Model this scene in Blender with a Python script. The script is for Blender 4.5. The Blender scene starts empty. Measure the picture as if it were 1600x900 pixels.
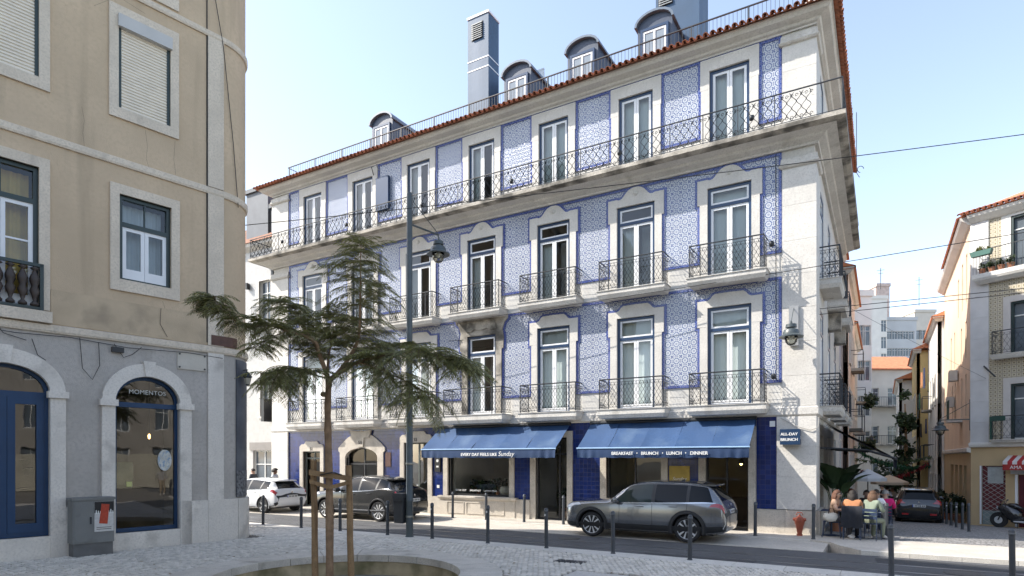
import bpy, bmesh, math, random
from mathutils import Vector, Matrix, noise
R=math.radians; PI=math.pi
rnd=random.Random(7)
scene=bpy.context.scene
COL=scene.collection
# ---------------------------------------------------------------- camera, sky, sun, exposure
# world frame: origin at the street corner of the tiled building, +x along its front (to the right), +y into it, z up
FOC=975.0; HOR=716.0; CAMX,CAMY,CAMZ=1.7034,-20.1921,2.3; YAW=R(30.7013)
cd=bpy.data.cameras.new('camera'); cam=bpy.data.objects.new('camera',cd); COL.objects.link(cam)
cd.sensor_fit='HORIZONTAL'; cd.sensor_width=36.0; cd.lens=FOC/1600*36.0
cd.shift_y=(HOR-450)/1600.0; cd.clip_start=.1; cd.clip_end=3000
cam.location=(CAMX,CAMY,CAMZ); cam.rotation_euler=(R(90),0,YAW)
scene.camera=cam
SUN_EL=R(41.5); SUN_AZ=math.atan2(-.372,-.697)        # direction to the sun in plan
w=bpy.data.worlds.new('World'); scene.world=w; w.use_nodes=True
nt=w.node_tree; nt.nodes.clear()
sky=nt.nodes.new('ShaderNodeTexSky'); sky.sky_type='NISHITA'; sky.sun_disc=False
sky.sun_elevation=SUN_EL; sky.sun_rotation=math.pi/2-SUN_AZ
sky.air_density=1.0; sky.dust_density=1.0; sky.ozone_density=.7; sky.altitude=50
bg=nt.nodes.new('ShaderNodeBackground'); bg.inputs['Strength'].default_value=.125
out=nt.nodes.new('ShaderNodeOutputWorld'); hsv=nt.nodes.new('ShaderNodeHueSaturation'); hsv.inputs['Saturation'].default_value=.80; nt.links.new(sky.outputs[0],hsv.inputs['Color']); nt.links.new(hsv.outputs[0],bg.inputs[0]); nt.links.new(bg.outputs[0],out.inputs[0])
sd=bpy.data.lights.new('sun','SUN'); sd.energy=2.7; sd.angle=R(.5); sd.color=(1,.94,.85)
sun=bpy.data.objects.new('sun',sd); COL.objects.link(sun)
sv=Vector((math.cos(SUN_EL)*math.cos(SUN_AZ),math.cos(SUN_EL)*math.sin(SUN_AZ),math.sin(SUN_EL)))
sun.rotation_euler=sv.to_track_quat('Z','Y').to_euler(); sun.location=(-20,-20,40)
scene.view_settings.view_transform='Standard'; scene.view_settings.look='None'; scene.view_settings.gamma=1
scene.view_settings.use_curve_mapping=False; scene.view_settings.exposure=1.63
scene.render.engine='CYCLES'; scene.cycles.max_bounces=8; scene.cycles.transparent_max_bounces=16

def pix(px,py,depth):
    """a point of the place seen at photo pixel (px,py), depth metres in front of the camera"""
    X=(px-800)/FOC*depth; Z=CAMZ+(HOR-py)/FOC*depth; c,s=math.cos(YAW),math.sin(YAW)
    return (CAMX+X*c-depth*s, CAMY+X*s+depth*c, Z)
def ground(px,py,z=0): return pix(px,py,(CAMZ-z)*FOC/(py-HOR))
def street_z(y): return -.055*max(0.0,y-1.0)

# ---------------------------------------------------------------- materials
MATS={}
def _n(nt,t,**k):
    n=nt.nodes.new(t)
    for a,b in k.items(): setattr(n,a,b)
    return n
def M(name,col,rough=.6,var=.12,scale=2.0,bump=0,bscale=30,metal=0,spec=.5,rand=0,stain=None,coat=0,streak=None,fine=0):
    if name in MATS: return MATS[name]
    m=bpy.data.materials.new(name); m.use_nodes=True; nt=m.node_tree; L=nt.links
    b=nt.nodes['Principled BSDF']; b.inputs['Roughness'].default_value=rough; b.inputs['Metallic'].default_value=metal
    b.inputs['Specular IOR Level'].default_value=spec; b.inputs['Coat Weight'].default_value=coat
    b.inputs['Coat Roughness'].default_value=.05
    tc=_n(nt,'ShaderNodeTexCoord'); co=tc.outputs['Object']
    def mix(a,c,f):
        x=_n(nt,'ShaderNodeMix',data_type='RGBA'); x.clamp_factor=True
        for s,v in ((6,a),(7,c)):
            if isinstance(v,tuple): x.inputs[s].default_value=(*v,1) if len(v)==3 else v
            else: L.new(v,x.inputs[s])
        if isinstance(f,(int,float)): x.inputs[0].default_value=f
        else: L.new(f,x.inputs[0])
        return x.outputs[2]
    def nz(sc,det=4,vec=None):
        x=_n(nt,'ShaderNodeTexNoise'); x.inputs['Scale'].default_value=sc; x.inputs['Detail'].default_value=det
        L.new(vec or co,x.inputs['Vector']); return x.outputs['Fac']
    def ramp(f,a,c):
        x=_n(nt,'ShaderNodeMapRange'); x.inputs[1].default_value=a; x.inputs[2].default_value=c; L.new(f,x.inputs[0]); return x.outputs[0]
    lo=tuple(max(0,c*(1-var)) for c in col); hi=tuple(min(1,c*(1+var)) for c in col)
    c=mix(lo,hi,ramp(nz(scale),.3,.7)) if var else None
    if c is None:
        rg=_n(nt,'ShaderNodeRGB'); rg.outputs[0].default_value=(*col,1); c=rg.outputs[0]
    if fine:
        c=mix(c,tuple(x*(1-fine) for x in col),ramp(nz(scale*14,6),.45,.7))
    if stain:                      # (colour, scale, low, high)
        c=mix(c,stain[0],ramp(nz(stain[1],8),stain[2],stain[3]))
    if streak:                     # vertical run-off streaks (colour, scale, low, high)
        mp=_n(nt,'ShaderNodeMapping'); mp.inputs['Scale'].default_value=(1,1,.09); L.new(co,mp.inputs[0])
        c=mix(c,streak[0],ramp(nz(streak[1],6,mp.outputs[0]),streak[2],streak[3]))
    if rand:
        oi=_n(nt,'ShaderNodeObjectInfo'); hs=_n(nt,'ShaderNodeHueSaturation'); L.new(c,hs.inputs['Color'])
        L.new(ramp(oi.outputs['Random'],0,1),hs.inputs['Value']); 
        mr=hs.inputs['Value'].links[0].from_node; mr.inputs[3].default_value=1-rand; mr.inputs[4].default_value=1+rand
        c=hs.outputs[0]
    L.new(c,b.inputs['Base Color'])
    if bump:
        bp=_n(nt,'ShaderNodeBump'); bp.inputs['Strength'].default_value=bump; bp.inputs['Distance'].default_value=.02
        L.new(nz(bscale,6),bp.inputs['Height']); L.new(bp.outputs[0],b.inputs['Normal'])
    MATS[name]=m; return m
def glass(name,tint=(.82,.9,.9),ior=1.5,rough=.01,boost=1.0):
    if name in MATS: return MATS[name]
    m=bpy.data.materials.new(name); m.use_nodes=True; nt=m.node_tree; nt.nodes.clear()
    o=_n(nt,'ShaderNodeOutputMaterial'); mx=_n(nt,'ShaderNodeMixShader'); t=_n(nt,'ShaderNodeBsdfTransparent'); g=_n(nt,'ShaderNodeBsdfGlossy')
    t.inputs[0].default_value=(*tint,1); g.inputs['Roughness'].default_value=rough
    fr=_n(nt,'ShaderNodeFresnel'); fr.inputs[0].default_value=ior
    ma=_n(nt,'ShaderNodeMath',operation='MULTIPLY'); ma.inputs[1].default_value=boost; ma.use_clamp=True
    tc=_n(nt,'ShaderNodeTexCoord'); nzs=_n(nt,'ShaderNodeTexNoise'); nzs.inputs['Scale'].default_value=1.3
    bp=_n(nt,'ShaderNodeBump'); bp.inputs['Strength'].default_value=.04; bp.inputs['Distance'].default_value=.05
    L=nt.links; L.new(tc.outputs['Object'],nzs.inputs['Vector']); L.new(nzs.outputs['Fac'],bp.inputs['Height']); L.new(bp.outputs[0],g.inputs['Normal'])
    L.new(fr.outputs[0],ma.inputs[0]); L.new(ma.outputs[0],mx.inputs[0]); L.new(t.outputs[0],mx.inputs[1]); L.new(g.outputs[0],mx.inputs[2]); L.new(mx.outputs[0],o.inputs[0])
    MATS[name]=m; return m
def azulejo(name,per,white,blue,axes=(0,2),kind=0,rough=.25):
    """glazed pictorial tiles: ring-and-flower motif on a lattice of period per"""
    m=bpy.data.materials.new(name); m.use_nodes=True; nt=m.node_tree; L=nt.links; b=nt.nodes['Principled BSDF']
    b.inputs['Roughness'].default_value=rough
    tc=_n(nt,'ShaderNodeTexCoord'); sp=_n(nt,'ShaderNodeSeparateXYZ'); L.new(tc.outputs['Object'],sp.inputs[0])
    def ma(op,a,c=None,clamp=False):
        x=_n(nt,'ShaderNodeMath',operation=op); x.use_clamp=clamp
        for i,v in ((0,a),(1,c)):
            if v is None: continue
            if isinstance(v,(int,float)): x.inputs[i].default_value=v
            else: L.new(v,x.inputs[i])
        return x.outputs[0]
    U=ma('DIVIDE',sp.outputs[axes[0]],per); V=ma('DIVIDE',sp.outputs[axes[1]],per)
    fu=ma('SUBTRACT',ma('FRACT',U),.5); fv=ma('SUBTRACT',ma('FRACT',V),.5)
    def rad(a,c): return ma('SQRT',ma('ADD',ma('MULTIPLY',a,a),ma('MULTIPLY',c,c)))
    r=rad(fu,fv)
    gu=ma('SUBTRACT',.5,ma('ABSOLUTE',fu)); gv=ma('SUBTRACT',.5,ma('ABSOLUTE',fv)); q=rad(gu,gv)
    ang=ma('ARCTAN2',fv,fu); pet=ma('COSINE',ma('MULTIPLY',ang,8))
    def band(x,c,w): return ma('LESS_THAN',ma('ABSOLUTE',ma('SUBTRACT',x,c)),w)
    if kind==0:
        ring=band(ma('ADD',r,ma('MULTIPLY',pet,.02)),.32,.05); dot=ma('LESS_THAN',r,.11); hole=ma('LESS_THAN',r,.05)
        fl=ma('LESS_THAN',ma('ADD',q,ma('MULTIPLY',ma('COSINE',ma('MULTIPLY',ma('ARCTAN2',gv,gu),4)),.07)),.17)
        edge=ma('MULTIPLY',ma('LESS_THAN',ma('MINIMUM',gu,gv),.05),ma('GREATER_THAN',q,.28))
        k=ma('MAXIMUM',ma('MAXIMUM',ring,ma('SUBTRACT',dot,hole,True)),ma('MAXIMUM',fl,edge))
    elif kind==1:
        k=ma('MAXIMUM',ma('LESS_THAN',r,.2),ma('LESS_THAN',ma('MINIMUM',gu,gv),.07))
    else:                          # border strip tiles: blue with small pale dashes
        k=ma('SUBTRACT',1,ma('MULTIPLY',band(r,.3,.05),.8))
    nz=_n(nt,'ShaderNodeTexNoise'); nz.inputs['Scale'].default_value=9; L.new(tc.outputs['Object'],nz.inputs['Vector'])
    k=ma('MULTIPLY',k,ma('ADD',.62,ma('MULTIPLY',nz.outputs['Fac'],.55),True),True)
    mx=_n(nt,'ShaderNodeMix',data_type='RGBA'); mx.inputs[6].default_value=(*white,1); mx.inputs[7].default_value=(*blue,1); L.new(k,mx.inputs[0])
    half=per/2 if kind==0 else per
    ju=ma('ABSOLUTE',ma('SUBTRACT',ma('FRACT',ma('DIVIDE',sp.outputs[axes[0]],half)),.5)); jv=ma('ABSOLUTE',ma('SUBTRACT',ma('FRACT',ma('DIVIDE',sp.outputs[axes[1]],half)),.5))
    j=ma('GREATER_THAN',ma('MAXIMUM',ju,jv),.487)
    m2=_n(nt,'ShaderNodeMix',data_type='RGBA'); L.new(j,m2.inputs[0]); L.new(mx.outputs[2],m2.inputs[6]); m2.inputs[7].default_value=(.6,.6,.62,1)
    n2=_n(nt,'ShaderNodeTexNoise'); n2.inputs['Scale'].default_value=.8; n2.inputs['Detail'].default_value=7; L.new(tc.outputs['Object'],n2.inputs['Vector'])
    m3=_n(nt,'ShaderNodeMix',data_type='RGBA'); m3.blend_type='MULTIPLY'; m3.inputs[0].default_value=1
    rp=_n(nt,'ShaderNodeMapRange'); rp.inputs[1].default_value=.3; rp.inputs[2].default_value=.7; rp.inputs[3].default_value=.84; rp.inputs[4].default_value=1.06; L.new(n2.outputs['Fac'],rp.inputs[0])
    cc=_n(nt,'ShaderNodeCombineColor'); [L.new(rp.outputs[0],cc.inputs[i]) for i in range(3)]
    L.new(m2.outputs[2],m3.inputs[6]); L.new(cc.outputs[0],m3.inputs[7]); L.new(m3.outputs[2],b.inputs['Base Color'])
    bp=_n(nt,'ShaderNodeBump'); bp.inputs['Strength'].default_value=.35; bp.inputs['Distance'].default_value=.004; bp.invert=True; L.new(j,bp.inputs['Height']); L.new(bp.outputs[0],b.inputs['Normal'])
    MATS[name]=m; return m
def solid_tiles(name,col,sx,sz,grout,axes=(0,2),rough=.2,var=.25):
    """plain glazed tiles with grout joints, each tile its own shade"""
    m=bpy.data.materials.new(name); m.use_nodes=True; nt=m.node_tree; L=nt.links; b=nt.nodes['Principled BSDF']; b.inputs['Roughness'].default_value=rough
    tc=_n(nt,'ShaderNodeTexCoord'); sp=_n(nt,'ShaderNodeSeparateXYZ'); L.new(tc.outputs['Object'],sp.inputs[0])
    cb=_n(nt,'ShaderNodeCombineXYZ'); L.new(sp.outputs[axes[0]],cb.inputs[0]); L.new(sp.outputs[axes[1]],cb.inputs[1])
    br=_n(nt,'ShaderNodeTexBrick'); br.offset=0; br.squash=1; L.new(cb.outputs[0],br.inputs['Vector'])
    br.inputs['Scale'].default_value=1; br.inputs['Brick Width'].default_value=sx; br.inputs['Row Height'].default_value=sz; br.inputs['Mortar Size'].default_value=.007
    br.inputs['Mortar Smooth'].default_value=.2; br.inputs['Bias'].default_value=0
    br.inputs['Color1'].default_value=(*[c*(1-var) for c in col],1); br.inputs['Color2'].default_value=(*[c*(1+var) for c in col],1); br.inputs['Mortar'].default_value=(*grout,1)
    L.new(br.outputs['Color'],b.inputs['Base Color'])
    bp=_n(nt,'ShaderNodeBump'); bp.inputs['Strength'].default_value=.5; bp.inputs['Distance'].default_value=.004; bp.invert=True; L.new(br.outputs['Fac'],bp.inputs['Height']); L.new(bp.outputs[0],b.inputs['Normal'])
    MATS[name]=m; return m
def emis(name,col,st):
    m=bpy.data.materials.new(name); m.use_nodes=True; b=m.node_tree.nodes['Principled BSDF']
    b.inputs['Emission Color'].default_value=(*col,1); b.inputs['Emission Strength'].default_value=st; b.inputs['Base Color'].default_value=(*col,1); MATS[name]=m; return m

stone=M('limestone',(.60,.575,.53),.75,.12,1.6,.4,22,fine=.2,streak=((.33,.305,.265),2.6,.58,.84))
stone_dirty=M('weathered_limestone',(.46,.42,.36),.85,.18,1.8,.6,16,fine=.3,stain=((.10,.092,.078),1.5,.42,.62))
stone_white=M('painted_stone',(.62,.60,.56),.7,.10,1.2,.35,24,fine=.16,streak=((.42,.39,.345),2.2,.60,.88))
stone_plinth=M('plinth_stone',(.52,.47,.40),.7,.14,2.2,.3,26,fine=.22,stain=((.30,.27,.22),2.6,.55,.8))
blue_frame=M('navy_paint',(.018,.045,.105),.35,.1,3)
white_paint=M('white_joinery',(.74,.75,.76),.4,.04,3)
iron=M('wrought_iron',(.022,.026,.032),.5,.2,6)
tile_main=azulejo('azulejo_tiles',.28,(.50,.53,.57),(.045,.078,.235))
tile_border=azulejo('azulejo_border',.14,(.22,.28,.48),(.010,.028,.22),kind=2)
tile_blue=solid_tiles('blue_glazed_tiles',(.013,.028,.135),.15,.15,(.03,.044,.13),rough=.15)
terracotta=M('terracotta',(.36,.125,.062),.8,.25,6,.3,40,rand=.22,stain=((.16,.08,.055),7,.5,.75))
pane_glass=glass('window_glass',(.88,.92,.915),1.5,.01,1.7)
blind_white=M('white_blind',(.67,.705,.69),.9,.03,1.5)
room_mat=M('room_plaster',(.55,.52,.48),.9,.1,1)
zinc=M('zinc_blue',(.045,.062,.098),.45,.12,3,.1,8)
tower_blue=M('blue_cladding',(.028,.070,.135),.5,.10,1.2,.1,6,streak=((.06,.105,.175),1.6,.55,.8))

# ---------------------------------------------------------------- mesh helpers
class MB:
    def __init__(s): s.v=[]; s.f=[]; s.m=[]
    def vs(s,pts): i=len(s.v); s.v.extend(tuple(p) for p in pts); return i
    def face(s,pts,mi=0): i=s.vs(pts); s.f.append(tuple(range(i,i+len(pts)))); s.m.append(mi)
    def box(s,x0,x1,y0,y1,z0,z1,mi=0):
        i=s.vs([(x0,y0,z0),(x1,y0,z0),(x1,y1,z0),(x0,y1,z0),(x0,y0,z1),(x1,y0,z1),(x1,y1,z1),(x0,y1,z1)])
        for q in ((3,2,1,0),(4,5,6,7),(0,1,5,4),(1,2,6,5),(2,3,7,6),(3,0,4,7)): s.f.append(tuple(i+k for k in q)); s.m.append(mi)
    def prism(s,poly,y0,y1,mi=0):
        """polygon in (x,z), counter-clockwise seen from -y, extruded y0 (front) to y1"""
        n=len(poly); i=s.vs([(x,y0,z) for x,z in poly]+[(x,y1,z) for x,z in poly])
        s.f.append(tuple(range(i,i+n))); s.m.append(mi); s.f.append(tuple(range(i+2*n-1,i+n-1,-1))); s.m.append(mi)
        for k in range(n): s.f.append((i+(k+1)%n,i+k,i+n+k,i+n+(k+1)%n)); s.m.append(mi)
    def slab(s,poly,z0,z1,mi=0):
        n=len(poly); i=s.vs([(x,y,z1) for x,y in poly]+[(x,y,z0) for x,y in poly])
        s.f.append(tuple(range(i,i+n))); s.m.append(mi); s.f.append(tuple(range(i+2*n-1,i+n-1,-1))); s.m.append(mi)
        for k in range(n): s.f.append((i+(k+1)%n,i+k,i+n+k,i+n+(k+1)%n)); s.m.append(mi)
    def tube(s,pts,r,n=6,mi=0,cap=True,up=None):
        pts=[Vector(p) for p in pts]; k=len(pts); rr=r if isinstance(r,(list,tuple)) else [r]*k
        d0=(pts[1]-pts[0]).normalized(); u=Vector((0,0,1)) if abs(d0.z)<.9 else Vector((1,0,0))
        if up: u=Vector(up)
        a=d0.cross(u).normalized(); base=len(s.v)
        for j in range(k):
            d=(pts[min(j+1,k-1)]-pts[max(j-1,0)]).normalized()
            a=(a-d*a.dot(d)); a=a.normalized() if a.length>1e-6 else d.orthogonal().normalized(); b=d.cross(a)
            for q in range(n):
                t=2*PI*(q+.5)/n; s.v.append(tuple(pts[j]+(a*math.cos(t)+b*math.sin(t))*rr[j]))
        for j in range(k-1):
            for q in range(n):
                p=base+j*n+q; p2=base+j*n+(q+1)%n; s.f.append((p,p2,p2+n,p+n)); s.m.append(mi)
        if cap: s.f.append(tuple(base+q for q in reversed(range(n)))); s.m.append(mi); s.f.append(tuple(base+(k-1)*n+q for q in range(n))); s.m.append(mi)
    def lathe(s,prof,n=16,c=(0,0,0),mi=0,axis='z'):
        base=len(s.v)
        for r,z in prof:
            for q in range(n):
                t=2*PI*q/n; x,y=r*math.cos(t),r*math.sin(t)
                p={'z':(x,y,z),'y':(x,z,y),'x':(z,x,y)}[axis]; s.v.append((c[0]+p[0],c[1]+p[1],c[2]+p[2]))
        fl=axis=='y'
        for j in range(len(prof)-1):
            for q in range(n):
                p=base+j*n+q; p2=base+j*n+(q+1)%n; f=(p,p2,p2+n,p+n); s.f.append(f[::-1] if fl else f); s.m.append(mi)
        for j,e in ((0,0),(len(prof)-1,1)):
            if prof[j][0]>1e-4:
                f=tuple(base+j*n+q for q in range(n)); s.f.append(f if (e==1)!=fl else f[::-1]); s.m.append(mi)
    def sweep(s,path,prof,mi=0,closed=False,caps=True):
        """moulding: profile (outward offset, z) swept along a plan path; outward is to the right of travel"""
        n=len(path); P=[Vector((p[0],p[1])) for p in path]; k=len(prof); base=len(s.v)
        for j in range(n):
            a=P[j-1] if (j>0 or closed) else None; c=P[(j+1)%n] if (j<n-1 or closed) else None
            d1=(P[j]-a).normalized() if a is not None else None; d2=(c-P[j]).normalized() if c is not None else None
            if d1 is None: d1=d2
            if d2 is None: d2=d1
            n1=Vector((d1.y,-d1.x)); n2=Vector((d2.y,-d2.x)); m_=(n1+n2); m_=m_/max(.2,(1+n1.dot(n2)))
            for o,z in prof: q=P[j]+m_*o; s.v.append((q.x,q.y,z))
        for j in range(n if closed else n-1):
            j2=(j+1)%n
            for q in range(k):
                q2=(q+1)%k; s.f.append((base+j*k+q,base+j*k+q2,base+j2*k+q2,base+j2*k+q)); s.m.append(mi)
        if caps and not closed: s.f.append(tuple(base+q for q in reversed(range(k)))); s.m.append(mi); s.f.append(tuple(base+(n-1)*k+q for q in range(k))); s.m.append(mi)
    def add(s,o,mat=None,mi=None):
        b=len(s.v); s.v.extend(tuple(mat@Vector(p)) if mat else p for p in o.v)
        s.f.extend(tuple(b+k for k in f) for f in o.f); s.m.extend(o.m if mi is None else [mi]*len(o.m))
    def mesh(s,name,mats,smooth=False,fix=True):
        me=bpy.data.meshes.new(name); me.from_pydata(s.v,[],s.f)
        for m in (mats if isinstance(mats,(list,tuple)) else [mats]): me.materials.append(m)
        if any(s.m): me.polygons.foreach_set('material_index',s.m)
        if fix:
            bm=bmesh.new(); bm.from_mesh(me); bmesh.ops.recalc_face_normals(bm,faces=bm.faces); bm.to_mesh(me); bm.free()
        if smooth:
            me.polygons.foreach_set('use_smooth',[True]*len(me.polygons))
            if smooth is not True: me.set_sharp_from_angle(angle=R(smooth))
        me.update(); return me
def inst(name,me,parent=None,loc=(0,0,0),rot=(0,0,0),sc=None):
    o=bpy.data.objects.new(name,me); COL.objects.link(o); o.location=loc; o.rotation_euler=rot
    if sc: o.scale=sc if isinstance(sc,(tuple,list)) else (sc,)*3
    if parent: o.parent=parent
    return o
def part(name,mb,mats,parent=None,smooth=False,loc=(0,0,0),rot=(0,0,0),fix=True): return inst(name,mb.mesh(name,mats,smooth,fix),parent,loc,rot)
def tag(o,label=None,cat=None,group=None,kind=None):
    if label: o['label']=label
    if cat: o['category']=cat
    if group: o['group']=group
    if kind: o['kind']=kind
    return o
def thing(name,label,cat,loc=(0,0,0),rz=0,group=None):
    o=bpy.data.objects.new(name,None); COL.objects.link(o); o.location=loc; o.rotation_euler=(0,0,rz); o.empty_display_size=.2
    return tag(o,label,cat,group)
def copy_tree(o,parent=None):
    c=o.copy(); COL.objects.link(c); c.parent=parent
    for ch in list(o.children): copy_tree(ch,c)
    return c
def wall_grid(mb,x0,x1,z0,z1,holes,y=0,depth=.3,mi=0,rmi=None,back=False):
    """flat wall sheet at y with rectangular openings (x0,x1,z0,z1) and reveals of the given depth"""
    xs=sorted({x0,x1,*[h[0] for h in holes],*[h[1] for h in holes]}); zs=sorted({z0,z1,*[h[2] for h in holes],*[h[3] for h in holes]})
    xs=[x for x in xs if x0-1e-6<=x<=x1+1e-6]; zs=[z for z in zs if z0-1e-6<=z<=z1+1e-6]
    for a,b in zip(xs,xs[1:]):
        for c,d in zip(zs,zs[1:]):
            mx,mz=(a+b)/2,(c+d)/2
            if any(h[0]<mx<h[1] and h[2]<mz<h[3] for h in holes): continue
            mb.face([(a,y,c),(b,y,c),(b,y,d),(a,y,d)],mi)
    r=mi if rmi is None else rmi
    if depth:
        for a,b,c,d in holes:
            mb.face([(a,y,c),(a,y,d),(a,y+depth,d),(a,y+depth,c)],r); mb.face([(b,y,d),(b,y,c),(b,y+depth,c),(b,y+depth,d)],r)
            mb.face([(a,y,d),(b,y,d),(b,y+depth,d),(a,y+depth,d)],r); mb.face([(a,y,c),(a,y+depth,c),(b,y+depth,c),(b,y,c)],r)
def ribbon(mb,path,w,y0,y1,mi=0):
    """strip of width w along a path in (x,z), outer side to the left of travel"""
    n=len(path); P=[Vector(p) for p in path]; A=[];B=[]
    for j in range(n):
        d1=(P[j]-P[j-1]).normalized() if j>0 else (P[1]-P[0]).normalized(); d2=(P[j+1]-P[j]).normalized() if j<n-1 else d1
        n1=Vector((-d1.y,d1.x)); n2=Vector((-d2.y,d2.x)); m_=(n1+n2)/max(.35,1+n1.dot(n2)); A.append(P[j]); B.append(P[j]+m_*w)
    for j in range(n-1):
        mb.prism([tuple(A[j]),tuple(A[j+1]),tuple(B[j+1]),tuple(B[j])],y0,y1,mi)
FONT=None
def text_mesh(txt,size,mat,extrude=.004,bold=0,shear=0,align='CENTER',space=1.0,fit=None):
    cu=bpy.data.curves.new('txt','FONT'); cu.body=txt; cu.size=size; cu.extrude=extrude; cu.align_x=align; cu.align_y='CENTER'; cu.offset=0; cu.shear=shear; cu.space_character=space
    o=bpy.data.objects.new('txt',cu); COL.objects.link(o); dg=bpy.context.evaluated_depsgraph_get(); me=bpy.data.meshes.new_from_object(o.evaluated_get(dg))
    bpy.data.objects.remove(o); me.materials.clear(); me.materials.append(mat)
    if bold:
        bm=bmesh.new(); bm.from_mesh(me)
        for k,(ox,oy) in enumerate(((bold,0),(-bold,0),(0,bold*.6))):
            g=bmesh.ops.duplicate(bm,geom=[e for e in list(bm.verts)[:len(me.vertices)]+list(bm.edges)[:len(me.edges)]+list(bm.faces)[:len(me.polygons)]])
            bmesh.ops.translate(bm,verts=[e for e in g['geom'] if isinstance(e,bmesh.types.BMVert)],vec=(ox,oy,.0004*(k+1)))
        bm.to_mesh(me); bm.free()
    if fit:
        xs=[v.co.x for v in me.vertices]; k=fit/(max(xs)-min(xs))
        for v in me.vertices: v.co.x*=k; v.co.y*=k
    return me
def bake(o):
    """apply an object's modifiers and return the mesh"""
    dg=bpy.context.evaluated_depsgraph_get(); return bpy.data.meshes.new_from_object(o.evaluated_get(dg))
# ---------------------------------------------------------------- the blue tiled corner building
BX0=-23.76; BD=12.0
BAYS=[-2.40,-5.43,-8.52,-11.63,-14.74,-17.86,-21.0]
bld=thing('tiled_corner_building','four storey corner building clad in blue and white patterned tiles with iron balconies','building')
FR=[(BX0,6.0),(BX0,0.0),(0.0,0.0),(0.0,BD)]         # plan path, outward on the right of travel
# window openings per floor: (z0, z1, half width)
FL1=(3.96,7.05,.66); FL2=(7.94,10.82,.66); FL3=(11.90,14.52,.60)
GO=[(-3.12,-1.83,.05,3.05),(-6.48,-4.55,.05,3.05),(-9.25,-7.97,.05,3.05),(-13.24,-10.37,.82,3.05),(-15.50,-14.24,.05,2.95),(-18.88,-16.97,.05,2.75),(-21.63,-20.48,.05,2.62)]
holes=[(b-h,b+h,a,c) for b in BAYS for a,c,h in (FL1,FL2,FL3)]+GO
SB=[2.5,5.7,8.9]                                     # bays of the side front
mb=MB(); wall_grid(mb,BX0,0,0,15.2,holes,0,.28)
part('front_wall',mb,stone_white,bld)
mb=MB(); wall_grid(mb,0,BD,0,15.2,[(b-.6,b+.6,a,c) for b in SB for a,c,h in (FL1,FL2,FL3)]+[(b-.7,b+.7,.05,3.05) for b in SB],0,.28)
part('side_wall',mb,stone_white,bld,rot=(0,0,R(90)))
mb=MB(); mb.face([(BX0,0,0),(BX0,BD,0),(BX0,BD,15.2),(BX0,0,15.2)]); mb.face([(BX0,BD,0),(0,BD,0),(0,BD,15.2),(BX0,BD,15.2)]); part('rear_wall',mb,stone_white,bld)
# rooms behind the windows
mb=MB()
for z in (.02,3.78,7.78,11.74,15.15): mb.box(BX0+.3,-.3,.3,BD-.3,z-.12,z)
mb.box(BX0+.3,-4.6,4.6,4.75,.02,15.0)
for x in [-23.3]+[(a+b)/2 for a,b in zip(BAYS,BAYS[1:])]: mb.box(x-.06,x+.06,.32,4.6,.02,15.0)
part('rooms',mb,room_mat,bld)
# corner pilasters, built of stone blocks with capitals
PB=[(.78,1.75),(1.75,2.65),(2.65,3.54),(3.84,4.75),(4.75,5.75),(5.75,6.75),(6.75,7.75),(7.75,8.75),(8.75,9.8),(9.8,10.9),(11.95,12.9),(12.9,13.8),(13.8,14.6)]
for (xa,xb) in ((-.87,.05),(BX0-.05,-22.66)):
    for i,(za,zb) in enumerate(PB):
        mb=MB(); mb.box(xa-(.15 if zb<3.6 else 0) if xa>-5 else xa,xb,-.07-(.03 if zb<3.6 else 0),.95 if xb>0 else .4,za+.003,zb-.003)
        part('pilaster_block',mb,M('limestone_block',(.62,.595,.55),.72,.10,1.7,.35,20,fine=.16,rand=.045,streak=((.42,.39,.34),2.2,.62,.9)),bld)
    for z in (10.9,14.55):
        mb=MB(); mb.sweep([(xa,.0),(xa,-.07),(xb,-.07),(xb,.95)] if xb>0 else [(xa,.4),(xa,-.07),(xb,-.07),(xb,0)],[(0,z),(.06,z+.02),(.10,z+.07),(.05,z+.12),(.03,z+.30),(0,z+.30)]); part('capital',mb,stone,bld)
# plinth stones (two courses of slabs) between the ground floor openings
edges=[0.05]+[v for g in GO for v in (g[1]+.21,g[0]-.21)]+[BX0-.03]
plx=[(0.08,-.78),(-.78,-1.62)]
segs=[(edges[i],edges[i+1]) for i in range(0,len(edges)-1,2)]
for (a,b) in segs:
    L=abs(a-b)
    if L<.06: continue
    n=max(1,round(L/1.0))
    for k in range(n):
        xa=a+(b-a)*k/n; xb=a+(b-a)*(k+1)/n; mb=MB(); mb.box(min(xa,xb)+.003,max(xa,xb)-.003,-.14,.02,0,.76)
        part('plinth_stone',mb,stone_plinth,bld)
for k in range(4):                                   # plinth round the corner
    mb=MB(); mb.box(-.02,.14,.02+k*.45+.003,.02+(k+1)*.45-.003,0,.76); part('plinth_stone',mb,stone_plinth,bld)
# blue glazed tile fields of the ground floor
for (a,b) in segs[1:]:
    if abs(a-b)<.06: continue
    lo,hi=min(a,b),max(a,b)
    if lo<BX0+.5: lo=-22.66
    if hi-lo<.05: continue
    mb=MB(); mb.box(lo,hi,-.022,.0,.77,3.56); part('tile_field',mb,tile_blue,bld)
mb=MB(); mb.box(-1.60,-1.03,-.024,0,.77,3.56); part('tile_field',mb,tile_blue,bld)
for g in GO:                                         # blue tiles over the lintels
    mb=MB(); mb.box(g[0]-.21,g[1]+.21,-.02,0,g[3]+.2,3.56); part('tile_field',mb,tile_blue,bld)
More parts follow.
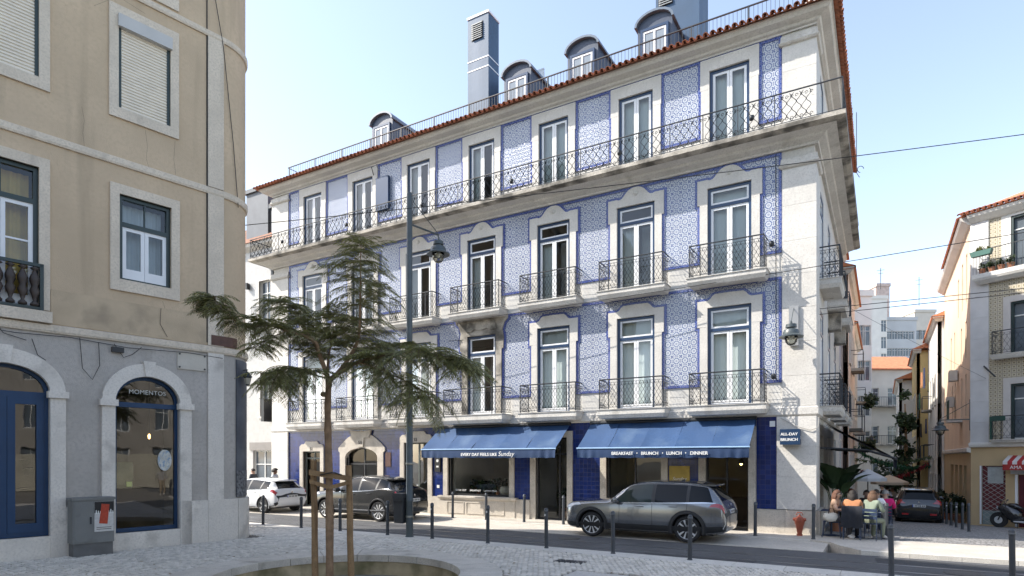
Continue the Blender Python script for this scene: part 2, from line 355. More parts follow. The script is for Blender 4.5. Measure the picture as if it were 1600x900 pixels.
# stone frames of the ground floor doors and shop windows
for i,g in enumerate(GO):
    a,b,z0,z1=g; mb=MB(); jz=.8 if i==3 else 0
    zt=z1+.22
    if i==5:                                         # flat arched entrance with moulded head
        xc=(a+b)/2; hw=(b-a)/2; n=14
        arc=[(xc+hw*math.cos(PI*t/n),z1-.42+.42*math.sin(PI*t/n)) for t in range(n+1)]
        outl=[(b,0),(b+.33,0),(b+.33,2.55),(b+.42,2.62),(b+.42,2.75),(b+.2,2.95),(b-.15,3.2),(xc+.35,3.42),(xc,3.5),(xc-.35,3.42),(a+.15,3.2),(a-.2,2.95),(a-.42,2.75),(a-.42,2.62),(a-.33,2.55),(a-.33,0),(a,0)]
        mb.prism(outl+[(x,z) for x,z in reversed(arc)],-.09,.1)
        mb.prism([(xc-.5,3.2),(xc+.5,3.2),(xc+.62,3.52),(xc,3.46),(xc-.62,3.52)],-.13,-.05)
        mb.prism([(xc-.16,2.8),(xc+.16,2.8),(xc+.22,3.2),(xc-.22,3.2)],-.15,-.05)
    else:
        mb.box(a-.215,a,-.085,.1,jz,zt); mb.box(b,b+.215,-.085,.1,jz,zt); 
        head=[(a,z1),(b,z1),(b,zt)]+([(b+.215,zt),(b+.1,zt+.1),(b-.1,zt+.12),(b-.2,zt+.24),(a+.2,zt+.24),(a+.1,zt+.12),(a-.1,zt+.1),(a-.215,zt)] if i in (4,6) else [])+[(a,zt)]
        mb.prism(head,-.084,.1)
    part('stone_frame',mb,stone_plinth,bld)
a,b,z0,z1=GO[3]                                      # panelled stone bulkhead below the shop window
mb=MB(); mb.box(a-.3,b+.3,-.17,.05,0,.70); part('bulkhead',mb,stone_plinth,bld); bk=bld.children[-1]
mb=MB(); mb.sweep([(a-.3,.0),(a-.3,-.17),(b+.3,-.17),(b+.3,0)],[(0,.68),(.05,.70),(.08,.76),(.08,.82),(0,.82)]); part('sill',mb,stone_plinth,bld)
for k in range(3):
    x0=a+.05+k*(b-a-.1)/3; x1=x0+(b-a-.1)/3-.1; mb=MB()
    for q in ((x0,x1,.14,.17),(x0,x1,.57,.60),(x0,x0+.03,.17,.57),(x1-.03,x1,.17,.57)): mb.box(q[0],q[1],-.19,-.165,q[2],q[3])
    part('bulkhead_panel',mb,stone_plinth,bld)
# cornices and string courses
mb=MB(); mb.sweep(FR,[(0,3.55),(.05,3.55),(.10,3.60),(.10,3.80),(.06,3.84),(0,3.84)]); part('string_course',mb,stone,bld)
mb=MB(); mb.sweep(FR,[(0,11.46),(.10,11.46),(.12,11.52),(.30,11.60),(.34,11.66),(.60,11.72),(.60,11.76),(0,11.76)]); part('balcony_cornice',mb,stone,bld)
mb=MB(); mb.sweep(FR,[(0,11.72),(.70,11.72),(.84,11.765),(.84,11.885),(.80,11.90),(0,11.90)]); part('balcony_slab',mb,stone_dirty,bld)
mb=MB(); mb.sweep(FR,[(0,14.95),(.06,14.95),(.06,15.0),(.14,15.03),(.18,15.09),(.40,15.14),(.46,15.22),(.50,15.22),(.50,15.28),(0,15.28)]); part('top_cornice',mb,stone_white,bld)
# stone bands between storeys stand a little proud of the tiles below
# tiled fields and their blue border strips
def surround_outline(fl):
    z0,z1,h=fl
    if fl is FL3: return [(.86,z0),(.86,13.95),(.88,13.95),(.88,14.90)]
    if fl is FL2: return [(.90,z0),(.90,10.33),(.97,10.33),(.97,11.10),(.64,11.10),(.60,11.07),(.50,11.09),(.42,11.16),(.33,11.27),(.22,11.36),(.10,11.40),(0,11.41)]
    return [(.90,z0),(.90,6.45),(.97,6.45),(.97,7.27),(.66,7.27),(.58,7.31),(.50,7.41),(.42,7.46),(0,7.47)]
FIELDS=[(FL1,4.57,7.74),(FL2,8.46,11.45),(FL3,12.45,14.945)]
for fi,(fl,za,zb) in enumerate(FIELDS):
    z0,z1,h=fl
    mb=MB(); wall_grid(mb,-22.64,-.89,za,zb,[(b-h-.1,b+h+.1,za,z1+.05) for b in BAYS],-.014,0); part('tile_field',mb,tile_main,bld)
    ol=surround_outline(fl); zt=ol[-1][1]
    full=[(x,z) for x,z in ol]+[(-x,z) for x,z in reversed(ol[:-1])]
    # stone surround: two jambs and a shaped lintel
    mb=MB(); jl=[p for p in ol if p[1]<=(13.95 if fi==2 else ol[3][1])]
    step=ol[1][1]
    for s in (1,-1):
        pl=[(h,z0),(ol[0][0],z0),(ol[1][0],step),(h,step)]
        mb.prism([(s*x,z) for x,z in (pl if s>0 else pl[::-1])],-.075,.05)
        pl=[(h,step),(ol[2][0],step),(ol[2][0],z1),(h,z1)]
        mb.prism([(s*x,z) for x,z in (pl if s>0 else pl[::-1])],-.079,.05)
    top=[(x,z) for x,z in ol[3:]]
    mb.prism([(-ol[2][0],z1),(ol[2][0],z1)]+top+[(-x,z) for x,z in reversed(top[:-1] if fi<2 else top)],-.079,.05)
    sur=mb.mesh('window_surround',M('surround_stone_%d'%fi,(.60,.575,.53),.72,.10,1.6,.3,22,fine=.14,streak=((.40,.37,.32),2.4,.6,.9)))
    crest=None
    if fi==1:
        mc=MB(); mc.lathe([(.0,-.035),(.035,-.033),(.05,-.012),(.075,-.02),(.085,-.006),(.085,.01)],14,(0,-.085,11.2),0,'y'); crest=mc.mesh('rosette',stone,True)
    # border strips follow the surround
    mb=MB(); bo=[p for p in ol if p[1]>za]; bo=[(bo[0][0],za)]+bo
    if fi==2: bo=bo[:3]+[(.88,14.94)]
    right=[(x,z) for x,z in bo]; 
    ribbon(mb,[(-x,z) for x,z in right],.085,-.040,-.01) ; ribbon(mb,[(x,z) for x,z in reversed(right)],.085,-.0405,-.01)
    bor=mb.mesh('border_strip',tile_border)
    for b in BAYS:
        if not (fi==0 and abs(b+11.63)<.1): inst('window_surround',sur,bld,(b,0,0)); inst('border_strip',bor,bld,(b,0,0))
        if crest: inst('rosette',crest,bld,(b,0,0))
    mb=MB(); mb.box(-22.64,-.89,-.036,-.01,zb-.085,zb); part('border_strip',mb,tile_border,bld)
    ed=[-.89]+[v for b in BAYS for v in (b+ol[0][0],b-ol[0][0])]+[-22.64]
    for i in range(0,len(ed),2):
        if abs(ed[i]-ed[i+1])>.1: mb=MB(); mb.box(ed[i+1],ed[i],-.034,-.01,za,za+.085); part('border_strip',mb,tile_border,bld)
    mb=MB(); mb.box(-.975,-.89,-.032,-.01,za+.085,zb-.085); part('border_strip',mb,tile_border,bld); mb=MB(); mb.box(-22.64,-22.555,-.032,-.01,za+.085,zb-.085)
    part('border_strip',mb,tile_border,bld)
# richly carved surround over the entrance axis, first floor
mb=MB(); b=-11.63; h=.66; z1=FL1[1]
for s in (1,-1):
    pl=[(h,3.96),(.92,3.96),(.92,6.45),(1.0,6.5),(1.02,6.9),(.96,7.2),(1.05,7.45),(1.2,7.6),(1.2,7.74),(h,7.74)]
    mb.prism([(b+s*x,z) for x,z in (pl if s>0 else pl[::-1])],-.08,.05)
mb.prism([(b-h,z1),(b+h,z1),(b+h,7.74),(b-h,7.74)],-.079,.05)
mb.prism([(b-.7,7.25),(b-.45,7.2),(b-.3,7.3),(b,7.24),(b+.3,7.3),(b+.45,7.2),(b+.7,7.25),(b+.62,7.55),(b+.35,7.62),(b,7.56),(b-.35,7.62),(b-.62,7.55)],-.13,-.07)
part('carved_surround',mb,stone_dirty,bld)
mb=MB()
for s in (1,-1):
    ro=[(.92,4.57),(.92,6.45),(1.0,6.5),(1.02,6.9),(.96,7.2),(1.05,7.45),(1.2,7.6),(1.2,7.65)]
    ribbon(mb,[(b-x,z) for x,z in ro] if s<0 else [(b+x,z) for x,z in reversed(ro)],.085,-.04,-.01)
part('border_strip',mb,tile_border,bld)
# french windows
def window_set(fl,transom):
    z0,z1,h=fl; fr=MB(); T=.09
    fr.box(-h,-h+T,.06,.17,z0,z1); fr.box(h-T,h,.06,.17,z0,z1); fr.box(-h+T,h-T,.061,.171,z1-T,z1); fr.box(-h+T,h-T,.061,.171,z0,z0+.05)
    zt=None; out={}
    top=z1-T
    if transom:
        zt=transom; fr.box(-h+T,h-T,.055,.17,zt-.05,zt+.05); s=MB(); a,c=zt+.05,z1-T
        s.box(-h+T,-h+T+.06,.08,.14,a,c); s.box(h-T-.06,h-T,.08,.14,a,c); s.box(-h+T+.06,h-T-.06,.081,.141,c-.06,c); s.box(-h+T+.06,h-T-.06,.081,.141,a,a+.06)
        out['sash']=s.mesh('transom_sash',white_paint); g=MB(); g.face([(-h+T+.06,.11,a+.06),(h-T-.06,.11,a+.06),(h-T-.06,.11,c-.06),(-h+T+.06,.11,c-.06)]); out['tp']=g.mesh('pane',pane_glass); top=zt-.05
    for s in (-1,1):
        c=MB(); x0,x1=(-h+T,-.005) if s<0 else (.005,h-T); F=.075
        c.box(x0,x0+F,.08,.14,z0+.05,top); c.box(x1-F,x1,.08,.14,z0+.05,top); c.box(x0+F,x1-F,.081,.141,top-F,top); c.box(x0+F,x1-F,.081,.141,z0+.05,z0+.16)
        out['c',s]=c.mesh('casement',white_paint); g=MB(); g.face([(x0+F,.11,z0+.16),(x1-F,.11,z0+.16),(x1-F,.11,top-F),(x0+F,.11,top-F)]); out['p',s]=g.mesh('pane',pane_glass)
    out['f']=fr.mesh('window',blue_frame); return out
def blind_mesh(x0,x1,z0,z1):
    m=MB(); n=max(3,int((x1-x0)/.06)); i0=len(m.v)
    for k in range(n+1):
        x=x0+(x1-x0)*k/n; y=.30+.012*math.sin(k*2.1); m.v+= [(x,y,z0),(x,y,z1)]
    for k in range(n): m.f.append((2*k,2*k+2,2*k+3,2*k+1)); m.m.append(0)
    return m.mesh('blind',blind_white,True)
WS={}
def put_window(parent,key,fl,transom,loc,rot=0,blind='full'):
    if key not in WS: WS[key]=window_set(fl,transom)
    s=WS[key]; f=inst('window',s['f'],parent,(loc[0]+(.055 if rot else 0),loc[1]-(0 if rot else .055),loc[2]),(0,0,rot))
    if 'sash' in s: inst('transom_sash',s['sash'],f); inst('pane',s['tp'],f)
    for q in (-1,1): inst('casement',s['c',q],f); inst('pane',s['p',q],f)
    z0,z1,h=fl
    bk=(key,blind)
    if blind and bk not in WS:
        x0,x1={'full':(-h,h),'left':(-h,-.02),'right':(.02,h)}[blind]; zz=z1-.02 if blind=='full' or not transom else transom
        WS[bk]=blind_mesh(x0+.02,x1-.02,z0+.04,zz)
    if blind: inst('blind',WS[bk],f)
    if blind in ('left','right'):
        dk=(key,blind,'dim')
        if dk not in WS:
            x0,x1=(.0,h) if blind=='left' else (-h,0); mm=blind_mesh(x0,x1,z0+.04,transom or z1); mm.materials.clear(); mm.materials.append(M('room_tone_grey',(.36,.355,.33),.9,.15,2)); WS[dk]=mm
        inst('room_tone_sheet',WS[dk],f,(0,.35,0))  # added sheet: its grey stands in for dim room light in the open half
    return f
BL={0:['full','full','full','left','full','left','full'],1:['full','left','left','left','left','full','left'],2:['full','full','full','left','left','left','left']}
for fi,(fl,tr) in enumerate(((FL1,6.34),(FL2,10.24),(FL3,None))):
    for i,b in enumerate(BAYS): put_window(bld,fi,fl,tr,(b,0,0),0,BL[fi][i])
    for b in SB: put_window(bld,(fi,'s') if 0 else fi,fl,tr,(-.005,b,0),R(90),'full')
# ground floor glazing
def shop_glazing(x0,x1,z0,z1,mull,name,fm,tr=None,parent=bld,yy=.12,gm=None,arch=0):
    f=MB(); T=.06
    f.box(x0,x0+T,yy,yy+.07,z0,z1); f.box(x1-T,x1,yy,yy+.07,z0,z1); f.box(x0+T,x1-T,yy+.001,yy+.071,z1-T,z1); f.box(x0+T,x1-T,yy+.001,yy+.071,z0,z0+.08)
    for m_ in mull: f.box(m_-.03,m_+.03,yy+.002,yy+.068,z0+.08,z1-T)
    if tr: f.box(x0+T,x1-T,yy-.003,yy+.072,tr-.035,tr+.035)
    o=part(name,f,fm,parent); g=MB(); g.face([(x0+T,yy+.035,z0+.08),(x1-T,yy+.035,z0+.08),(x1-T,yy+.035,z1-T),(x0+T,yy+.035,z1-T)]); part('pane',g,gm or pane_glass,o); return o
dark_frame=M('black_joinery',(.02,.02,.022),.4,.1,3); green_door=M('grey_green_door',(.10,.115,.105),.5,.1,3)
shop_glass=glass('shop_glass',(.72,.74,.70),1.5,.005,1.15)
shop_glazing(*GO[0],[-2.5],'shop_door',dark_frame,2.45,gm=shop_glass); shop_glazing(*GO[1],[-5.5],'shop_window',dark_frame,None,gm=shop_glass)
shop_glazing(*GO[2],[-8.35],'shop_door',dark_frame,2.45,gm=shop_glass); shop_glazing(*GO[3],[],'shop_window',dark_frame,None,gm=shop_glass)
shop_glazing(*GO[4],[-14.85],'double_door',green_door,None,gm=shop_glass)
shop_glazing(*GO[5],[-17.9],'entrance_door',dark_frame,2.05,gm=shop_glass,); shop_glazing(*GO[6],[-21.05],'double_door',green_door,2.3,gm=shop_glass)
for b in SB: 
    o=shop_glazing(b-.7,b+.7,.05,3.05,[b],'shop_door',dark_frame,2.45,gm=shop_glass); o.location=(0,0,0); o.rotation_euler=(0,0,R(90))
# cream lining and counters seen through the shop windows
mb=MB(); mb.box(-13.4,-4.6,3.2,3.3,.02,3.6); mb.box(-4.6,-.4,3.4,3.5,.02,3.6); part('shop_back_wall',mb,M('shop_cream',(.50,.44,.34),.8,.1,1.5),bld)
mb=MB(); mb.box(-12.9,-10.6,.5,1.0,.05,.85); mb.box(-6.2,-4.9,1.6,2.1,.05,1.05); mb.box(-2.9,-2.1,1.4,1.9,.05,1.0); part('counter',mb,M('counter_wood',(.12,.07,.04),.5,.2,4),bld)
# balconies
def rail_waves(W,Hh,pitch,per,r,scroll=True):
    """wrought panel: mirrored wavy bars forming an ogee net, with scrolls along the top"""
    m=MB(); n=int(round(W/pitch)); pitch=W/n; N=max(10,int(Hh/per*9))
    for i in range(n+1):
        if i in (0,n): continue
        s=1 if i%2 else -1
        m.tube([(i*pitch+s*pitch*.46*math.cos(2*PI*(k/N*Hh)/per),0,k/N*Hh) for k in range(N+1)],r,3,cap=False)
    if scroll:
        c=pitch*.42
        for i in range(n):
            for zc in (Hh-.09,.09):
                cx=(i+.5)*pitch; m.tube([(cx+c*(1-.1*t)*math.cos(t)*.9,0,zc+c*(1-.1*t)*math.sin(t)) for t in [q*.7 for q in range(10)]],r*.9,3,cap=False)
    return m
def balcony_parts(W,D,zt,zb,Hr,pitch,per):
    out={}
    s=MB(); s.sweep([(-W/2,.0),(-W/2,-D),(W/2,-D),(W/2,0)],[(-D if 0 else -.3,zb),(-.06,zb),(-.03,zb+.06),(0,zb+.12),(0,zt-.03),(.03,zt-.02),(.03,zt),(-.3,zt)])
    s.box(-W/2+.25,W/2-.25,-D+.25,.0,zb+.02,zt-.004); out['slab']=s.mesh('balcony',stone)
    t=MB(); o=.03; x=W/2-.06; y=-D+.06
    t.tube([(-x,-.0,zt+Hr),(-x,y,zt+Hr),(x,y,zt+Hr),(x,0,zt+Hr)],.022,6); t.tube([(-x,0,zt+.07),(-x,y,zt+.07),(x,y,zt+.07),(x,0,zt+.07)],.012,4); t.tube([(-x,0,zt+Hr-.1),(-x,y,zt+Hr-.1),(x,y,zt+Hr-.1),(x,0,zt+Hr-.1)],.008,4)
    out['rail']=t.mesh('handrail',iron)
    p=MB(); p.box(-.013,.013,y-.013,y+.013,zt,zt+Hr); out['post']=p.mesh('railing_post',iron); out['px']=(-x,-.33*W,.33*W,x)
    q=rail_waves(2*x,Hr-.17,pitch,per,.0062); f=MB(); f.add(q,Matrix.Translation((-x,y,zt+.07)))
    sd=rail_waves(abs(y),Hr-.17,pitch,per,.0062)
    for sx in (-x,x): f.add(sd,Matrix.Translation((sx,0,zt+.07))@Matrix.Rotation(R(-90),4,'Z'))
    out['pan']=f.mesh('scroll_panel',iron); return out
def put_balcony(parent,s,loc,rot=0):
    o=inst('balcony',s['slab'],parent,loc,(0,0,rot)); inst('handrail',s['rail'],o); [inst('railing_post',s['post'],o,(q,0,0)) for q in s['px']]; inst('scroll_panel',s['pan'],o); return o
B1=balcony_parts(2.32,.60,3.94,3.64,1.0,.062,.22); B2=balcony_parts(2.32,.62,7.92,7.66,1.0,.062,.22); B1b=balcony_parts(2.75,.78,3.94,3.62,1.0,.062,.22); BS=balcony_parts(1.9,.62,3.94,3.66,1.0,.062,.22); BS2=balcony_parts(1.9,.62,7.92,7.62,1.0,.062,.22)
for i,b in enumerate(BAYS):
    put_balcony(bld,B1b if i==3 else B1,(b,0,0)); put_balcony(bld,B2,(b,0,0))
for b in SB: put_balcony(bld,BS,(0,b,0),R(90)); put_balcony(bld,BS2,(0,b,0),R(90))
for b in SB[1:]:
    m=MB(); m.prism([(b-.3,7.0),(b+.3,7.0),(b+.36,7.62),(b-.36,7.62)],-.4,0); part('console',m,stone_dirty,bld,rot=(0,0,R(90)))
# the long top balcony: one panel per metre
ZT=11.90; W=24.56; npan=24; pw=W/npan
pm=rail_waves(pw,.80,.128,.36,.0105).mesh('railing_panel',iron)
pst=MB(); pst.box(-.012,.012,-.012,.012,0,.93); pstm=pst.mesh('railing_post',iron)
for k in range(npan): inst('railing_panel',pm,bld,(BX0-.76+k*pw,-.76,ZT+.05)); inst('railing_post',pstm,bld,(BX0-.76+k*pw,-.76,ZT))
ns=12; ps=(BD+.76)/ns
pm2=rail_waves(ps,.80,.128,.36,.0105).mesh('railing_panel',iron)
for k in range(ns): inst('railing_panel',pm2,bld,(.76,-.76+k*ps,ZT+.05),(0,0,R(90))); inst('railing_post',pstm,bld,(.76,-.76+k*ps,ZT))
for k in range(6): inst('railing_panel',pm2,bld,(BX0-.76,-.76+k*ps,ZT+.05),(0,0,R(90)))
mb=MB(); p=[(BX0-.76,5.5),(BX0-.76,-.76),(.76,-.76),(.76,BD)]
mb.tube([(x,y,ZT+.91) for x,y in p],.024,6); mb.tube([(x,y,ZT+.05) for x,y in p],.012,4); part('top_handrail',mb,iron,bld)
for k in range(6):                                   # little iron brackets for pots along the railing
    m=MB(); x=-1.6-k*4.1; m.lathe([(.0,0),(.06,0),(.075,.12),(.06,.12),(.0,.02)],10,(x,-.86,ZT+.32)); m.tube([(x,-.76,ZT+.35),(x,-.86,ZT+.32)],.01,4); part('pot_ring',m,iron,bld,True)
# roof with eaves tiles
mb=MB(); e=.62; pts=[(BX0-e,-e),(e,-e),(e,BD),(BX0-e,BD)]
s=math.tan(R(24)); zr=15.27
mb.face([(BX0-e,-e,zr),(e,-e,zr),(-2.6,2.6,zr+3.2*s),(BX0+2.6,2.6,zr+3.2*s)]); mb.face([(e,-e,zr),(e,BD,zr),(-2.6,BD,zr+3.2*s),(-2.6,2.6,zr+3.2*s)])
mb.face([(BX0-e,BD,zr),(BX0-e,-e,zr),(BX0+2.6,2.6,zr+3.2*s),(BX0+2.6,BD,zr+3.2*s)]); mb.face([(BX0+2.6,2.6,zr+3.2*s),(-2.6,2.6,zr+3.2*s),(-2.6,BD,zr+3.2*s),(BX0+2.6,BD,zr+3.2*s)])
roof=part('roof',mb,terracotta,bld)
def barrel_tile():
    m=MB(); n=6; Lt=.46
    def arc(r0,z0,up,y,x0): return [(x0+r0*math.cos(PI*k/n),y,z0+(1 if up else -1)*r0*math.sin(PI*k/n)) for k in range(n+1)]
    for (r0,r1,x0,up,z0) in ((.088,.074,0,True,.0),(.070,.082,.107,False,.035)):
        a=arc(r0,z0,up,0,x0); b=arc(r1,z0,up,Lt,x0); c=arc(r0-.016,z0,up,0,x0); d=arc(r1-.016,z0,up,Lt,x0)
        for k in range(n):
            m.face([a[k],a[k+1],b[k+1],b[k]]); m.face([c[k+1],c[k],d[k],d[k+1]]); m.face([a[k+1],a[k],c[k],c[k+1]])
    return m.mesh('eaves_tile',terracotta,40,fix=False)
bt=barrel_tile(); n=117
for k in range(n): inst('eaves_tile',bt,roof,(BX0-.60+k*(24.96/n)+.06,-.70+rnd.uniform(-.012,.012),15.265+rnd.uniform(-.006,.006)),(R(24),0,rnd.uniform(-.02,.02)))
for k in range(60): inst('eaves_tile',bt,roof,(.70+rnd.uniform(-.012,.012),-.58+k*.2135,15.265),(R(24),0,R(90)+rnd.uniform(-.02,.02)))
# terrace railing on the roof edge
rx=[-23.3+k*1.78 for k in range(14)]
mb=MB(); mb.tube([(-23.4,.55,16.56),(-.3,.55,16.56)],.03,6); mb.tube([(-23.4,.55,15.86),(-.3,.55,15.86)],.012,4); mb.tube([(-23.4,.55,16.56),(-23.4,5,16.56)],.02,6); part('terrace_rail',mb,iron,bld)
mp=MB(); mp.box(-.02,.02,-.02,.02,15.6,16.56); mpm=mp.mesh('terrace_post',iron)
for x in rx: inst('terrace_post',mpm,bld,(x,.55,0))
mb=MB(); x=-23.4
while x<-.3: mb.box(x-.006,x+.006,.544,.556,15.86,16.56); x+=.125
tag(part('terrace_bars',mb,iron,bld),kind='stuff')
mb=MB(); mb.box(-.30,.35,.2,.9,15.4,17.6); part('corner_parapet',mb,stone_white,bld)
bpy.data.objects.remove(bld.children[-1]) if False else None
# dormers
def dormer():
    W=1.24; H0=15.75; H1=17.55; rise=.36; n=10; o=[]
    f=MB(); arc=[(W/2*math.cos(PI*k/n),H1+rise*math.sin(PI*k/n)) for k in range(n+1)]
    f.prism([(-W/2,H0),(W/2,H0)]+arc[0:1]+arc[1:-1]+arc[-1:],0,3.0); d=f.mesh('dormer',zinc)
    r=MB(); ar1=[((W/2+.09)*math.cos(PI*k/n),H1+(rise+.09)*math.sin(PI*k/n)) for k in range(n+1)]; ar0=[((W/2+.01)*math.cos(PI*k/n),H1+(rise+.01)*math.sin(PI*k/n)) for k in range(n+1)]
    for k in range(n): r.prism([ar0[k],ar1[k],ar1[k+1],ar0[k+1]],-.14,2.95)
    rf=r.mesh('dormer_roof',M('zinc_roof',(.12,.155,.20),.4,.1,2))
    w_=MB(); w_.box(-.42,-.35,-.05,.0,15.9,17.35); w_.box(.35,.42,-.05,0,15.9,17.35); w_.box(-.035,.035,-.055,0,15.9,17.28); w_.box(-.35,.35,-.051,0,17.28,17.35)
    g=MB(); g.face([(-.35,-.03,15.9),(.35,-.03,15.9),(.35,-.03,17.28),(-.35,-.03,17.28)])
    fr=MB()
    for q in ((-.5,-.42,15.8,17.45),(.42,.5,15.8,17.45),(-.42,.42,17.36,17.45)): fr.box(q[0],q[1],-.07,0,q[2],q[3])
    return d,rf,w_.mesh('dormer_window',white_paint),g.mesh('pane',M('dormer_pane',(.25,.29,.33),.08,.1,2)),fr.mesh('dormer_frame',blue_frame)
DM=dormer()
for x in (-5.17,-7.93,-10.75,-17.87):
    d_=inst('dormer',DM[0],bld,(x,1.2,0)); inst('dormer_roof',DM[1],d_); inst('dormer_frame',DM[4],d_); w_=inst('dormer_window',DM[2],d_); inst('pane',DM[3],d_)
# blue clad chimney towers
louvre=M('louvre_grey',(.32,.33,.33),.5,.1,4)
def tower(x0,x1,y0,y1,zt,zb,bands,lv):
    m=MB(); m.box(x0,x1,y0,y1,zb,zt); t=part('chimney_tower',m,tower_blue,bld)
    m=MB(); m.box(x0-.03,x1+.03,y0-.03,y1+.03,zt,zt+.09); part('coping',m,white_paint,t)
    for z in bands:
        m=MB(); m.box(x0-.012,x1+.012,y0-.012,y1+.012,z,z+.045); part('white_band',m,white_paint,t)
    m=MB(); a,b,c,d_=lv; m.box(a,b,y0-.02,y0,c,d_); lf=part('louvre',m,dark_frame,t)
    k=0; z=c+.03
    while z<d_-.05:
        m=MB(); m.face([(a+.03,y0-.06,z),(b-.03,y0-.06,z),(b-.03,y0-.02,z+.07),(a+.03,y0-.02,z+.07)]); m.box(a+.03,b-.03,y0-.065,y0-.055,z-.01,z+.012); part('louvre_blade',m,louvre,lf); z+=.085
tower(-13.17,-12.15,1.25,2.05,20.55,15.6,(18.35,18.75),(-12.98,-12.42,19.6,20.3))
tower(-5.55,-3.95,2.5,3.8,21.5,15.8,(),(-5.45,-4.9,19.0,19.7))
mb=MB(); mb.box(-11.95,-10.2,2.4,2.46,16.9,18.2); mb.box(-11.95,-10.2,2.39,2.47,18.2,18.26); part('glass_windbreak',mb,M('pale_panel',(.45,.5,.54),.3,.05,1),bld)
mb=MB(); mb.box(-15.2,-13.4,3.2,4.6,16.5,17.5); part('roof_cabin',mb,stone_white,bld)
# small fittings on the facade
mb=MB(); mb.box(-17.0,-16.3,-.16,-.04,12.9,14.3); part('shutter_board',mb,blue_frame,bld)
mb=MB(); mb.tube([(-17.2,-.05,14.5),(-17.1,-.3,14.75),(-16.7,-.45,14.7),(-16.5,-.5,14.4)],.018,5); part('bracket',mb,iron,bld)
for x,z in ((-1.15,8.72),(-1.1,4.75)):
    m=MB(); m.lathe([(.0,0),(.06,.0),(.08,.10),(.045,.16),(.0,.16)],12,(x,-.16,z-.08)); part('spotlight',m,iron,bld,True)
mb=MB(); mb.tube([(-1.05,-.06,11.4),(-1.04,-.06,4.6)],.012,5); part('downpipe_cable',mb,iron,bld)
mb=MB(); mb.tube([(.85,7.0,15.5),(.85,7.0,13.2),(.95,7.0,13.0)],.012,5); mb.tube([(.85+.12*math.cos(t)*(1-t*.08)+.12,7,13.3+.12*math.sin(t)) for t in [q*.6 for q in range(9)]],.012,5); part('iron_scroll',mb,iron,bld)
num=M('number_black',(.015,.015,.015),.5,0)
for x,z,t in ((-21.05,2.72,'51'),(-17.92,2.98,'53'),(-14.87,3.06,'55')):
    o=inst('number_plate',text_mesh(t,.2,num,bold=.006),bld,(x,-.155 if t=='53' else -.09,z),(R(90),0,0))
# ---------------------------------------------------------------- ground, road, pavements
asphalt=M('asphalt',(.080,.081,.084),.85,.16,.9,.35,90,fine=.3,stain=((.10,.10,.105),.6,.5,.8))
lime_pave=M('limestone_paving',(.50,.46,.40),.8,.12,1.3,.5,35,fine=.22,stain=((.33,.30,.26),1.1,.55,.85))
cobble_dark=M('basalt_setts_base',(.15,.145,.14),.8,.2,3,.5,40)
joint_mat=M('sand_joint',(.16,.145,.125),.95,.2,6,.3,60)
kerb_mat=M('kerb_granite',(.55,.52,.47),.75,.12,3,.3,60,rand=.05,fine=.2)
soil=M('earth',(.07,.055,.035),.95,.3,5,.6,25)
PZ=.06
mb=MB(); ys=[-400,-60,1.0]+[1+6*k for k in range(1,12)]+[500]; xs=[-400,0,400]
for a,b in zip(ys,ys[1:]):
    za=street_z(min(a,67))-.35; zb=street_z(min(b,67))-.35
    mb.face([(-400,a,za),(400,a,za),(400,b,zb),(-400,b,zb)])
tag(part('ground',mb,M('ground_dust',(.22,.21,.19),.95,.2,.4),None,fix=False),kind='structure')
mb=MB(); mb.box(-80,60,-6.15,-3.2,-.3,0); tag(part('road',mb,asphalt),kind='structure')
mb=MB()
for y in (-5.35,-4.45): mb.box(-80,60,y-.022,y+.022,-.05,.004); mb.box(-80,60,y+.030,y+.055,-.05,.0035)
tag(part('tram_rails',mb,M('rail_steel',(.25,.25,.26),.3,.15,4,metal=.8),bpy.data.objects['road']),kind='stuff')
# lay-by and far pavement
mb=MB(); mb.box(-80,.45,-3.2,-1.3,-.3,.012); lay=tag(part('parking_strip',mb,lime_pave),kind='structure')
mb=MB(); far=[(-80,-1.3),(.1,-1.3),(.5,-1.5),(.75,-2.1),(1.2,-2.75),(60,-2.75),(60,-.25),(.16,-.25),(.16,1.0),(-80,1.0)]
mb.slab(far,-.3,PZ); farp=tag(part('far_pavement',mb,lime_pave),kind='structure')
kp=[(-30+k*1.0,-1.3) for k in range(31)]
km=MB(); km.box(.004,.996,-.12,.0,-.2,PZ+.004); kmm=km.mesh('kerb_stone',kerb_mat)
for k in range(-30,0): inst('kerb_stone',kmm,farp,(k,-1.3,0))
for k in range(1,14): inst('kerb_stone',kmm,farp,(k+.25,-2.75,0))
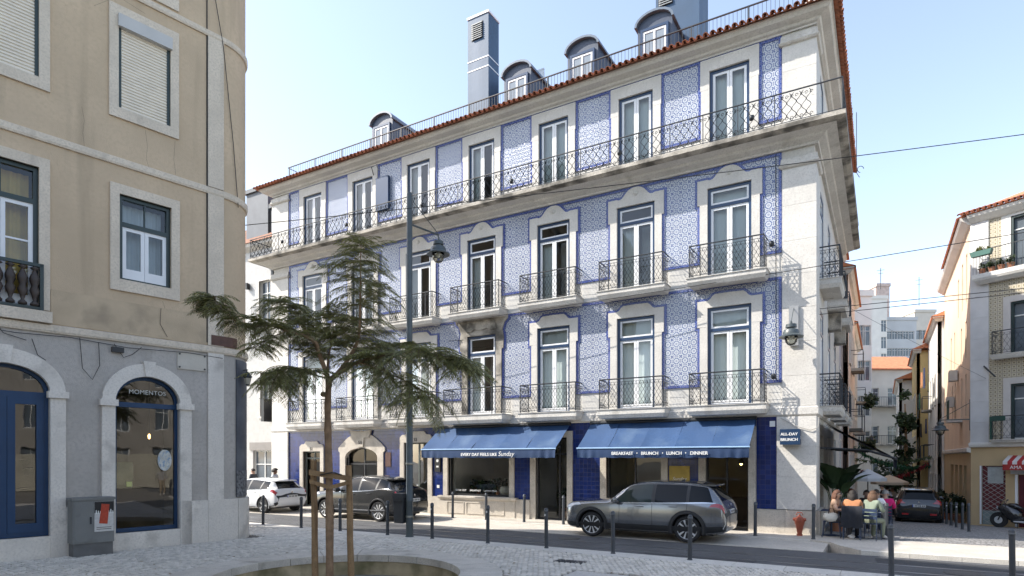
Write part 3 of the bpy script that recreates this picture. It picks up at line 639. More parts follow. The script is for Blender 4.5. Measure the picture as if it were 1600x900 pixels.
# side street falling away between the houses, laid with setts
mb=MB(); yy=[-.25,1.0]+[1+3*k for k in range(1,23)]
for a,b in zip(yy,yy[1:]):
    mb.face([(.0,a,street_z(a)+.045),(34 if a<12 else 6.5,a,street_z(a)+.045),(34 if b<12.5 else 6.5,b,street_z(b)+.045),(.0,b,street_z(b)+.045)])
setts=M('setts',(.20,.195,.19),.8,.2,2.5,.3,50)
def sett_material():
    m=bpy.data.materials.new('sett_paving'); m.use_nodes=True; nt=m.node_tree; L=nt.links; b=nt.nodes['Principled BSDF']; b.inputs['Roughness'].default_value=.75
    tc=_n(nt,'ShaderNodeTexCoord'); v=_n(nt,'ShaderNodeTexVoronoi'); v.feature='DISTANCE_TO_EDGE'; v.inputs['Scale'].default_value=9; L.new(tc.outputs['Object'],v.inputs['Vector'])
    v2=_n(nt,'ShaderNodeTexVoronoi'); v2.inputs['Scale'].default_value=9; L.new(tc.outputs['Object'],v2.inputs['Vector'])
    r=_n(nt,'ShaderNodeMapRange'); r.inputs[1].default_value=0; r.inputs[2].default_value=.12; L.new(v.outputs['Distance'],r.inputs[0])
    h=_n(nt,'ShaderNodeMix',data_type='RGBA'); h.inputs[6].default_value=(.19,.185,.18,1); h.inputs[7].default_value=(.36,.35,.335,1); L.new(v2.outputs['Color'],h.inputs[0])
    mx=_n(nt,'ShaderNodeMix',data_type='RGBA'); mx.inputs[6].default_value=(.09,.085,.08,1); L.new(h.outputs[2],mx.inputs[7]); L.new(r.outputs[0],mx.inputs[0]); L.new(mx.outputs[2],b.inputs['Base Color'])
    bp=_n(nt,'ShaderNodeBump'); bp.inputs['Strength'].default_value=.8; bp.inputs['Distance'].default_value=.02; L.new(r.outputs[0],bp.inputs['Height']); L.new(bp.outputs[0],b.inputs['Normal']); return m
tag(part('side_street',mb,sett_material(),None,fix=False),kind='structure')
# near pavement with the round tree pit
PC=(-7.18,-11.69); PR=2.34; PO=3.12
mb=MB(); n=64; oa=[(PC[0]+PR*math.cos(2*PI*k/n),PC[1]+PR*math.sin(2*PI*k/n)) for k in range(n)]
box_=[]
for k in range(n):
    t=2*PI*k/n; c,s=math.cos(t),math.sin(t); q=1e9
    for lim,cc,o in ((-60,c,PC[0]),(40,c,PC[0]),(-80,s,PC[1]),(-6.15,s,PC[1])):
        if abs(cc)>1e-9 and (lim-o)/cc>0: q=min(q,(lim-o)/cc)
    box_.append((PC[0]+c*q,PC[1]+s*q))
def zc(p,z): return (p[0],p[1],z)
for k in range(n):
    k2=(k+1)%n
    mb.face([zc(oa[k],PZ-.03),zc(box_[k],PZ-.03),zc(box_[k2],PZ-.03),zc(oa[k2],PZ-.03)])
for a,b in (((-60,-6.15),(40,-6.15)),): pass
for cx,cy in ((-60,-6.15),(40,-6.15),(-60,-80),(40,-80)):
    ks=sorted(range(n),key=lambda k:(box_[k][0]-cx)**2+(box_[k][1]-cy)**2)[:6]
    A_=[box_[k] for k in ks if abs(box_[k][0]-cx)<1e-6]; B_=[box_[k] for k in ks if abs(box_[k][1]-cy)<1e-6]
    if A_ and B_: mb.face([(cx,cy,PZ-.03),zc(A_[0],PZ-.03),zc(B_[0],PZ-.03)])
mb.face([(-60,-6.15,PZ-.03),(-60,-6.15,-.3),(40,-6.15,-.3),(40,-6.15,PZ-.03)])
near=tag(part('near_pavement',mb,joint_mat),kind='structure')
kn=MB(); kn.box(.004,.996,-.62,.0,-.2,PZ+.004); knm=kn.mesh('kerb_stone',kerb_mat)
for k in range(-24,8): inst('kerb_stone',knm,near,(k,-6.145,0))
# rim of the pit in curved stones, its wall and its earth floor
rim_mat=M('pit_rim_stone',(.55,.505,.44),.75,.12,2.5,.3,40,rand=.06,fine=.2,stain=((.24,.22,.18),2.2,.55,.8))
NS=20
for k in range(NS):
    a0=2*PI*k/NS+.003; a1=2*PI*(k+1)/NS-.003; m=MB(); q=[a0+(a1-a0)*j/4 for j in range(5)]
    poly=[(PC[0]+PO*math.cos(t),PC[1]+PO*math.sin(t)) for t in q]+[(PC[0]+(PR-.03)*math.cos(t),PC[1]+(PR-.03)*math.sin(t)) for t in reversed(q)]
    m.slab(poly,PZ-.1,PZ+.05); part('rim_stone',m,rim_mat,near)
m=MB(); N2=60
for k in range(N2):
    a0,a1=2*PI*k/N2,2*PI*(k+1)/N2
    m.face([(PC[0]+PR*math.cos(a),PC[1]+PR*math.sin(a),z) for a,z in ((a0,-.75),(a1,-.75),(a1,PZ),(a0,PZ))])
pit_wall=M('pit_wall_stone',(.50,.40,.25),.8,.25,1.5,.3,30,stain=((.17,.15,.07),1.6,.42,.68),streak=((.16,.14,.07),3,.5,.8))
part('pit_wall',m,pit_wall,near)
m=MB(); m.slab([(PC[0]+PR*math.cos(2*PI*k/40),PC[1]+PR*math.sin(2*PI*k/40)) for k in range(40)],-.9,-.7); part('pit_floor',m,soil,near)
# limestone setts of the near pavement: nearest 300 singly, the others joined
AX,AY=-13.850,-9.892; VLX,VLY=.17442,.98467
def in_cobbles(x,y):
    if y>-6.79 or y<-16.5 or x>5.5: return False
    d=math.hypot(x-PC[0],y-PC[1])
    if d<PO+.06: return False
    s=(x-AX)*VLY-(y-AY)*VLX                          # distance in front of the left house
    if s<.14 and y<-8.4: return False
    if y<-8.45 and x>-14.9 and math.hypot(x+14.78,y+9.38)<1.16: return False
    if x<-22: return False
    if y<-8.75-(.12*math.sin(x)) and x>-3.6: return False   # smooth slabs take over beside the pit
    return True
sm=[]
for q in range(8):
    m=MB(); r_=random.Random(q); o=.016
    b4=[(-.5+r_.uniform(0,.08),-.5+r_.uniform(0,.08)),(.5-r_.uniform(0,.08),-.5+r_.uniform(0,.08)),(.5-r_.uniform(0,.08),.5-r_.uniform(0,.08)),(-.5+r_.uniform(0,.08),.5-r_.uniform(0,.08))]
    i=m.vs([(x,y,-.03) for x,y in b4]+[(x*.96,y*.96,.0) for x,y in b4]+[(x*.72,y*.72,.012) for x,y in b4])
    for k in range(4):
        k2=(k+1)%4; m.f+= [(i+k,i+k2,i+4+k2,i+4+k),(i+4+k,i+4+k2,i+8+k2,i+8+k)]; m.m+=[0,0]
    m.f.append((i+8,i+9,i+10,i+11)); m.m.append(0); sm.append(m)
sett_mat=M('limestone_sett',(.56,.52,.455),.65,.18,14,.25,90,rand=.15)
SP=.125; cells=[]
yk=0; y=-6.85
while y>-16.4:
    x=-21.9+(SP*.5 if yk%2 else 0)
    while x<5.4:
        xx=x+rnd.uniform(-.012,.012); y2=y+rnd.uniform(-.012,.012)+.02*math.sin(x*1.7)
        if in_cobbles(xx,y2):
            dx,dy=xx-CAMX,y2-CAMY; dep=-dx*math.sin(YAW)+dy*math.cos(YAW); lat=dx*math.cos(YAW)+dy*math.sin(YAW)
            if dep>11 and abs(lat/dep)<.9: cells.append((dep,xx,y2))
        x+=SP
    y-=SP*.94; yk+=1
vis=sorted(c for c in cells if c[0]>12.25); nearset=set(vis[:300])
smm=[m.mesh('sett',sett_mat,fix=False) for m in sm]; big=MB()
for c in cells:
    q=rnd.randrange(8); rz=rnd.uniform(-.12,.12); s_=SP*.90
    if c in nearset: inst('sett',smm[q],near,(c[1],c[2],PZ+rnd.uniform(-.006,.004)),(rnd.uniform(-.03,.03),rnd.uniform(-.03,.03),rz),(s_,s_*.95,1))
    elif c[0]<26: big.add(sm[q],Matrix.Translation((c[1],c[2],PZ+rnd.uniform(-.006,.004)))@Matrix.Rotation(rz,4,'Z')@Matrix.Diagonal((s_,s_*.95,1,1)))
def rough_sett():
    m=bpy.data.materials.new('limestone_sett_field'); m.use_nodes=True; nt=m.node_tree; L=nt.links; b=nt.nodes['Principled BSDF']; b.inputs['Roughness'].default_value=.65
    g=_n(nt,'ShaderNodeNewGeometry'); cr=_n(nt,'ShaderNodeMix',data_type='RGBA'); cr.inputs[6].default_value=(.46,.425,.37,1); cr.inputs[7].default_value=(.66,.61,.535,1)
    L.new(g.outputs['Random Per Island'],cr.inputs[0]); L.new(cr.outputs[2],b.inputs['Base Color']); return m
tag(part('sett_field',big,rough_sett(),near,fix=False),kind='stuff')
# smooth slabs beside the pit
slab_mat=M('concrete_slab',(.48,.45,.405),.8,.12,2,.25,50,rand=.05,fine=.2)
for i in range(9):
    for j in range(7):
        x0=-3.55+i*1.1; y0=-8.8-(j+1)*.9
        if math.hypot(max(x0-.0,min(PC[0],x0+1.1))-PC[0],max(y0,min(PC[1],y0+.9))-PC[1])<PO+.05: continue
        m=MB(); m.box(x0+.004,x0+1.096,y0+.004,y0+.896,-.05,PZ-.004); part('paving_slab',m,slab_mat,near)
# drain grate and gratings
m=MB(); gx,gy=-4.1,-7.95; m.box(gx-.33,gx+.33,gy-.16,gy+.16,PZ-.02,PZ+.012)
for k in range(9): m.box(gx-.29+k*.068,gx-.255+k*.068,gy-.13,gy+.13,PZ+.012,PZ+.02)
tag(part('drain_grate',m,iron),'black slotted drain grate set flush in the pale setts','drain')

# ---------------------------------------------------------------- the beige corner house on the left
beige=M('beige_render',(.57,.44,.30),.9,.08,.8,.35,45,fine=.08,stain=((.48,.37,.25),.55,.46,.76),streak=((.38,.295,.20),1.9,.56,.84))
grey_r=M('grey_render',(.46,.425,.385),.9,.12,.9,.4,45,fine=.14,stain=((.36,.335,.30),.7,.48,.78),streak=((.31,.285,.255),1.7,.56,.85))
st_l=M('cream_stone',(.66,.57,.455),.8,.10,1.5,.35,24,fine=.18,streak=((.30,.26,.21),2.2,.6,.88))
st_w=M('white_stone',(.70,.65,.58),.75,.09,1.6,.3,26,fine=.14,stain=((.34,.31,.27),1.8,.56,.85))
dkgreen=M('dark_green_paint',(.018,.035,.034),.4,.1,3); royal=M('royal_blue_paint',(.005,.038,.105),.5,.08,3)
LB=thing('beige_corner_house','beige rendered corner house with rounded end, stone window frames and blue arched shop front','building',(AX,AY,0),math.atan2(VLY,VLX))
LH=15.95; XL=-5.6
TURN=R(117); RC=1.0
arc=[(.34+RC*math.sin(TURN*k/16),RC-RC*math.cos(TURN*k/16)) for k in range(17)]
endx,endy=arc[-1]; dxe,dye=math.cos(TURN),math.sin(TURN)
LP=[(XL,0.0),(.34,0.0)]+arc[1:]+[(endx+dxe*9,endy+dye*9)]
RP=LP[1:]
W1=(-2.28,-.80,.48,4.33); DR=(-5.2,-3.57,.55,4.36)
UPW=[(-2.18,-1.0,6.65,8.72),(-2.20,-1.02,10.8,13.05),(-5.1,-3.77,5.62,8.79),(-5.1,-3.77,10.8,13.05),(-2.2,-1.02,14.05,15.25)]
mb=MB(); wall_grid(mb,XL,.34,0,5.14,[W1,DR],0,.3); part('lower_wall',mb,grey_r,LB)
mb=MB(); wall_grid(mb,XL,.34,5.14,LH,UPW,0,.3); part('upper_wall',mb,beige,LB)
def arcwall(z0,z1,off,mat,name,pts=None,th=.25):
    m=MB(); m.sweep(pts or RP,[(off,z0),(off,z1),(off-th,z1),(off-th,z0)]); return part(name,m,mat,LB,35)
arcwall(0,5.14,0,grey_r,'rounded_lower_wall'); arcwall(5.14,LH,0,beige,'rounded_upper_wall')
m=MB(); m.sweep([LP[-1],(endx+dxe*9-3.5,4.0),(XL,6.0),(XL,.0)],[(0,0),(0,LH),(-.2,LH),(-.2,0)]); part('rear_wall',m,beige,LB)
m=MB(); m.slab([(x,y) for x,y in LP+[(XL,6.0)]],LH-.1,LH); part('roof_deck',m,terracotta,LB)
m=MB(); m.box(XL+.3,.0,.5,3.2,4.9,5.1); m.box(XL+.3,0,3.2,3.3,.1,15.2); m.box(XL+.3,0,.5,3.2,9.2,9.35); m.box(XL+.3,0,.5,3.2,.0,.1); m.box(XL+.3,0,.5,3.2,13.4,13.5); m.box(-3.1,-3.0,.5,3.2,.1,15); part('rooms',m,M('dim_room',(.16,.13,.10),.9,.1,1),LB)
for z0,z1,o in ((5.13,5.33,.07),(9.40,9.60,.06),(13.62,13.80,.06)):
    m=MB(); m.sweep(LP[:-1],[(0,z0),(o*.7,z0),(o,z0+.05),(o,z1-.03),(0,z1)]); part('string_course',m,st_l,LB)
for z0,z1,mt,n_ in ((1.16,5.13,st_w,'pilaster'),(5.33,9.4,st_l,'pilaster'),(9.6,13.62,st_l,'pilaster')):
    m=MB(); m.sweep([(-.08,0),(.34,0)],[(0,z0),(.045,z0),(.045,z1),(0,z1)]); part(n_,m,mt,LB)
# plinth stones
for a,b in ((-.78,-.10),(-.10,.36),(-3.0,-2.56),(-3.28,-3.0)):
    m=MB(); m.box(a+.003,b-.003,-.10,.05,0,1.18); part('plinth_stone',m,st_w,LB)
for j in range(0,15,3):
    m=MB(); pts=arc[j:j+4]; pts=[pts[0]]+pts[1:]; m.sweep(pts,[(-.05,0),(.10,0),(.10,1.18),(-.05,1.18)]); part('plinth_stone',m,st_w,LB,35)
m=MB(); m.box(W1[0],W1[1],-.08,.28,0,W1[2]); part('window_bulkhead',m,st_w,LB); m=MB(); m.box(DR[0],DR[1],-.08,.28,0,DR[2]); part('door_step',m,st_w,LB)
def arched_frame(o,spring,jw,name,key=True):
    a,b,z0,z1=o; xc=(a+b)/2; hw=(b-a)/2; rise=z1-spring; n=18; m=MB()
    inn=[(xc+hw*math.cos(PI*k/n),spring+rise*math.sin(PI*k/n)) for k in range(n+1)]; outr=[(xc+(hw+jw)*math.cos(PI*k/n),spring+(rise+jw*1.15)*math.sin(PI*k/n)) for k in range(n+1)]
    for k in range(n): m.prism([inn[k],outr[k],outr[k+1],inn[k+1]],-.09,.03)
    q=MB(); q.prism([(b,z1+.05)]+[(b,spring)]+[inn[k] for k in range(1,n)]+[(a,spring),(a,z1+.05)] ,.012,.05)
    part('spandrel',q,grey_r,LB)
    f=part(name,m,st_w,LB)
    for s in (a-jw,b):
        m=MB(); m.box(s,s+jw,-.085,.03,1.18,spring-.12); part('jamb',m,st_w,LB); m=MB(); m.box(s-.05,s+jw+.05,-.14,.03,spring-.12,spring+.03); part('impost',m,st_w,LB); m=MB(); m.box(s,s+jw,-.1,.03,0,1.18); part('jamb_base',m,st_w,LB)
    if key: m=MB(); m.prism([(xc-.09,z1-.0),(xc+.09,z1),(xc+.14,z1+jw*1.2+.04),(xc-.14,z1+jw*1.2+.04)],-.14,.0); part('keystone',m,st_w,LB)
    return inn,xc
shopg=glass('shop_front_glass',(.62,.62,.56),1.55,.004,2.6)
inn,xc=arched_frame(W1,3.68,.28,'arch')
def arch_window(o,spring,inn,mull,name,tr):
    a,b,z0,z1=o; m=MB(); T=.075; y=.10
    m.box(a,a+T,y,y+.09,z0,spring); m.box(b-T,b,y,y+.09,z0,spring); m.box(a+T,b-T,y+.001,y+.091,z0,z0+.10); m.box(a+T,b-T,y-.01,y+.092,tr-.06,tr+.06)
    xc=(a+b)/2; ix=[(xc+(x-xc)*.91,spring+(z-spring)*.88) for x,z in inn]
    for k in range(len(inn)-1): m.prism([ix[k],inn[k],inn[k+1],ix[k+1]],y,y+.09)
    for q in mull: m.box(q-.07,q+.07,y-.004,y+.095,z0+.1,tr-.06)
    w_=part(name,m,royal,LB); g=MB(); g.face([(a+.02,y+.05,z0+.02),(b-.02,y+.05,z0+.02),(b-.02,y+.05,tr),(a+.02,y+.05,tr)]); part('pane',g,shopg,w_)
    g=MB(); g.face([(a+.02,y+.052,tr)]+[(b-.02,y+.052,tr)]+[(x,y+.052,z) for x,z in ix]); part('pane',g,shopg,w_); return w_
sw=arch_window(W1,3.68,inn,[],'arched_shop_window',3.62)
inn2,_=arched_frame(DR,3.78,.29,'arch'); dw=arch_window(DR,3.78,inn2,[-4.385],'arched_shop_door',3.72)
m=MB()
for x0,x1 in ((-5.1,-4.46),(-4.31,-3.65)):
    for q in ((x0,x0+.14,.65,3.66),(x1-.14,x1,.65,3.66),(x0+.14,x1-.14,.65,.85),(x0+.14,x1-.14,3.5,3.66)): m.box(q[0],q[1],.085,.16,q[2],q[3])
part('door_leaf',m,royal,dw)
# lettering and stickers on the shop glass
lett=M('pale_lettering',(.62,.62,.58),.6,0)
inst('lettering',text_mesh('MOMENTOS',.15,lett,.002,space=1.05),sw,(-1.5,.135,3.95),(R(90),0,0))
m=MB(); m.lathe([(0,.0),(.20,.0),(.20,.008),(0,.008)],28,(0,0,0),0,'y'); st=inst('round_sticker',m.mesh('round_sticker',M('sticker',(.55,.55,.50),.6,.3,9,stain=((.25,.34,.45),16,.5,.6))),sw,(-1.1,.128,2.25)); st.scale=(.85,1,1.35)
m=MB(); m.box(-2.2,-1.83,.13,.136,1.55,2.2); part('menu_frame',m,glass('acrylic',(.75,.78,.75),1.5,.05,2),sw); m=MB(); m.box(-1.98,-1.86,.12,.129,1.6,1.72); part('note',m,M('note',(.5,.5,.2),.8,.1,5),sw)
m=MB(); m.lathe([(0,-.05),(.03,-.02),(.035,.05),(.015,.09),(0,.1)],10,(-1.2,.9,2.85)); part('hanging_bulb',m,emis('bulb',(1,.62,.25),3),sw,True)
m=MB(); m.tube([(-1.2,.9,2.95),(-1.2,.9,4.8)],.006,4); part('bulb_cord',m,dark_frame,sw)
# upper windows with stone frames
for (a,b,z0,z1),sill in ((UPW[0],.28),(UPW[1],.25),(UPW[2],0),(UPW[3],.25),(UPW[4],.2)):
    jw=.2
    for q in ((a-jw,a,z0-sill,z1+.23),(b,b+jw,z0-sill,z1+.23)): m=MB(); m.box(q[0],q[1],-.05,.05,q[2],min(q[3],15)); part('window_jamb',m,st_l,LB)
    m=MB(); m.box(a,b,-.049,.05,z1,z1+.23) if z1<15 else None
    if m.v: part('window_lintel',m,st_l,LB)
    if sill: m=MB(); m.box(a,b,-.055,.05,z0-sill,z0); part('window_sill',m,st_l,LB)
def sash(a,b,z0,z1,tr,yel=False,name='window'):
    m=MB(); T=.09; y=.05
    m.box(a,a+T,y,y+.1,z0,z1); m.box(b-T,b,y,y+.1,z0,z1); m.box(a+T,b-T,y+.001,y+.101,z1-T,z1); m.box(a+T,b-T,y+.001,y+.101,z0,z0+.06); m.box(a+T,b-T,y-.005,y+.102,tr-.055,tr+.055)
    xm=(a+b)/2; m.box(xm-.015,xm+.015,y+.02,y+.07,tr+.055,z1-T)
    w_=part(name,m,dkgreen,LB)
    for x0,x1 in ((a+T,xm-.004),(xm+.004,b-T)):
        c=MB(); F=.085; c.box(x0,x0+F,y+.02,y+.08,z0+.06,tr-.055); c.box(x1-F,x1,y+.02,y+.08,z0+.06,tr-.055); c.box(x0+F,x1-F,y+.021,y+.081,tr-.055-F,tr-.055); c.box(x0+F,x1-F,y+.021,y+.081,z0+.06,z0+.3)
        if yel: c.box(x0+F,x1-F,y+.022,y+.079,7.1,7.14)
        cs=part('casement',c,white_paint,w_)
    g=MB(); g.face([(a+T,y+.05,z0+.06),(b-T,y+.05,z0+.06),(b-T,y+.05,z1-T),(a+T,y+.05,z1-T)]); part('pane',g,glass('left_pane',(.85,.9,.9),1.5,.01,1.6),w_)
    c=MB(); n=30
    for k in range(n):
        x0=a+.1+(b-a-.2)*k/n; x1=a+.1+(b-a-.2)*(k+1)/n; y0=.42+.02*math.sin(k*1.4); y1=.42+.02*math.sin((k+1)*1.4); c.face([(x0,y0,z0+.05),(x1,y1,z0+.05),(x1,y1,z1-.1),(x0,y0,z1-.1)])
    part('curtain',c,M('yellow_curtain',(.62,.42,.12),.9,.1,3) if yel else M('net_curtain',(.50,.55,.60),.9,.06,3),w_,True)
    return w_
sash(*UPW[0],8.02); bw=sash(*UPW[2],8.02,True,'balcony_window'); sash(*UPW[4],15.0)
slat=M('shutter_slat',(.76,.69,.58),.6,.06,3)
for (a,b,z0,z1) in (UPW[1],UPW[3]):
    m=MB(); m.box(a,a+.07,.0,.09,z0,z1); m.box(b-.07,b,.0,.09,z0,z1); s_=part('roller_shutter',m,dkgreen,LB)
    c=MB(); z=z0+.02
    while z<z1-.3:
        c.prism([(0,0),(1,0),(1,1),(0,1)],0,0) if False else None
        x0,x1=a+.07,b-.07; i=c.vs([(x0,.05,z),(x1,.05,z),(x1,.02,z+.018),(x0,.02,z+.018),(x1,.02,z+.058),(x0,.02,z+.058),(x1,.05,z+.075),(x0,.05,z+.075)])
        c.f+=[(i,i+1,i+2,i+3),(i+3,i+2,i+4,i+5),(i+5,i+4,i+6,i+7)]; c.m+=[0]*3; z+=.075
    tag(part('shutter_slats',c,slat,s_,fix=False),kind='stuff')
    c=MB(); c.box(a-.02,b+.02,-.12,.05,z1-.30,z1); part('shutter_box',c,M('shutter_box',(.50,.49,.47),.5,.05,2),s_)
# balcony with turned cast iron balusters
m=MB(); m.box(XL,-3.55,-.16,.05,5.33,5.58); part('balcony_sill',m,st_l,LB)
m=MB(); m.box(XL,-3.72,-.12,-.04,6.55,6.62); m.box(XL,-3.72,-.11,-.05,5.60,5.66); m.box(-3.77,-3.70,-.12,-.04,5.58,6.62); rl=part('balcony_railing',m,dkgreen,LB)
bal=MB(); bal.lathe([(.02,5.66),(.085,5.68),(.085,5.72),(.03,5.78),(.05,5.86),(.10,6.0),(.06,6.1),(.095,6.2),(.10,6.28),(.05,6.4),(.03,6.46),(.09,6.5),(.02,6.55)],10); balm=bal.mesh('baluster',M('cast_iron_brown',(.045,.032,.026),.55,.3,9),True)
for k in range(8): inst('baluster',balm,rl,(-3.86-k*.215,-.08,0))
# worn plaster base strip below the window, plaque, cables, vents, drainpipe lines
m=MB(); m.box(-3.55,.0,-.018,.0,5.34,6.12); part('render_band',m,M('beige_band',(.50,.39,.265),.9,.14,1.2,.3,40,stain=((.32,.255,.18),1.5,.5,.75)),LB)
m=MB(); m.box(-.85,-.12,-.03,.0,4.62,5.06); pq=part('stone_plaque',m,M('plaque',(.52,.48,.41),.7,.1,3,.2,40),LB)
for x in (-.80,-.17):
    for z in (4.67,5.01): m=MB(); m.lathe([(0,-.02),(.022,-.02),(.022,0),(0,0)],8,(x,-.03,z),0,'y'); part('plaque_bolt',m,iron,pq)
cab=M('cable_black',(.02,.02,.02),.6,.1,3)
def cable(pts,r=.008,name='wall_cable',par=LB): m=MB(); m.tube(pts,r,5); return part(name,m,cab,par)
cable([(-5.5,-.05,5.12),(-4.2,-.05,5.04),(-3.2,-.05,5.08),(-2.0,-.05,5.0),(-.6,-.05,5.06),(.3,-.05,5.02)]); cable([(-3.0,-.04,5.1),(-2.95,-.05,4.4),(-2.75,-.05,4.15),(-2.6,-.05,4.5),(-2.62,-.04,5.05)]); cable([(-2.3,-.05,5.06),(-2.1,-.06,4.75),(-1.9,-.05,4.85),(-1.7,-.05,5.05)])
cable([(-3.9,-.04,4.95),(-3.8,-.05,4.6),(-3.65,-.05,4.5)]); cable([(-4.6,-.05,5.3),(-4.4,-.05,5.0),(-4.0,-.05,4.9)]); cable([(-1.25,-.04,6.1),(-1.27,-.04,5.7),(-1.1,-.04,5.4)],.006)
cable([(-.10,-.02,15),(-.10,-.02,5.4)],.016,'down_conductor')
cable([(.05,-.05,15),(.32,-.06,13.5),(.62,.0,11),(.78,.05,9.3)],.01)
m=MB(); m.box(-2.35,-2.1,-.1,0,4.86,4.98); part('junction_box',m,dark_frame,LB)
# cracks in the render: thin dark grooves with their own shape
cr=M('crack',(.17,.14,.11),.95,.1,4)
for pts in ([(-2.95,.0,10.5),(-2.9,0,10.2),(-2.93,0,9.9),(-2.9,0,9.6)],[(-1.6,0,10.5),(-1.55,0,10.1),(-1.58,0,9.8),(-1.52,0,9.6)],[(-.9,0,10.5),(-.93,0,10.0),(-.88,0,9.62)],[(-1.2,0,6.3),(-1.1,0,6.0),(-1.05,0,5.7),(-.95,0,5.5)],[(-2.7,0,13.0),(-2.2,0,13.5),(-1.6,0,13.4)]):
    m=MB(); m.tube(pts,.003,4); part('render_crack',m,cr,LB)
# printed banner stretched round the corner, brown tile patch
m=MB(); m.sweep(arc[3:15],[(.015,1.22),(.035,1.22),(.035,5.05),(.015,5.05)]); bn=part('corner_banner',m,M('banner_print',(.065,.072,.088),.55,.35,1.6,.15,6,stain=((.13,.14,.155),1.1,.45,.7)),LB,35)
m=MB(); m.sweep(arc[3:15],[(.036,1.22),(.040,1.22),(.040,1.95),(.036,1.95)]); part('banner_foot_print',m,M('banner_cobbles',(.16,.165,.175),.6,.4,9,stain=((.05,.05,.055),14,.5,.6)),bn,35)
m=MB(); m.sweep([(.0,0),(.34,0)]+arc[1:4],[(0,5.35),(.055,5.35),(.055,5.62),(0,5.62)]); part('brown_tile_patch',m,M('brown_tiles',(.10,.045,.03),.6,.25,8),LB)
# neighbour to the left of it (outside the picture, added to shade the square)
NB=thing('unseen_shade_house','unseen tall pale house beside the beige corner house, added to shade the square','building',(AX,AY,0),math.atan2(VLY,VLX))
m=MB(); wall_grid(m,-28,XL-.02,0,21,[(x,x+1.1,z,z+2) for x in (-26,-22.5,-19,-15.5,-12,-8.8) for z in (1,5,9,13,17)],0,.2); part('front_wall',m,M('pale_yellow_render',(.55,.42,.20),.9,.1,1),NB)
m=MB(); m.box(-28,XL-.02,.2,9,0,20.98); part('core',m,M('core_dark',(.05,.05,.055),.5,.1,1),NB)
m=MB(); m.sweep([(-28,0),(XL-.02,0)],[(0,20.8),(.4,20.9),(.4,21.1),(0,21.1)]); part('cornice',m,st_l,NB)
# ---------------------------------------------------------------- street furniture
boll_mat=M('bollard_paint',(.040,.046,.055),.45,.15,5,.1,30,rand=.12,stain=((.075,.075,.075),9,.6,.8))
def on_street(px,py):
    z=0
    for _ in range(12): p=ground(px,py,z); z=street_z(p[1])+.045
    return (p[0],p[1],z)
bm_=MB(); bm_.lathe([(.058,0),(.058,.02),(.048,.03),(.046,.90),(.052,.905),(.052,.965),(.045,.985),(.025,1.0),(0,1.003)],14); bbody=bm_.mesh('bollard',boll_mat,35)
rg=MB(); rg.lathe([(.0535,.915),(.0545,.93),(.0535,.945)],14); ring=rg.mesh('collar',M('collar_paint',(.10,.11,.12),.4,.1,4),True)
bd=MB(); bd.lathe([(0,-.004),(.028,-.004),(.028,.0),(0,0)],14,(0,-.047,.83),0,'y'); badge=bd.mesh('badge',M('badge_white',(.6,.6,.58),.5,.15,30))
def bollard(x,y,z,label,badge_on=False,group=None,h=1.0,rz=0):
    o=inst('bollard',bbody,None,(x,y,z),(rnd.uniform(-.015,.015),rnd.uniform(-.015,.015),rz)); o.scale=(1,1,h); tag(o,label,'bollard',group); inst('collar',ring,o)
    if badge_on: inst('badge',badge,o)
NBX=[-16.24,-14.37,-12.63,-10.71,-9.07,-7.23,-5.49,-3.73,-1.94,1.85,3.65]
LBN={0:'dark bollard beside the poster box on the cobbled pavement',1:'dark bollard on the kerb in line with the tail of the white hatchback',2:'dark bollard on the kerb beside the three tree stakes',3:'dark kerb bollard just before the lamp post with the litter bin',4:'dark kerb bollard just after the lamp post with the litter bin',5:'dark kerb bollard with a round white badge facing the shop window',6:'dark kerb bollard across from the café doorway and plants',7:'dark kerb bollard across from the front doors of the grey suv',8:'dark kerb bollard across from the rear wheel of the grey suv',9:'tall dark kerb bollard across the road from the terrace diners',10:'tall dark kerb bollard across from the motorcycle'}
for i,x in enumerate(NBX): bollard(x,-6.40,PZ,LBN[i],i in (2,3,4,5,6),None,1.0,rnd.uniform(-.5,.1))
for x,y,t in ((-12.2,-1.15,'slim bollard on the far kerb by the blue tile strip with the intercom'),(-10.7,-1.15,'slim bollard on the far kerb in front of the stone bulkhead'),(-9.11,-1.15,'slim bollard on the far kerb by the narrow blue tile panel'),(-7.58,-1.15,'slim bollard on the far kerb in front of the café door'),(-1.46,-1.10,'slim bollard on the far kerb behind the grey suv'),(.06,-1.10,'slim bollard on the far kerb next to the red hydrant'),(1.72,.15,'dark bollard with white badge beside the terrace chairs'),(1.80,.62,'dark bollard just behind the badge bollard by the terrace')):
    bollard(x,y,PZ if y<0 else street_z(y)+.045,t,x in(1.72,),None,.98)
for k,(px_,py_) in enumerate(((1514,830.7),(1503.7,827.3),(1494,824),(1486,821),(1479,818.7),(1473,816.7))):
    p=on_street(px_,py_); bollard(p[0],p[1],p[2],['bollard at the corner of the shuttered shop, first of the side street row','second bollard of the side street row from the shuttered shop corner','third bollard of the side street row from the shuttered shop corner','fourth bollard of the side street row from the shuttered shop corner','fifth bollard of the side street row from the shuttered shop corner','last bollard of the side street row, beside the black suv'][k],k in(2,4),'bollards of the side street row')
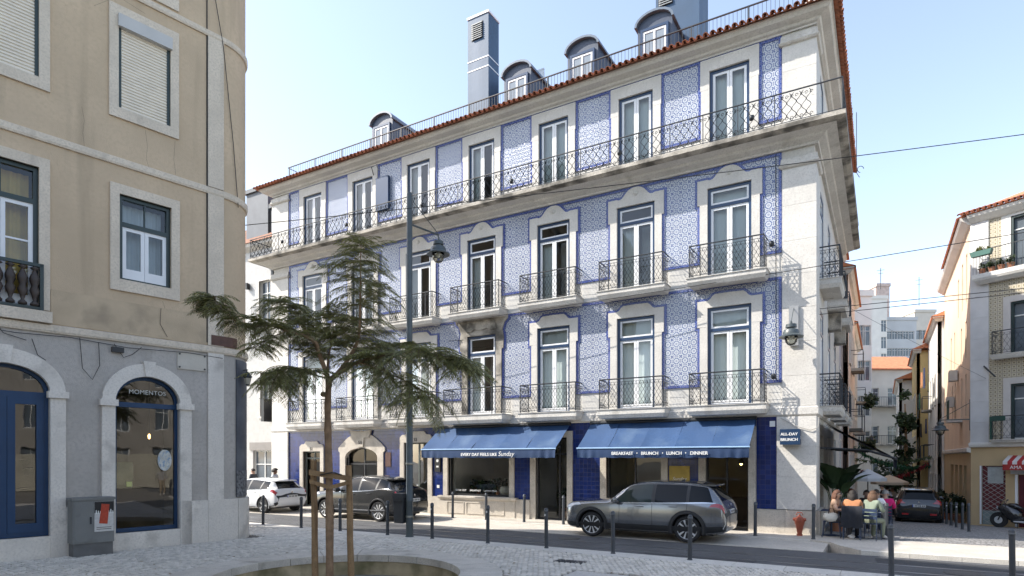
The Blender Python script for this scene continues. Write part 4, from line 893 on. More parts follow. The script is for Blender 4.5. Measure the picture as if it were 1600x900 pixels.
# lantern heads
lamp_mat=M('lamp_paint',(.065,.08,.085),.4,.15,5); lamp_glass=glass('lamp_glass',(.85,.85,.78),1.5,.08,1.4)
def lamp_head(par,loc,s=1.0):
    m=MB(); m.lathe([(0,.42),(.03,.42),(.03,.36),(.15,.34),(.16,.24),(.12,.23),(.12,.20),(.20,.17),(.235,.10),(.24,.04),(.35,-.03),(.345,-.06),(.22,-.02),(.0,.0)],22); o=part('lamp_head',m,lamp_mat,par,35,loc); o.scale=(s,s,s)
    m=MB(); m.lathe([(.185,-.02),(.185,-.10),(.16,-.2),(.10,-.28),(0,-.31)],18); part('lamp_globe',m,lamp_glass,o,True); m=MB(); m.lathe([(0,.0),(.05,-.02),(.05,-.12),(0,-.15)],10); part('bulb',m,white_paint,o,True); return o
SL=thing('street_lamp','tall grey steel street lamp with short arm and bell shaped lantern','street lamp',(-9.88,-6.40,PZ))
m=MB(); m.lathe([(.12,0),(.12,.03),(.105,.04),(.10,1.0),(.105,1.01),(.105,1.06),(.098,1.07),(.085,5),(.078,9.75),(.06,9.80),(0,9.82)],18); part('pole',m,lamp_mat,SL,35)
m=MB(); m.tube([(0,.05,8.92),(.09,1.22,8.96)],.028,8); part('arm',m,lamp_mat,SL); m=MB(); m.tube([(0,.05,9.66),(.09,1.2,9.0)],.012,6); part('stay',m,lamp_mat,SL)
m=MB(); m.tube([(.09,1.22,8.96),(.09,1.22,8.82)],.02,8); part('hook',m,lamp_mat,SL); lamp_head(SL,(.09,1.22,8.42),1.0)
for z in (2.05,.55): m=MB(); m.lathe([(.108,z),(.112,z+.01),(.112,z+.05),(.108,z+.06)],18); part('band',m,M('band_steel',(.3,.29,.25),.35,.1,4,metal=.7),SL,True)
LBIN=thing('litter_bin','dark grey plastic litter bin strapped to the street lamp post','bin',(-10.13,-6.42,0))
m=MB(); m.slab([(-.21,-.17),(.15,-.17),(.15,.17),(-.21,.17)],.45,1.18); m.v=[(x*(1 if z>1 else .86),y*(1 if z>1 else .86),z) for x,y,z in m.v]; part('bin_body',m,M('bin_plastic',(.032,.034,.037),.5,.15,4),LBIN)
m=MB(); m.prism([(-.23,1.18),(.17,1.18),(.15,1.30),(-.19,1.30)],-.19,.19); part('bin_lid',m,M('bin_plastic',(0,0,0)),LBIN)
m=MB(); m.box(-.17,.11,-.185,-.17,1.02,1.10); part('bin_slot',m,dark_frame,LBIN); m=MB(); m.box(.12,.28,-.02,.02,.7,.74); m.box(.12,.28,-.02,.02,1.05,1.09); part('strap',m,iron,LBIN)
# wall lamp on the corner pilaster
WL=thing('wall_lamp','bell shaped wall lantern on a grey bracket plate on the white corner pilaster','wall lamp',(-.55,-.09,0))
m=MB(); m.box(-.13,.13,-.05,.0,5.62,6.80); part('back_plate',m,M('grey_plate',(.30,.31,.32),.5,.1,3),WL)
m=MB(); m.tube([(0,-.05,5.95),(0,-.62,6.24)],.024,8); part('arm',m,lamp_mat,WL); m=MB(); m.tube([(0,-.04,6.72),(0,-.60,6.24)],.010,6); part('stay',m,lamp_mat,WL); lamp_head(WL,(0,-.62,5.82),.95)
# hydrant
HY=thing('hydrant','small red and orange fire hydrant in front of the stone corner','hydrant',(-.36,-.42,PZ)); HY.scale=(.74,.74,.90)
hred=M('hydrant_red',(.30,.07,.035),.5,.2,6,.1,30,stain=((.20,.06,.04),6,.5,.8))
m=MB(); m.lathe([(.11,0),(.11,.03),(.085,.04),(.09,.1),(.14,.30),(.175,.40),(.18,.44),(.19,.445),(.19,.47),(.17,.475),(.17,.50),(.15,.56),(.09,.62),(.04,.64),(.04,.68),(0,.69)],18); part('barrel',m,hred,HY,35)
for s in (-1,1): m=MB(); m.lathe([(.06,0),(.06,.05),(.045,.055),(.045,.09),(0,.09)],10,(0,0,0),0,'x'); part('side_outlet',m,hred,HY,35,(s*.15,0,.52),(0,0,0 if s>0 else PI))
m=MB(); m.lathe([(0,-.09),(.07,-.09),(.075,-.05),(.05,-.045),(.05,0)],12,(0,-.14,.54),0,'y'); part('front_outlet',m,hred,HY,35); m=MB(); m.tube([(-.12,0,.66),(-.08,0,.74),(.08,0,.74),(.12,0,.66)],.015,6); part('handle',m,hred,HY)
for k in range(4): a=PI/4+k*PI/2; m=MB(); m.box(-.03,.03,-.03,.03,0,.05); part('foot',m,hred,HY,False,(.10*math.cos(a),.10*math.sin(a),-.0))
# sign box
SB_=thing('sign_box','small navy box sign reading ALL-DAY BRUNCH on the stone corner','sign',(-.62,-.12,2.70))
navy=M('sign_navy',(.010,.035,.085),.4,.1,3); ltr=M('white_letter',(.72,.72,.70),.5,0)
m=MB(); m.box(-.27,.27,-.30,.0,0,.45); part('box',m,navy,SB_)
for t,z in (('ALL-DAY',.30),('BRUNCH',.14)): inst('lettering',text_mesh(t,.115,ltr,.003,.005),SB_,(-.02,-.303,z),(R(90),0,0))
inst('lettering',text_mesh('a',.2,ltr,.003,0,.3),SB_,(.272,-.15,.22),(R(90),0,R(90)))
# awnings
def canvas_mat():
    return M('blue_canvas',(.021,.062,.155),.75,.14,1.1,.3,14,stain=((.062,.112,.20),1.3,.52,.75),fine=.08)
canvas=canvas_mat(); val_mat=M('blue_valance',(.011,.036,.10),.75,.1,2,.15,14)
def awning(x0,x1,label,n,lines,arms=True):
    xc=(x0+x1)/2; w_=x1-x0; A=thing('shop_awning',label,'awning',(xc,0,0)); zt,zf,yf=3.50,2.64,-1.24
    for k in range(n):
        a=-w_/2+w_*k/n; b=-w_/2+w_*(k+1)/n; m=MB(); NU,NV=8,8
        for j in range(NV+1):
            for i in range(NU+1):
                u=i/NU; v=j/NV; sag=.035*math.sin(PI*v)*(.6+.4*math.sin(PI*u))+.014*math.sin(PI*u)*v*1.2+.030*noise.noise(Vector((a*2+u*3,v*2.2,x0)))+.018*abs(math.sin(PI*u))*v
                m.v.append((a+.002+(b-a-.004)*u,-.10+(yf+.10)*v,zt+(zf-zt)*v-sag))
        for j in range(NV):
            for i in range(NU): q=j*(NU+1)+i; m.f.append((q,q+1,q+NU+2,q+NU+1)); m.m.append(0)
        part('canopy_panel',m,canvas,A,True)
    m=MB(); NU=90
    for i in range(NU+1):
        x=-w_/2+w_*i/NU; e=abs(x)/(w_/2); rip=(.018*math.sin(i*.55)+.03*math.sin(i*1.3))*max(.12,min(1,(e-.6)*4)); m.v+=[(x,yf,zf-.035),(x,yf-.01+rip*.4,zf-.16),(x,yf-.005+rip,zf-.325+.008*math.sin(i*.8))]
    for i in range(NU):
        for j in range(2): q=i*3+j; m.f.append((q,q+3,q+4,q+1)); m.m.append(0)
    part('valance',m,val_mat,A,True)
    m=MB(); m.tube([(-w_/2-.02,yf,zf-.012),(w_/2+.02,yf,zf-.012)],.026,8); part('front_bar',m,M('bar_pale_blue',(.28,.42,.60),.4,.05,3),A)
    m=MB(); m.tube([(-w_/2-.02,-.10,zt+.02),(w_/2+.02,-.10,zt+.02)],.06,10); part('roller',m,iron,A)
    for s in (-.42,0,.42):
        m=MB(); m.tube([(s*w_,-.06,2.72),(s*w_+.35,-.62,2.70),(s*w_,yf+.02,zf-.02)],.02,6); part('folding_arm',m,iron,A)
    for txt,size,x,z,sh,bo in lines:
        inst('lettering',text_mesh(txt,.2,ltr,.002,bo,sh,fit=size),A,(x,yf-.05,z),(R(90),0,0))
    return A
awning(-13.62,-7.84,'blue canvas awning lettered EVERY DAY FEELS LIKE Sunday over the shop window',5,[('EVERY DAY FEELS LIKE',1.57,-.21,2.43,0,.008),('Sunday',.67,.955,2.45,.25,0)])
awning(-7.03,-1.60,'blue canvas awning lettered BREAKFAST BRUNCH LUNCH DINNER behind the grey suv',5,[('BREAKFAST',.73,-1.12,2.45,0,.008),('BRUNCH',.55,-.22,2.45,0,.008),('LUNCH',.47,.545,2.45,0,.008),('DINNER',.53,1.295,2.45,0,.008),('\u00b7',.035,-.63,2.45,0,0),('\u00b7',.035,.19,2.45,0,0),('\u00b7',.035,.9,2.45,0,0)])
# lettering along the foot of the shop window, vase and potted plants stand inside
for x,t in ((-12.75,'DRINK OUT'),(-12.05,'BREAKFAST'),(-11.35,'LUNCH MEAL')): inst('lettering',text_mesh(t,.10,ltr,.001,.002),bld,(x,.148,1.03),(R(90),0,0))
VA=thing('vase','round white vase standing behind the shop window','vase',(-10.95,.62,.86)); m=MB(); m.lathe([(.12,0),(.2,.05),(.24,.18),(.2,.3),(.15,.34),(.14,.34),(.14,.3),(0,.3)],18); part('body',m,M('vase_white',(.6,.56,.5),.6,.1,4),VA,True)
# intercom and small plates on the blue strip
m=MB(); m.box(-13.87,-13.60,-.09,-.02,1.75,2.45); ic=tag(part('intercom',m,dark_frame),'black intercom panel on the narrow blue tile strip','intercom'); m=MB(); m.lathe([(0,-.008),(.06,-.008),(.06,0),(0,0)],14,(-13.73,-.09,2.2),0,'y'); part('emblem',m,ltr,ic); m=MB(); m.box(-13.79,-13.67,-.096,-.089,1.93,2.0); part('button_plate',m,ltr,ic)
m=MB(); m.box(-13.80,-13.68,-.035,-.02,1.1,1.22); tag(part('small_plaque',m,ltr),'tiny white plate on the narrow blue tile strip','plate')
m=MB(); m.box(-1.22,-1.07,-.06,-.02,3.25,3.42); tag(part('alarm_box',m,white_paint),'small white box high on the blue tiles near the stone corner','alarm box')
m=MB(); m.box(-16.55,-16.25,-.05,-.02,1.95,2.55); tag(part('wall_plaque',m,M('plaque_brown',(.09,.04,.03),.5,.15,6)),'small brown plaque on blue tiles between two doorways','plaque')
m=MB(); m.box(-5.15,-4.55,.02,.08,1.45,2.15); 
# brass menu board between the shop windows
m=MB(); m.box(-4.28,-3.62,-.07,-.03,1.55,2.05); mbrd=tag(part('menu_board',m,M('brass',(.40,.29,.08),.4,.15,3,metal=.6)),'brass menu board on blue tiles above the grey suv roof','menu board')
inst('lettering',text_mesh('Sunday',.16,ltr,.002,.0,.25),mbrd,(-3.95,-.075,1.63),(R(90),0,0))
# utility cabinet with poster in front of the beige house
UC=thing('utility_cabinet','grey street utility cabinet with a concert poster against the grey shop wall','cabinet',(AX,AY,PZ),math.atan2(VLY,VLX))
cabm=M('cabinet_grey',(.175,.18,.175),.55,.10,2,.1,30,stain=((.11,.11,.105),3,.55,.8))
m=MB(); m.box(-3.26,-2.44,-.52,-.12,.30,1.28); part('body',m,cabm,UC); m=MB(); m.box(-3.28,-2.42,-.54,-.10,1.28,1.34); part('top',m,cabm,UC); m=MB(); m.box(-3.24,-2.46,-.50,-.14,0,.30); part('base',m,M('cabinet_base',(.12,.12,.118),.7,.15,4),UC)
m=MB(); m.box(-3.23,-2.87,-.53,-.519,.34,1.25); part('door',m,cabm,UC); m=MB(); m.box(-2.93,-2.90,-.55,-.53,.74,.90); part('handle',m,iron,UC)
m=MB(); m.box(-2.84,-2.45,-.526,-.5195,.55,1.24); po=part('poster',m,M('poster_paper',(.55,.54,.52),.7,.1,20),UC)
m=MB(); m.box(-2.838,-2.452,-.529,-.526,.98,1.238); part('poster_black',m,M('poster_black',(.012,.012,.012),.6,0),po); m=MB(); m.prism([(-2.75,.74),(-2.58,.72),(-2.54,1.17),(-2.70,1.19)],-.533,-.529); part('poster_red',m,M('poster_red',(.42,.05,.02),.6,.2,18),po)
for k in range(9): m=MB(); x=-2.82+k*.042; h_=rnd.uniform(.04,.1); m.prism([(x,.96),(x+.03,.96),(x+.02,.98+h_),(x+.006,.98+h_)],-.531,-.529); part('poster_figure',m,ltr,po)
for z in (.6,.64): m=MB(); m.box(-2.8,-2.5,-.528,-.526,z,z+.012); part('poster_line',m,dark_frame,po)
# poster box behind the rounded corner
AD=thing('poster_box','street box on a concrete foot with orange and blue posters beside the rounded corner','poster box',(-17.0,-6.95,PZ),R(-8))
m=MB(); m.box(-.32,.32,-.22,.22,0,.28); part('foot',m,M('concrete',(.33,.32,.30),.85,.1,4,.3,40),AD); m=MB(); m.box(-.27,.27,-.17,.17,.28,1.16); part('box',m,cabm,AD)
m=MB(); m.box(-.26,.26,-.182,-.17,.76,1.14); op=part('poster',m,M('poster_orange',(.55,.27,.07),.7,.1,4),AD); m=MB(); m.lathe([(0,-.004),(.11,-.004),(.11,0),(0,0)],9,(.02,-.182,.98),0,'y'); part('poster_blot',m,M('blot',(.05,.06,.09),.7,.2,14),op)
m=MB(); m.box(-.26,.26,-.182,-.17,.32,.74); part('poster',m,M('poster_blue',(.01,.12,.42),.6,.45,5,stain=((.01,.02,.10),5,.5,.6)),AD)
# overhead wires
def wire(a,b,sag,label,r=.011):
    a=Vector(a); b=Vector(b); m=MB(); n=24; m.tube([a.lerp(b,k/n)+Vector((0,0,-4*sag*(k/n)*(1-k/n))) for k in range(n+1)],r,5); tag(part('overhead_wire',m,cab),label,'wire')
wire(pix(372,353,18.3),pix(1720,194,15),.10,'highest overhead wire running from the beige house past the top balcony')
wire(pix(545,526,25.9),pix(1720,343,15),.10,'overhead wire crossing in front of the second floor balconies')
wire(pix(700,533,24.8),pix(1720,438,17),.08,'upper of two close overhead wires crossing the first floor windows')
wire(pix(640,552,25.9),pix(1720,444,16.5),.08,'lower of two close overhead wires crossing the first floor windows')
wire((.06,6.0,8.3),pix(1548,595,27.6),.05,'thin wire across the side street to the tiled house',.006)
m=MB(); m.tube([(-.9,-.14,3.5),(-.5,-.15,3.25),(-.1,-.14,3.12),(.1,-.13,3.2),(.12,-.1,3.5)],.012,5); part('sagging_cable',m,M('cable_pale',(.4,.38,.35),.6,.05,2),bld)

# manhole covers and patched asphalt in the road
for x,y,r_,t in ((3.1,-4.9,.34,'round cast iron manhole cover in the road near the tram rails'),(-6.0,-4.0,.30,'round manhole cover in the road beside the grey suv')):
    m=MB(); m.lathe([(0,.006),(r_-.05,.006),(r_-.04,.002),(r_-.03,.007),(r_,.007),(r_,0)],28); tag(part('manhole_cover',m,M('cast_iron_cover',(.06,.055,.05),.6,.3,18,.5,60),None,True,(x,y,0)),t,'manhole')
for x0,x1,y0,y1 in ((-3.2,-.8,-5.9,-5.5),(1.6,4.8,-4.25,-3.5),(-13,-10.4,-4.2,-3.6)):
    m=MB(); m.slab([(x0,y0),(x1,y0+.05),(x1+.1,y1),(x0-.05,y1-.03)],-.02,.0045); part('asphalt_patch',m,M('asphalt_patch',(.045,.046,.05),.9,.2,2,.4,90,fine=.3),bpy.data.objects['road'])
# ---------------------------------------------------------------- vehicles
car_glass=M('tinted_car_glass',(.006,.008,.010),.03,.1,2,spec=.22)
car_glass_clear=M('car_glass',(.026,.038,.036),.03,.15,2,spec=.3)
tyre_m=M('tyre_rubber',(.018,.018,.019),.8,.15,8); clad=M('black_plastic',(.022,.023,.025),.55,.1,8); chrome=M('bright_trim',(.55,.56,.58),.2,.05,3,metal=.9)
rim_dark=M('rim_dark',(.03,.03,.033),.4,.1,4); rim_bright=M('rim_bright',(.58,.59,.60),.3,.05,4,metal=.25)
red_lamp=M('tail_lamp_red',(.34,.012,.016),.12,.15,9,spec=.8,coat=.5); head_lamp=M('head_lamp',(.45,.47,.5),.1,.2,8,spec=.8)
plate_m=M('plate_white',(.62,.63,.62),.5,.03,3)
def paint(name,col,metal=.6,rough=.32): return M(name,col,rough,.03,1.5,0,30,metal=metal,coat=1.0)
def pchip(xs,ys,x):
    n=len(xs)
    if x<=xs[0]: return ys[0]
    if x>=xs[-1]: return ys[-1]
    i=max(k for k in range(n-1) if xs[k]<=x)
    def sl(k): return (ys[k+1]-ys[k])/(xs[k+1]-xs[k])
    def d(k):
        if k==0: return sl(0)
        if k==n-1: return sl(n-2)
        a,b=sl(k-1),sl(k)
        return 0 if a*b<=0 else 2*a*b/(a+b)
    h=xs[i+1]-xs[i]; t=(x-xs[i])/h; t2,t3=t*t,t*t*t
    return (2*t3-3*t2+1)*ys[i]+(t3-2*t2+t)*h*d(i)+(-2*t3+3*t2)*ys[i+1]+(t3-t2)*h*d(i+1)
# station: x, bottom z, half width, belt z, belt half width, rail half width, rail z, top z
SUV=[(0,.40,.60,.74,.58,.50,.80,.82),(.09,.27,.80,.86,.76,.66,.93,.955),(.34,.23,.91,.93,.86,.77,1.0,1.04),(.95,.23,.94,.985,.905,.80,1.055,1.10),(1.42,.23,.94,1.01,.91,.77,1.11,1.16),(1.78,.23,.94,1.02,.91,.71,1.37,1.41),(2.14,.23,.94,1.03,.91,.655,1.555,1.625),(2.75,.23,.94,1.045,.91,.64,1.605,1.68),(3.60,.23,.94,1.075,.905,.625,1.59,1.665),(4.18,.24,.93,1.10,.88,.60,1.535,1.60),(4.42,.26,.90,1.10,.845,.62,1.33,1.38),(4.60,.29,.87,1.03,.82,.70,1.09,1.11),(4.66,.33,.83,.88,.79,.62,.93,.95),(4.70,.45,.76,.72,.70,.55,.76,.77)]
FAST=[(0,.40,.60,.72,.58,.50,.78,.80),(.09,.25,.80,.84,.76,.66,.90,.925),(.34,.22,.90,.90,.86,.77,.98,1.01),(.95,.22,.93,.97,.90,.80,1.045,1.08),(1.42,.22,.93,1.0,.905,.77,1.10,1.14),(1.80,.22,.93,1.02,.905,.71,1.35,1.39),(2.18,.22,.93,1.03,.905,.655,1.52,1.59),(2.70,.22,.93,1.05,.905,.635,1.575,1.65),(3.40,.22,.93,1.10,.90,.60,1.54,1.62),(3.95,.24,.93,1.16,.87,.55,1.43,1.52),(4.28,.26,.91,1.15,.85,.58,1.24,1.30),(4.52,.29,.88,1.06,.83,.70,1.10,1.115),(4.62,.33,.84,.88,.79,.62,.93,.95),(4.70,.45,.76,.70,.70,.55,.75,.76)]
HATCH=[(0,.38,.58,.66,.56,.50,.72,.74),(.09,.22,.80,.76,.76,.66,.82,.84),(.34,.19,.90,.83,.86,.77,.89,.92),(.95,.18,.93,.88,.90,.80,.95,.98),(1.35,.18,.93,.90,.905,.77,1.0,1.03),(1.80,.18,.93,.92,.905,.70,1.22,1.26),(2.25,.18,.93,.93,.905,.635,1.36,1.43),(2.80,.18,.93,.95,.905,.62,1.39,1.46),(3.55,.19,.93,.98,.90,.60,1.355,1.435),(4.10,.22,.92,1.01,.87,.57,1.29,1.36),(4.34,.24,.90,1.01,.85,.60,1.10,1.15),(4.56,.28,.87,.92,.83,.70,.97,.985),(4.65,.32,.83,.78,.79,.62,.82,.83),(4.70,.42,.76,.64,.70,.55,.68,.69)]
class CarSkin:
    def __init__(s,st,L,W,H):
        kx=L/4.70; ky=W/1.88; top=max(q[7] for q in st); kz=H/top
        s.st=[(a*kx,b*kz,c*ky,d*kz,e*ky,f*ky,g*kz,h*kz) for a,b,c,d,e,f,g,h in st]; s.n=len(st)-1
        s.cols=[[q[i] for q in s.st] for i in range(8)]; s.idx=list(range(len(st)))
    def P(s,u,t):
        """surface point; u station parameter, t row 0..16 (8 = centre line of roof, left side t>8 mirrored)"""
        m=1
        if t>8: t=16-t; m=-1
        x,zb,w,bz,bw,rw,rz,tz=[pchip(s.idx,c,u) for c in s.cols]
        ys=[0,.80*w,.965*w,w,.992*w,bw,rw,.55*rw,0]; zs=[zb,zb,zb+.09,zb+(bz-zb)*.42,zb+(bz-zb)*.76,bz,rz,rz+(tz-rz)*.78,tz]; ts=list(range(9))
        return Vector((x,-m*pchip(ts,ys,t),pchip(ts,zs,t)))
    def N(s,u,t):
        e=.02; a=s.P(min(u+e,s.n),t)-s.P(max(u-e,0),t); b=s.P(u,min(t+e,16))-s.P(u,max(t-e,0)); n=a.cross(b)
        n=n.normalized() if n.length>1e-9 else Vector((0,0,1)); p=s.P(u,t); c=Vector((p.x,0,.7*s.st[7][7]*.6))
        return n if n.dot(p-c)>0 else -n
    def patch(s,c,nu,nv,off,th=0):
        """patch over corners [(u,t) x4] lifted by off, given skirt"""
        m=MB(); (a,b,c_,d)=c
        for j in range(nv+1):
            for i in range(nu+1):
                f,g=i/nu,j/nv; u=(a[0]*(1-f)+b[0]*f)*(1-g)+(d[0]*(1-f)+c_[0]*f)*g; t=(a[1]*(1-f)+b[1]*f)*(1-g)+(d[1]*(1-f)+c_[1]*f)*g
                m.v.append(tuple(s.P(u,t)+s.N(u,t)*off))
        for j in range(nv):
            for i in range(nu): q=j*(nu+1)+i; m.f.append((q,q+1,q+nu+2,q+nu+1)); m.m.append(0)
        return m
    def line(s,pts,r,off=.0): m=MB(); m.tube([s.P(u,t)+s.N(u,t)*off for u,t in pts],r,4); return m
def mirror_c(c): return [(u,16-t) for u,t in c]
def spoke_wheel(r,w_,n,two,bright,parent,loc,side,name='wheel'):
    m=MB(); rr=r*.74
    m.lathe([(rr,-w_*.42),(rr+.01,-w_*.5),(r-.03,-w_*.5),(r-.006,-w_*.36),(r,-w_*.2),(r,w_*.2),(r-.006,w_*.36),(r-.03,w_*.5),(rr,w_*.5)],32,(0,0,0),0,'y'); o=part(name,m,tyre_m,parent,35,loc)
    f=-1 if side<0 else 1
    m=MB(); m.lathe([(0,f*w_*.18),(rr*.95,f*w_*.18),(rr*.97,f*w_*.44),(rr,f*w_*.46),(rr,f*w_*.1),(0,f*w_*.1)],32,(0,0,0),0,'y'); rm=part('rim',m,rim_dark,o,35)
    m=MB()
    for k in range(n):
        a=2*PI*k/n; hw=.13 if two else min(.20,1.75/n)
        for q in ((-hw,hw),) if not two else ((-.24,-.09),(.09,.24)):
            pts=[(rr*.22,a+q[0]*.8),(rr*.22,a+q[1]*.8),(rr*.96,a+q[1]*.62),(rr*.96,a+q[0]*.62)]
            poly=[(p*math.cos(t),p*math.sin(t)) for p,t in pts]; m.prism(poly,f*w_*.43,f*w_*.30)
    m.lathe([(0,f*w_*.44),(rr*.2,f*w_*.42),(rr*.24,f*w_*.3)],14,(0,0,0),0,'y'); m.lathe([(rr*.93,f*w_*.40),(rr*.985,f*w_*.455),(rr,f*w_*.40)],32,(0,0,0),0,'y')
    part('spokes',m,bright,o); return o
def car(name,label,st,L,W,H,loc,rz,body_mat,wb,fo,r,spec):
    C=CarSkin(st,L,W,H); T=thing(name,label,'car',loc,rz); NU,NT=72,32
    m=MB()
    ts=[0,.8,1.2,1.7,2,2.4,3,3.5,4,4.4,4.75,4.95,5.15,5.5,5.85,6,6.2,6.6,7,7.5]; ts=ts+[8]+[16-t for t in reversed(ts[1:])]; K=len(ts)
    us=[C.n*k/NU for k in range(NU+1)]
    for u in us:
        for t in ts: m.v.append(tuple(C.P(u,t)))
    for i in range(NU):
        for j in range(K): j2=(j+1)%K; m.f.append((i*K+j,i*K+j2,(i+1)*K+j2,(i+1)*K+j)); m.m.append(0)
    m.f.append(tuple(range(K))); m.m.append(0); m.f.append(tuple(NU*K+j for j in reversed(range(K)))); m.m.append(0)
    me=m.mesh('body',body_mat); bo=inst('body',me,None); cut=[]
    for wx in (fo,fo+wb):
        for s in (-1,1):
            c=MB(); c.lathe([(r+.055,-.2),(r+.055,.2)],36,(wx,s*(W/2-.06),r),0,'y'); co=inst('cutter',c.mesh('cutter',clad),None); cut.append(co)
            md=bo.modifiers.new('b','BOOLEAN'); md.object=co; md.operation='DIFFERENCE'; md.solver='EXACT'
    me2=bake(bo); bpy.data.objects.remove(bo)
    for c in cut: bpy.data.objects.remove(c)
    me2.materials.clear(); me2.materials.append(body_mat); me2.materials.append(clad)
    me2.polygons.foreach_set('use_smooth',[True]*len(me2.polygons)); me2.set_sharp_from_angle(angle=R(38)); me2.update()
    for p in me2.polygons:
        c=p.center
        for wx in (fo,fo+wb):
            d=math.hypot(c.x-wx,c.z-r)
            if abs(d-(r+.055))<.03 and abs(c.y)>W/2-.30 and abs(p.normal.y)<.5: p.material_index=1
            if d<r+.05: p.material_index=1
    body=inst('body',me2,T)
    def both(n_,c,nu,nv,off,mat,par=T,sides=(0,1)):
        for k in sides: part(n_,C.patch(c if k==0 else mirror_c(c),nu,nv,off),mat,par,True,fix=False)
    gl=spec.get('glass',car_glass); A,B_,Cc,D=spec['pillars']
    lo,hi=5.10,5.90
    both('side_window',[(4.25,lo),(A,lo),(A,hi),(5.75,hi)],14,5,.004,spec.get('front_glass',gl)); both('side_window',[(A+.13,lo),(B_,lo),(B_,hi),(A+.13,hi)],10,5,.004,gl)
    both('side_window',[(B_+.12,lo),(Cc,lo),(D,hi-.02),(B_+.12,hi)],10,5,.004,gl)
    part('windscreen',C.patch([(4.15,6.12),(4.15,9.88),(5.92,9.82),(5.92,6.18)],14,12,.004),gl,T,True,fix=False)
    part('rear_window',C.patch(spec.get('rw',[(9.12,6.25),(9.12,9.75),(10.75,9.78),(10.75,6.22)]),14,10,.005),gl,T,True,fix=False)
    both('pillar_trim',[(A,lo),(A+.13,lo),(A+.13,hi),(A,hi)],2,5,.0045,clad); both('pillar_trim',[(B_,lo),(B_+.12,lo),(B_+.12,hi),(B_,hi)],2,5,.0045,clad)
    both('sill_cladding',[(.6,1.75),(12.6,1.75),(12.6,spec.get('clad',2.35)),(.6,spec.get('clad',2.35))],60,3,.006,clad) if spec.get('clad',2.35)>0 else None
    for wx in (fo,fo+wb):                            # arch mouldings
        for s in (-1,1):
            if spec.get('wide'):
                g=MB(); N_=22
                for k in range(N_+1):
                    a=-.08*PI+1.16*PI*k/N_
                    for q in (r+.052,r+.15): px_,pz_=wx+q*math.cos(a),r+q*math.sin(a); uu=min(range(0,261),key=lambda i_:abs(C.P(C.n*i_/260,3).x-px_)); tt=2.0+3*min(1,max(0,(pz_-.3)/.75)); g.v.append((px_,s*(abs(C.P(C.n*uu/260,tt).y)+.010),pz_))
                for k in range(N_): g.f.append((2*k,2*k+1,2*k+3,2*k+2)); g.m.append(0)
                part('arch_cladding',g,clad,T,True,fix=False)
            g=MB(); g.tube([(wx+(r+.075)*math.cos(a),s*(W/2-.012 if wx<L/2 else W/2-.014),r+(r+.075)*math.sin(a)) for a in [PI*(-.09)+1.18*PI*k/18 for k in range(19)]],spec.get('arch',.034),6); part('arch_moulding',g,spec.get('archmat',clad),T)
    tl=spec['tail']; both('tail_lamp',tl,10,5,.012,red_lamp); both('head_lamp',[(1.0,4.55),(2.45,4.8),(2.3,5.7),(1.0,5.5)],10,4,.008,head_lamp)
    if spec.get('tailbar'): part('tail_bar',C.patch([(11.05,5.2),(11.05,10.8),(11.4,10.8),(11.4,5.2)],3,20,.012),red_lamp,T,True,fix=False)
    part('grille',C.patch([(.12,4.2),(.12,11.8),(1.05,11.0),(1.05,5.0)],5,18,.008),clad,T,True,fix=False)
    part('rear_bumper',C.patch([(12.0,1.2),(12.0,14.8),(12.95,13.6),(12.95,2.4)],4,24,.012),clad,T,True,fix=False)
    both('bumper_corner',[(11.0,1.6),(12.6,1.6),(12.6,2.7),(11.0,2.45)],10,3,.010,clad)
    for u_ in (spec['doors']): 
        for k in (0,1): part('door_seam',C.line([(u_[0]+(u_[1]-u_[0])*q/10,(2.3+2.75*q/10) if k==0 else 16-(2.3+2.75*q/10)) for q in range(11)],.0055,.0005),clad,T)
    both('belt_trim',[(4.2,5.0),(Cc+.3,5.0),(Cc+.3,5.08),(4.2,5.08)],40,1,.006,spec.get('belt',clad))
    for k,(u_,t_) in enumerate(spec['handles']):
        for s in (0,1):
            p=C.P(u_,t_ if s==0 else 16-t_); g=MB(); g.tube([(p.x-.11,p.y,p.z),(p.x-.08,p.y+(-.025 if s==0 else .025),p.z),(p.x+.08,p.y+(-.025 if s==0 else .025),p.z),(p.x+.11,p.y,p.z)],.014,6); part('door_handle',g,spec.get('hm',body_mat),T)
    for s in (0,1):                                  # mirrors
        p=C.P(4.75,5.05 if s==0 else 10.95); sg=-1 if s==0 else 1; g=MB(); g.lathe([(0,-.13),(.075,-.12),(.105,-.03),(.105,.06),(.06,.12),(0,.125)],12,(p.x+.02,p.y+sg*.17,p.z+.08),0,'y'); g.v=[(x,y,p.z+.07+(z-p.z-.07)*.85) for x,y,z in g.v]; part('mirror',g,spec.get('mm',clad),T,35); g=MB(); g.tube([(p.x,p.y-sg*.03,p.z+.02),(p.x+.01,p.y+sg*.09,p.z+.05)],.02,6); part('mirror_arm',g,clad,T)
    if spec.get('rails'):
        for s in (0,1):
            g=MB(); g.tube([C.P(u_,6.15 if s==0 else 9.85)+Vector((0,0,.012 if k in(0,10) else .035)) for k,u_ in enumerate([6.1+.27*q for q in range(11)])],.014,6); part('roof_rail',g,spec['rails'],T)
    p=C.P(9.1,8); g=MB(); g.slab([(p.x-.16,-W*.31),(p.x+.17,-W*.28),(p.x+.17,W*.28),(p.x-.16,W*.31)],p.z-.03,p.z+.012); part('roof_spoiler',g,body_mat,T); g=MB(); g.prism([(p.x-1.0,p.z+.05),(p.x-.82,p.z+.05),(p.x-.80,p.z+.13),(p.x-.84,p.z+.13)],-.02,.02); part('aerial',g,clad,T)
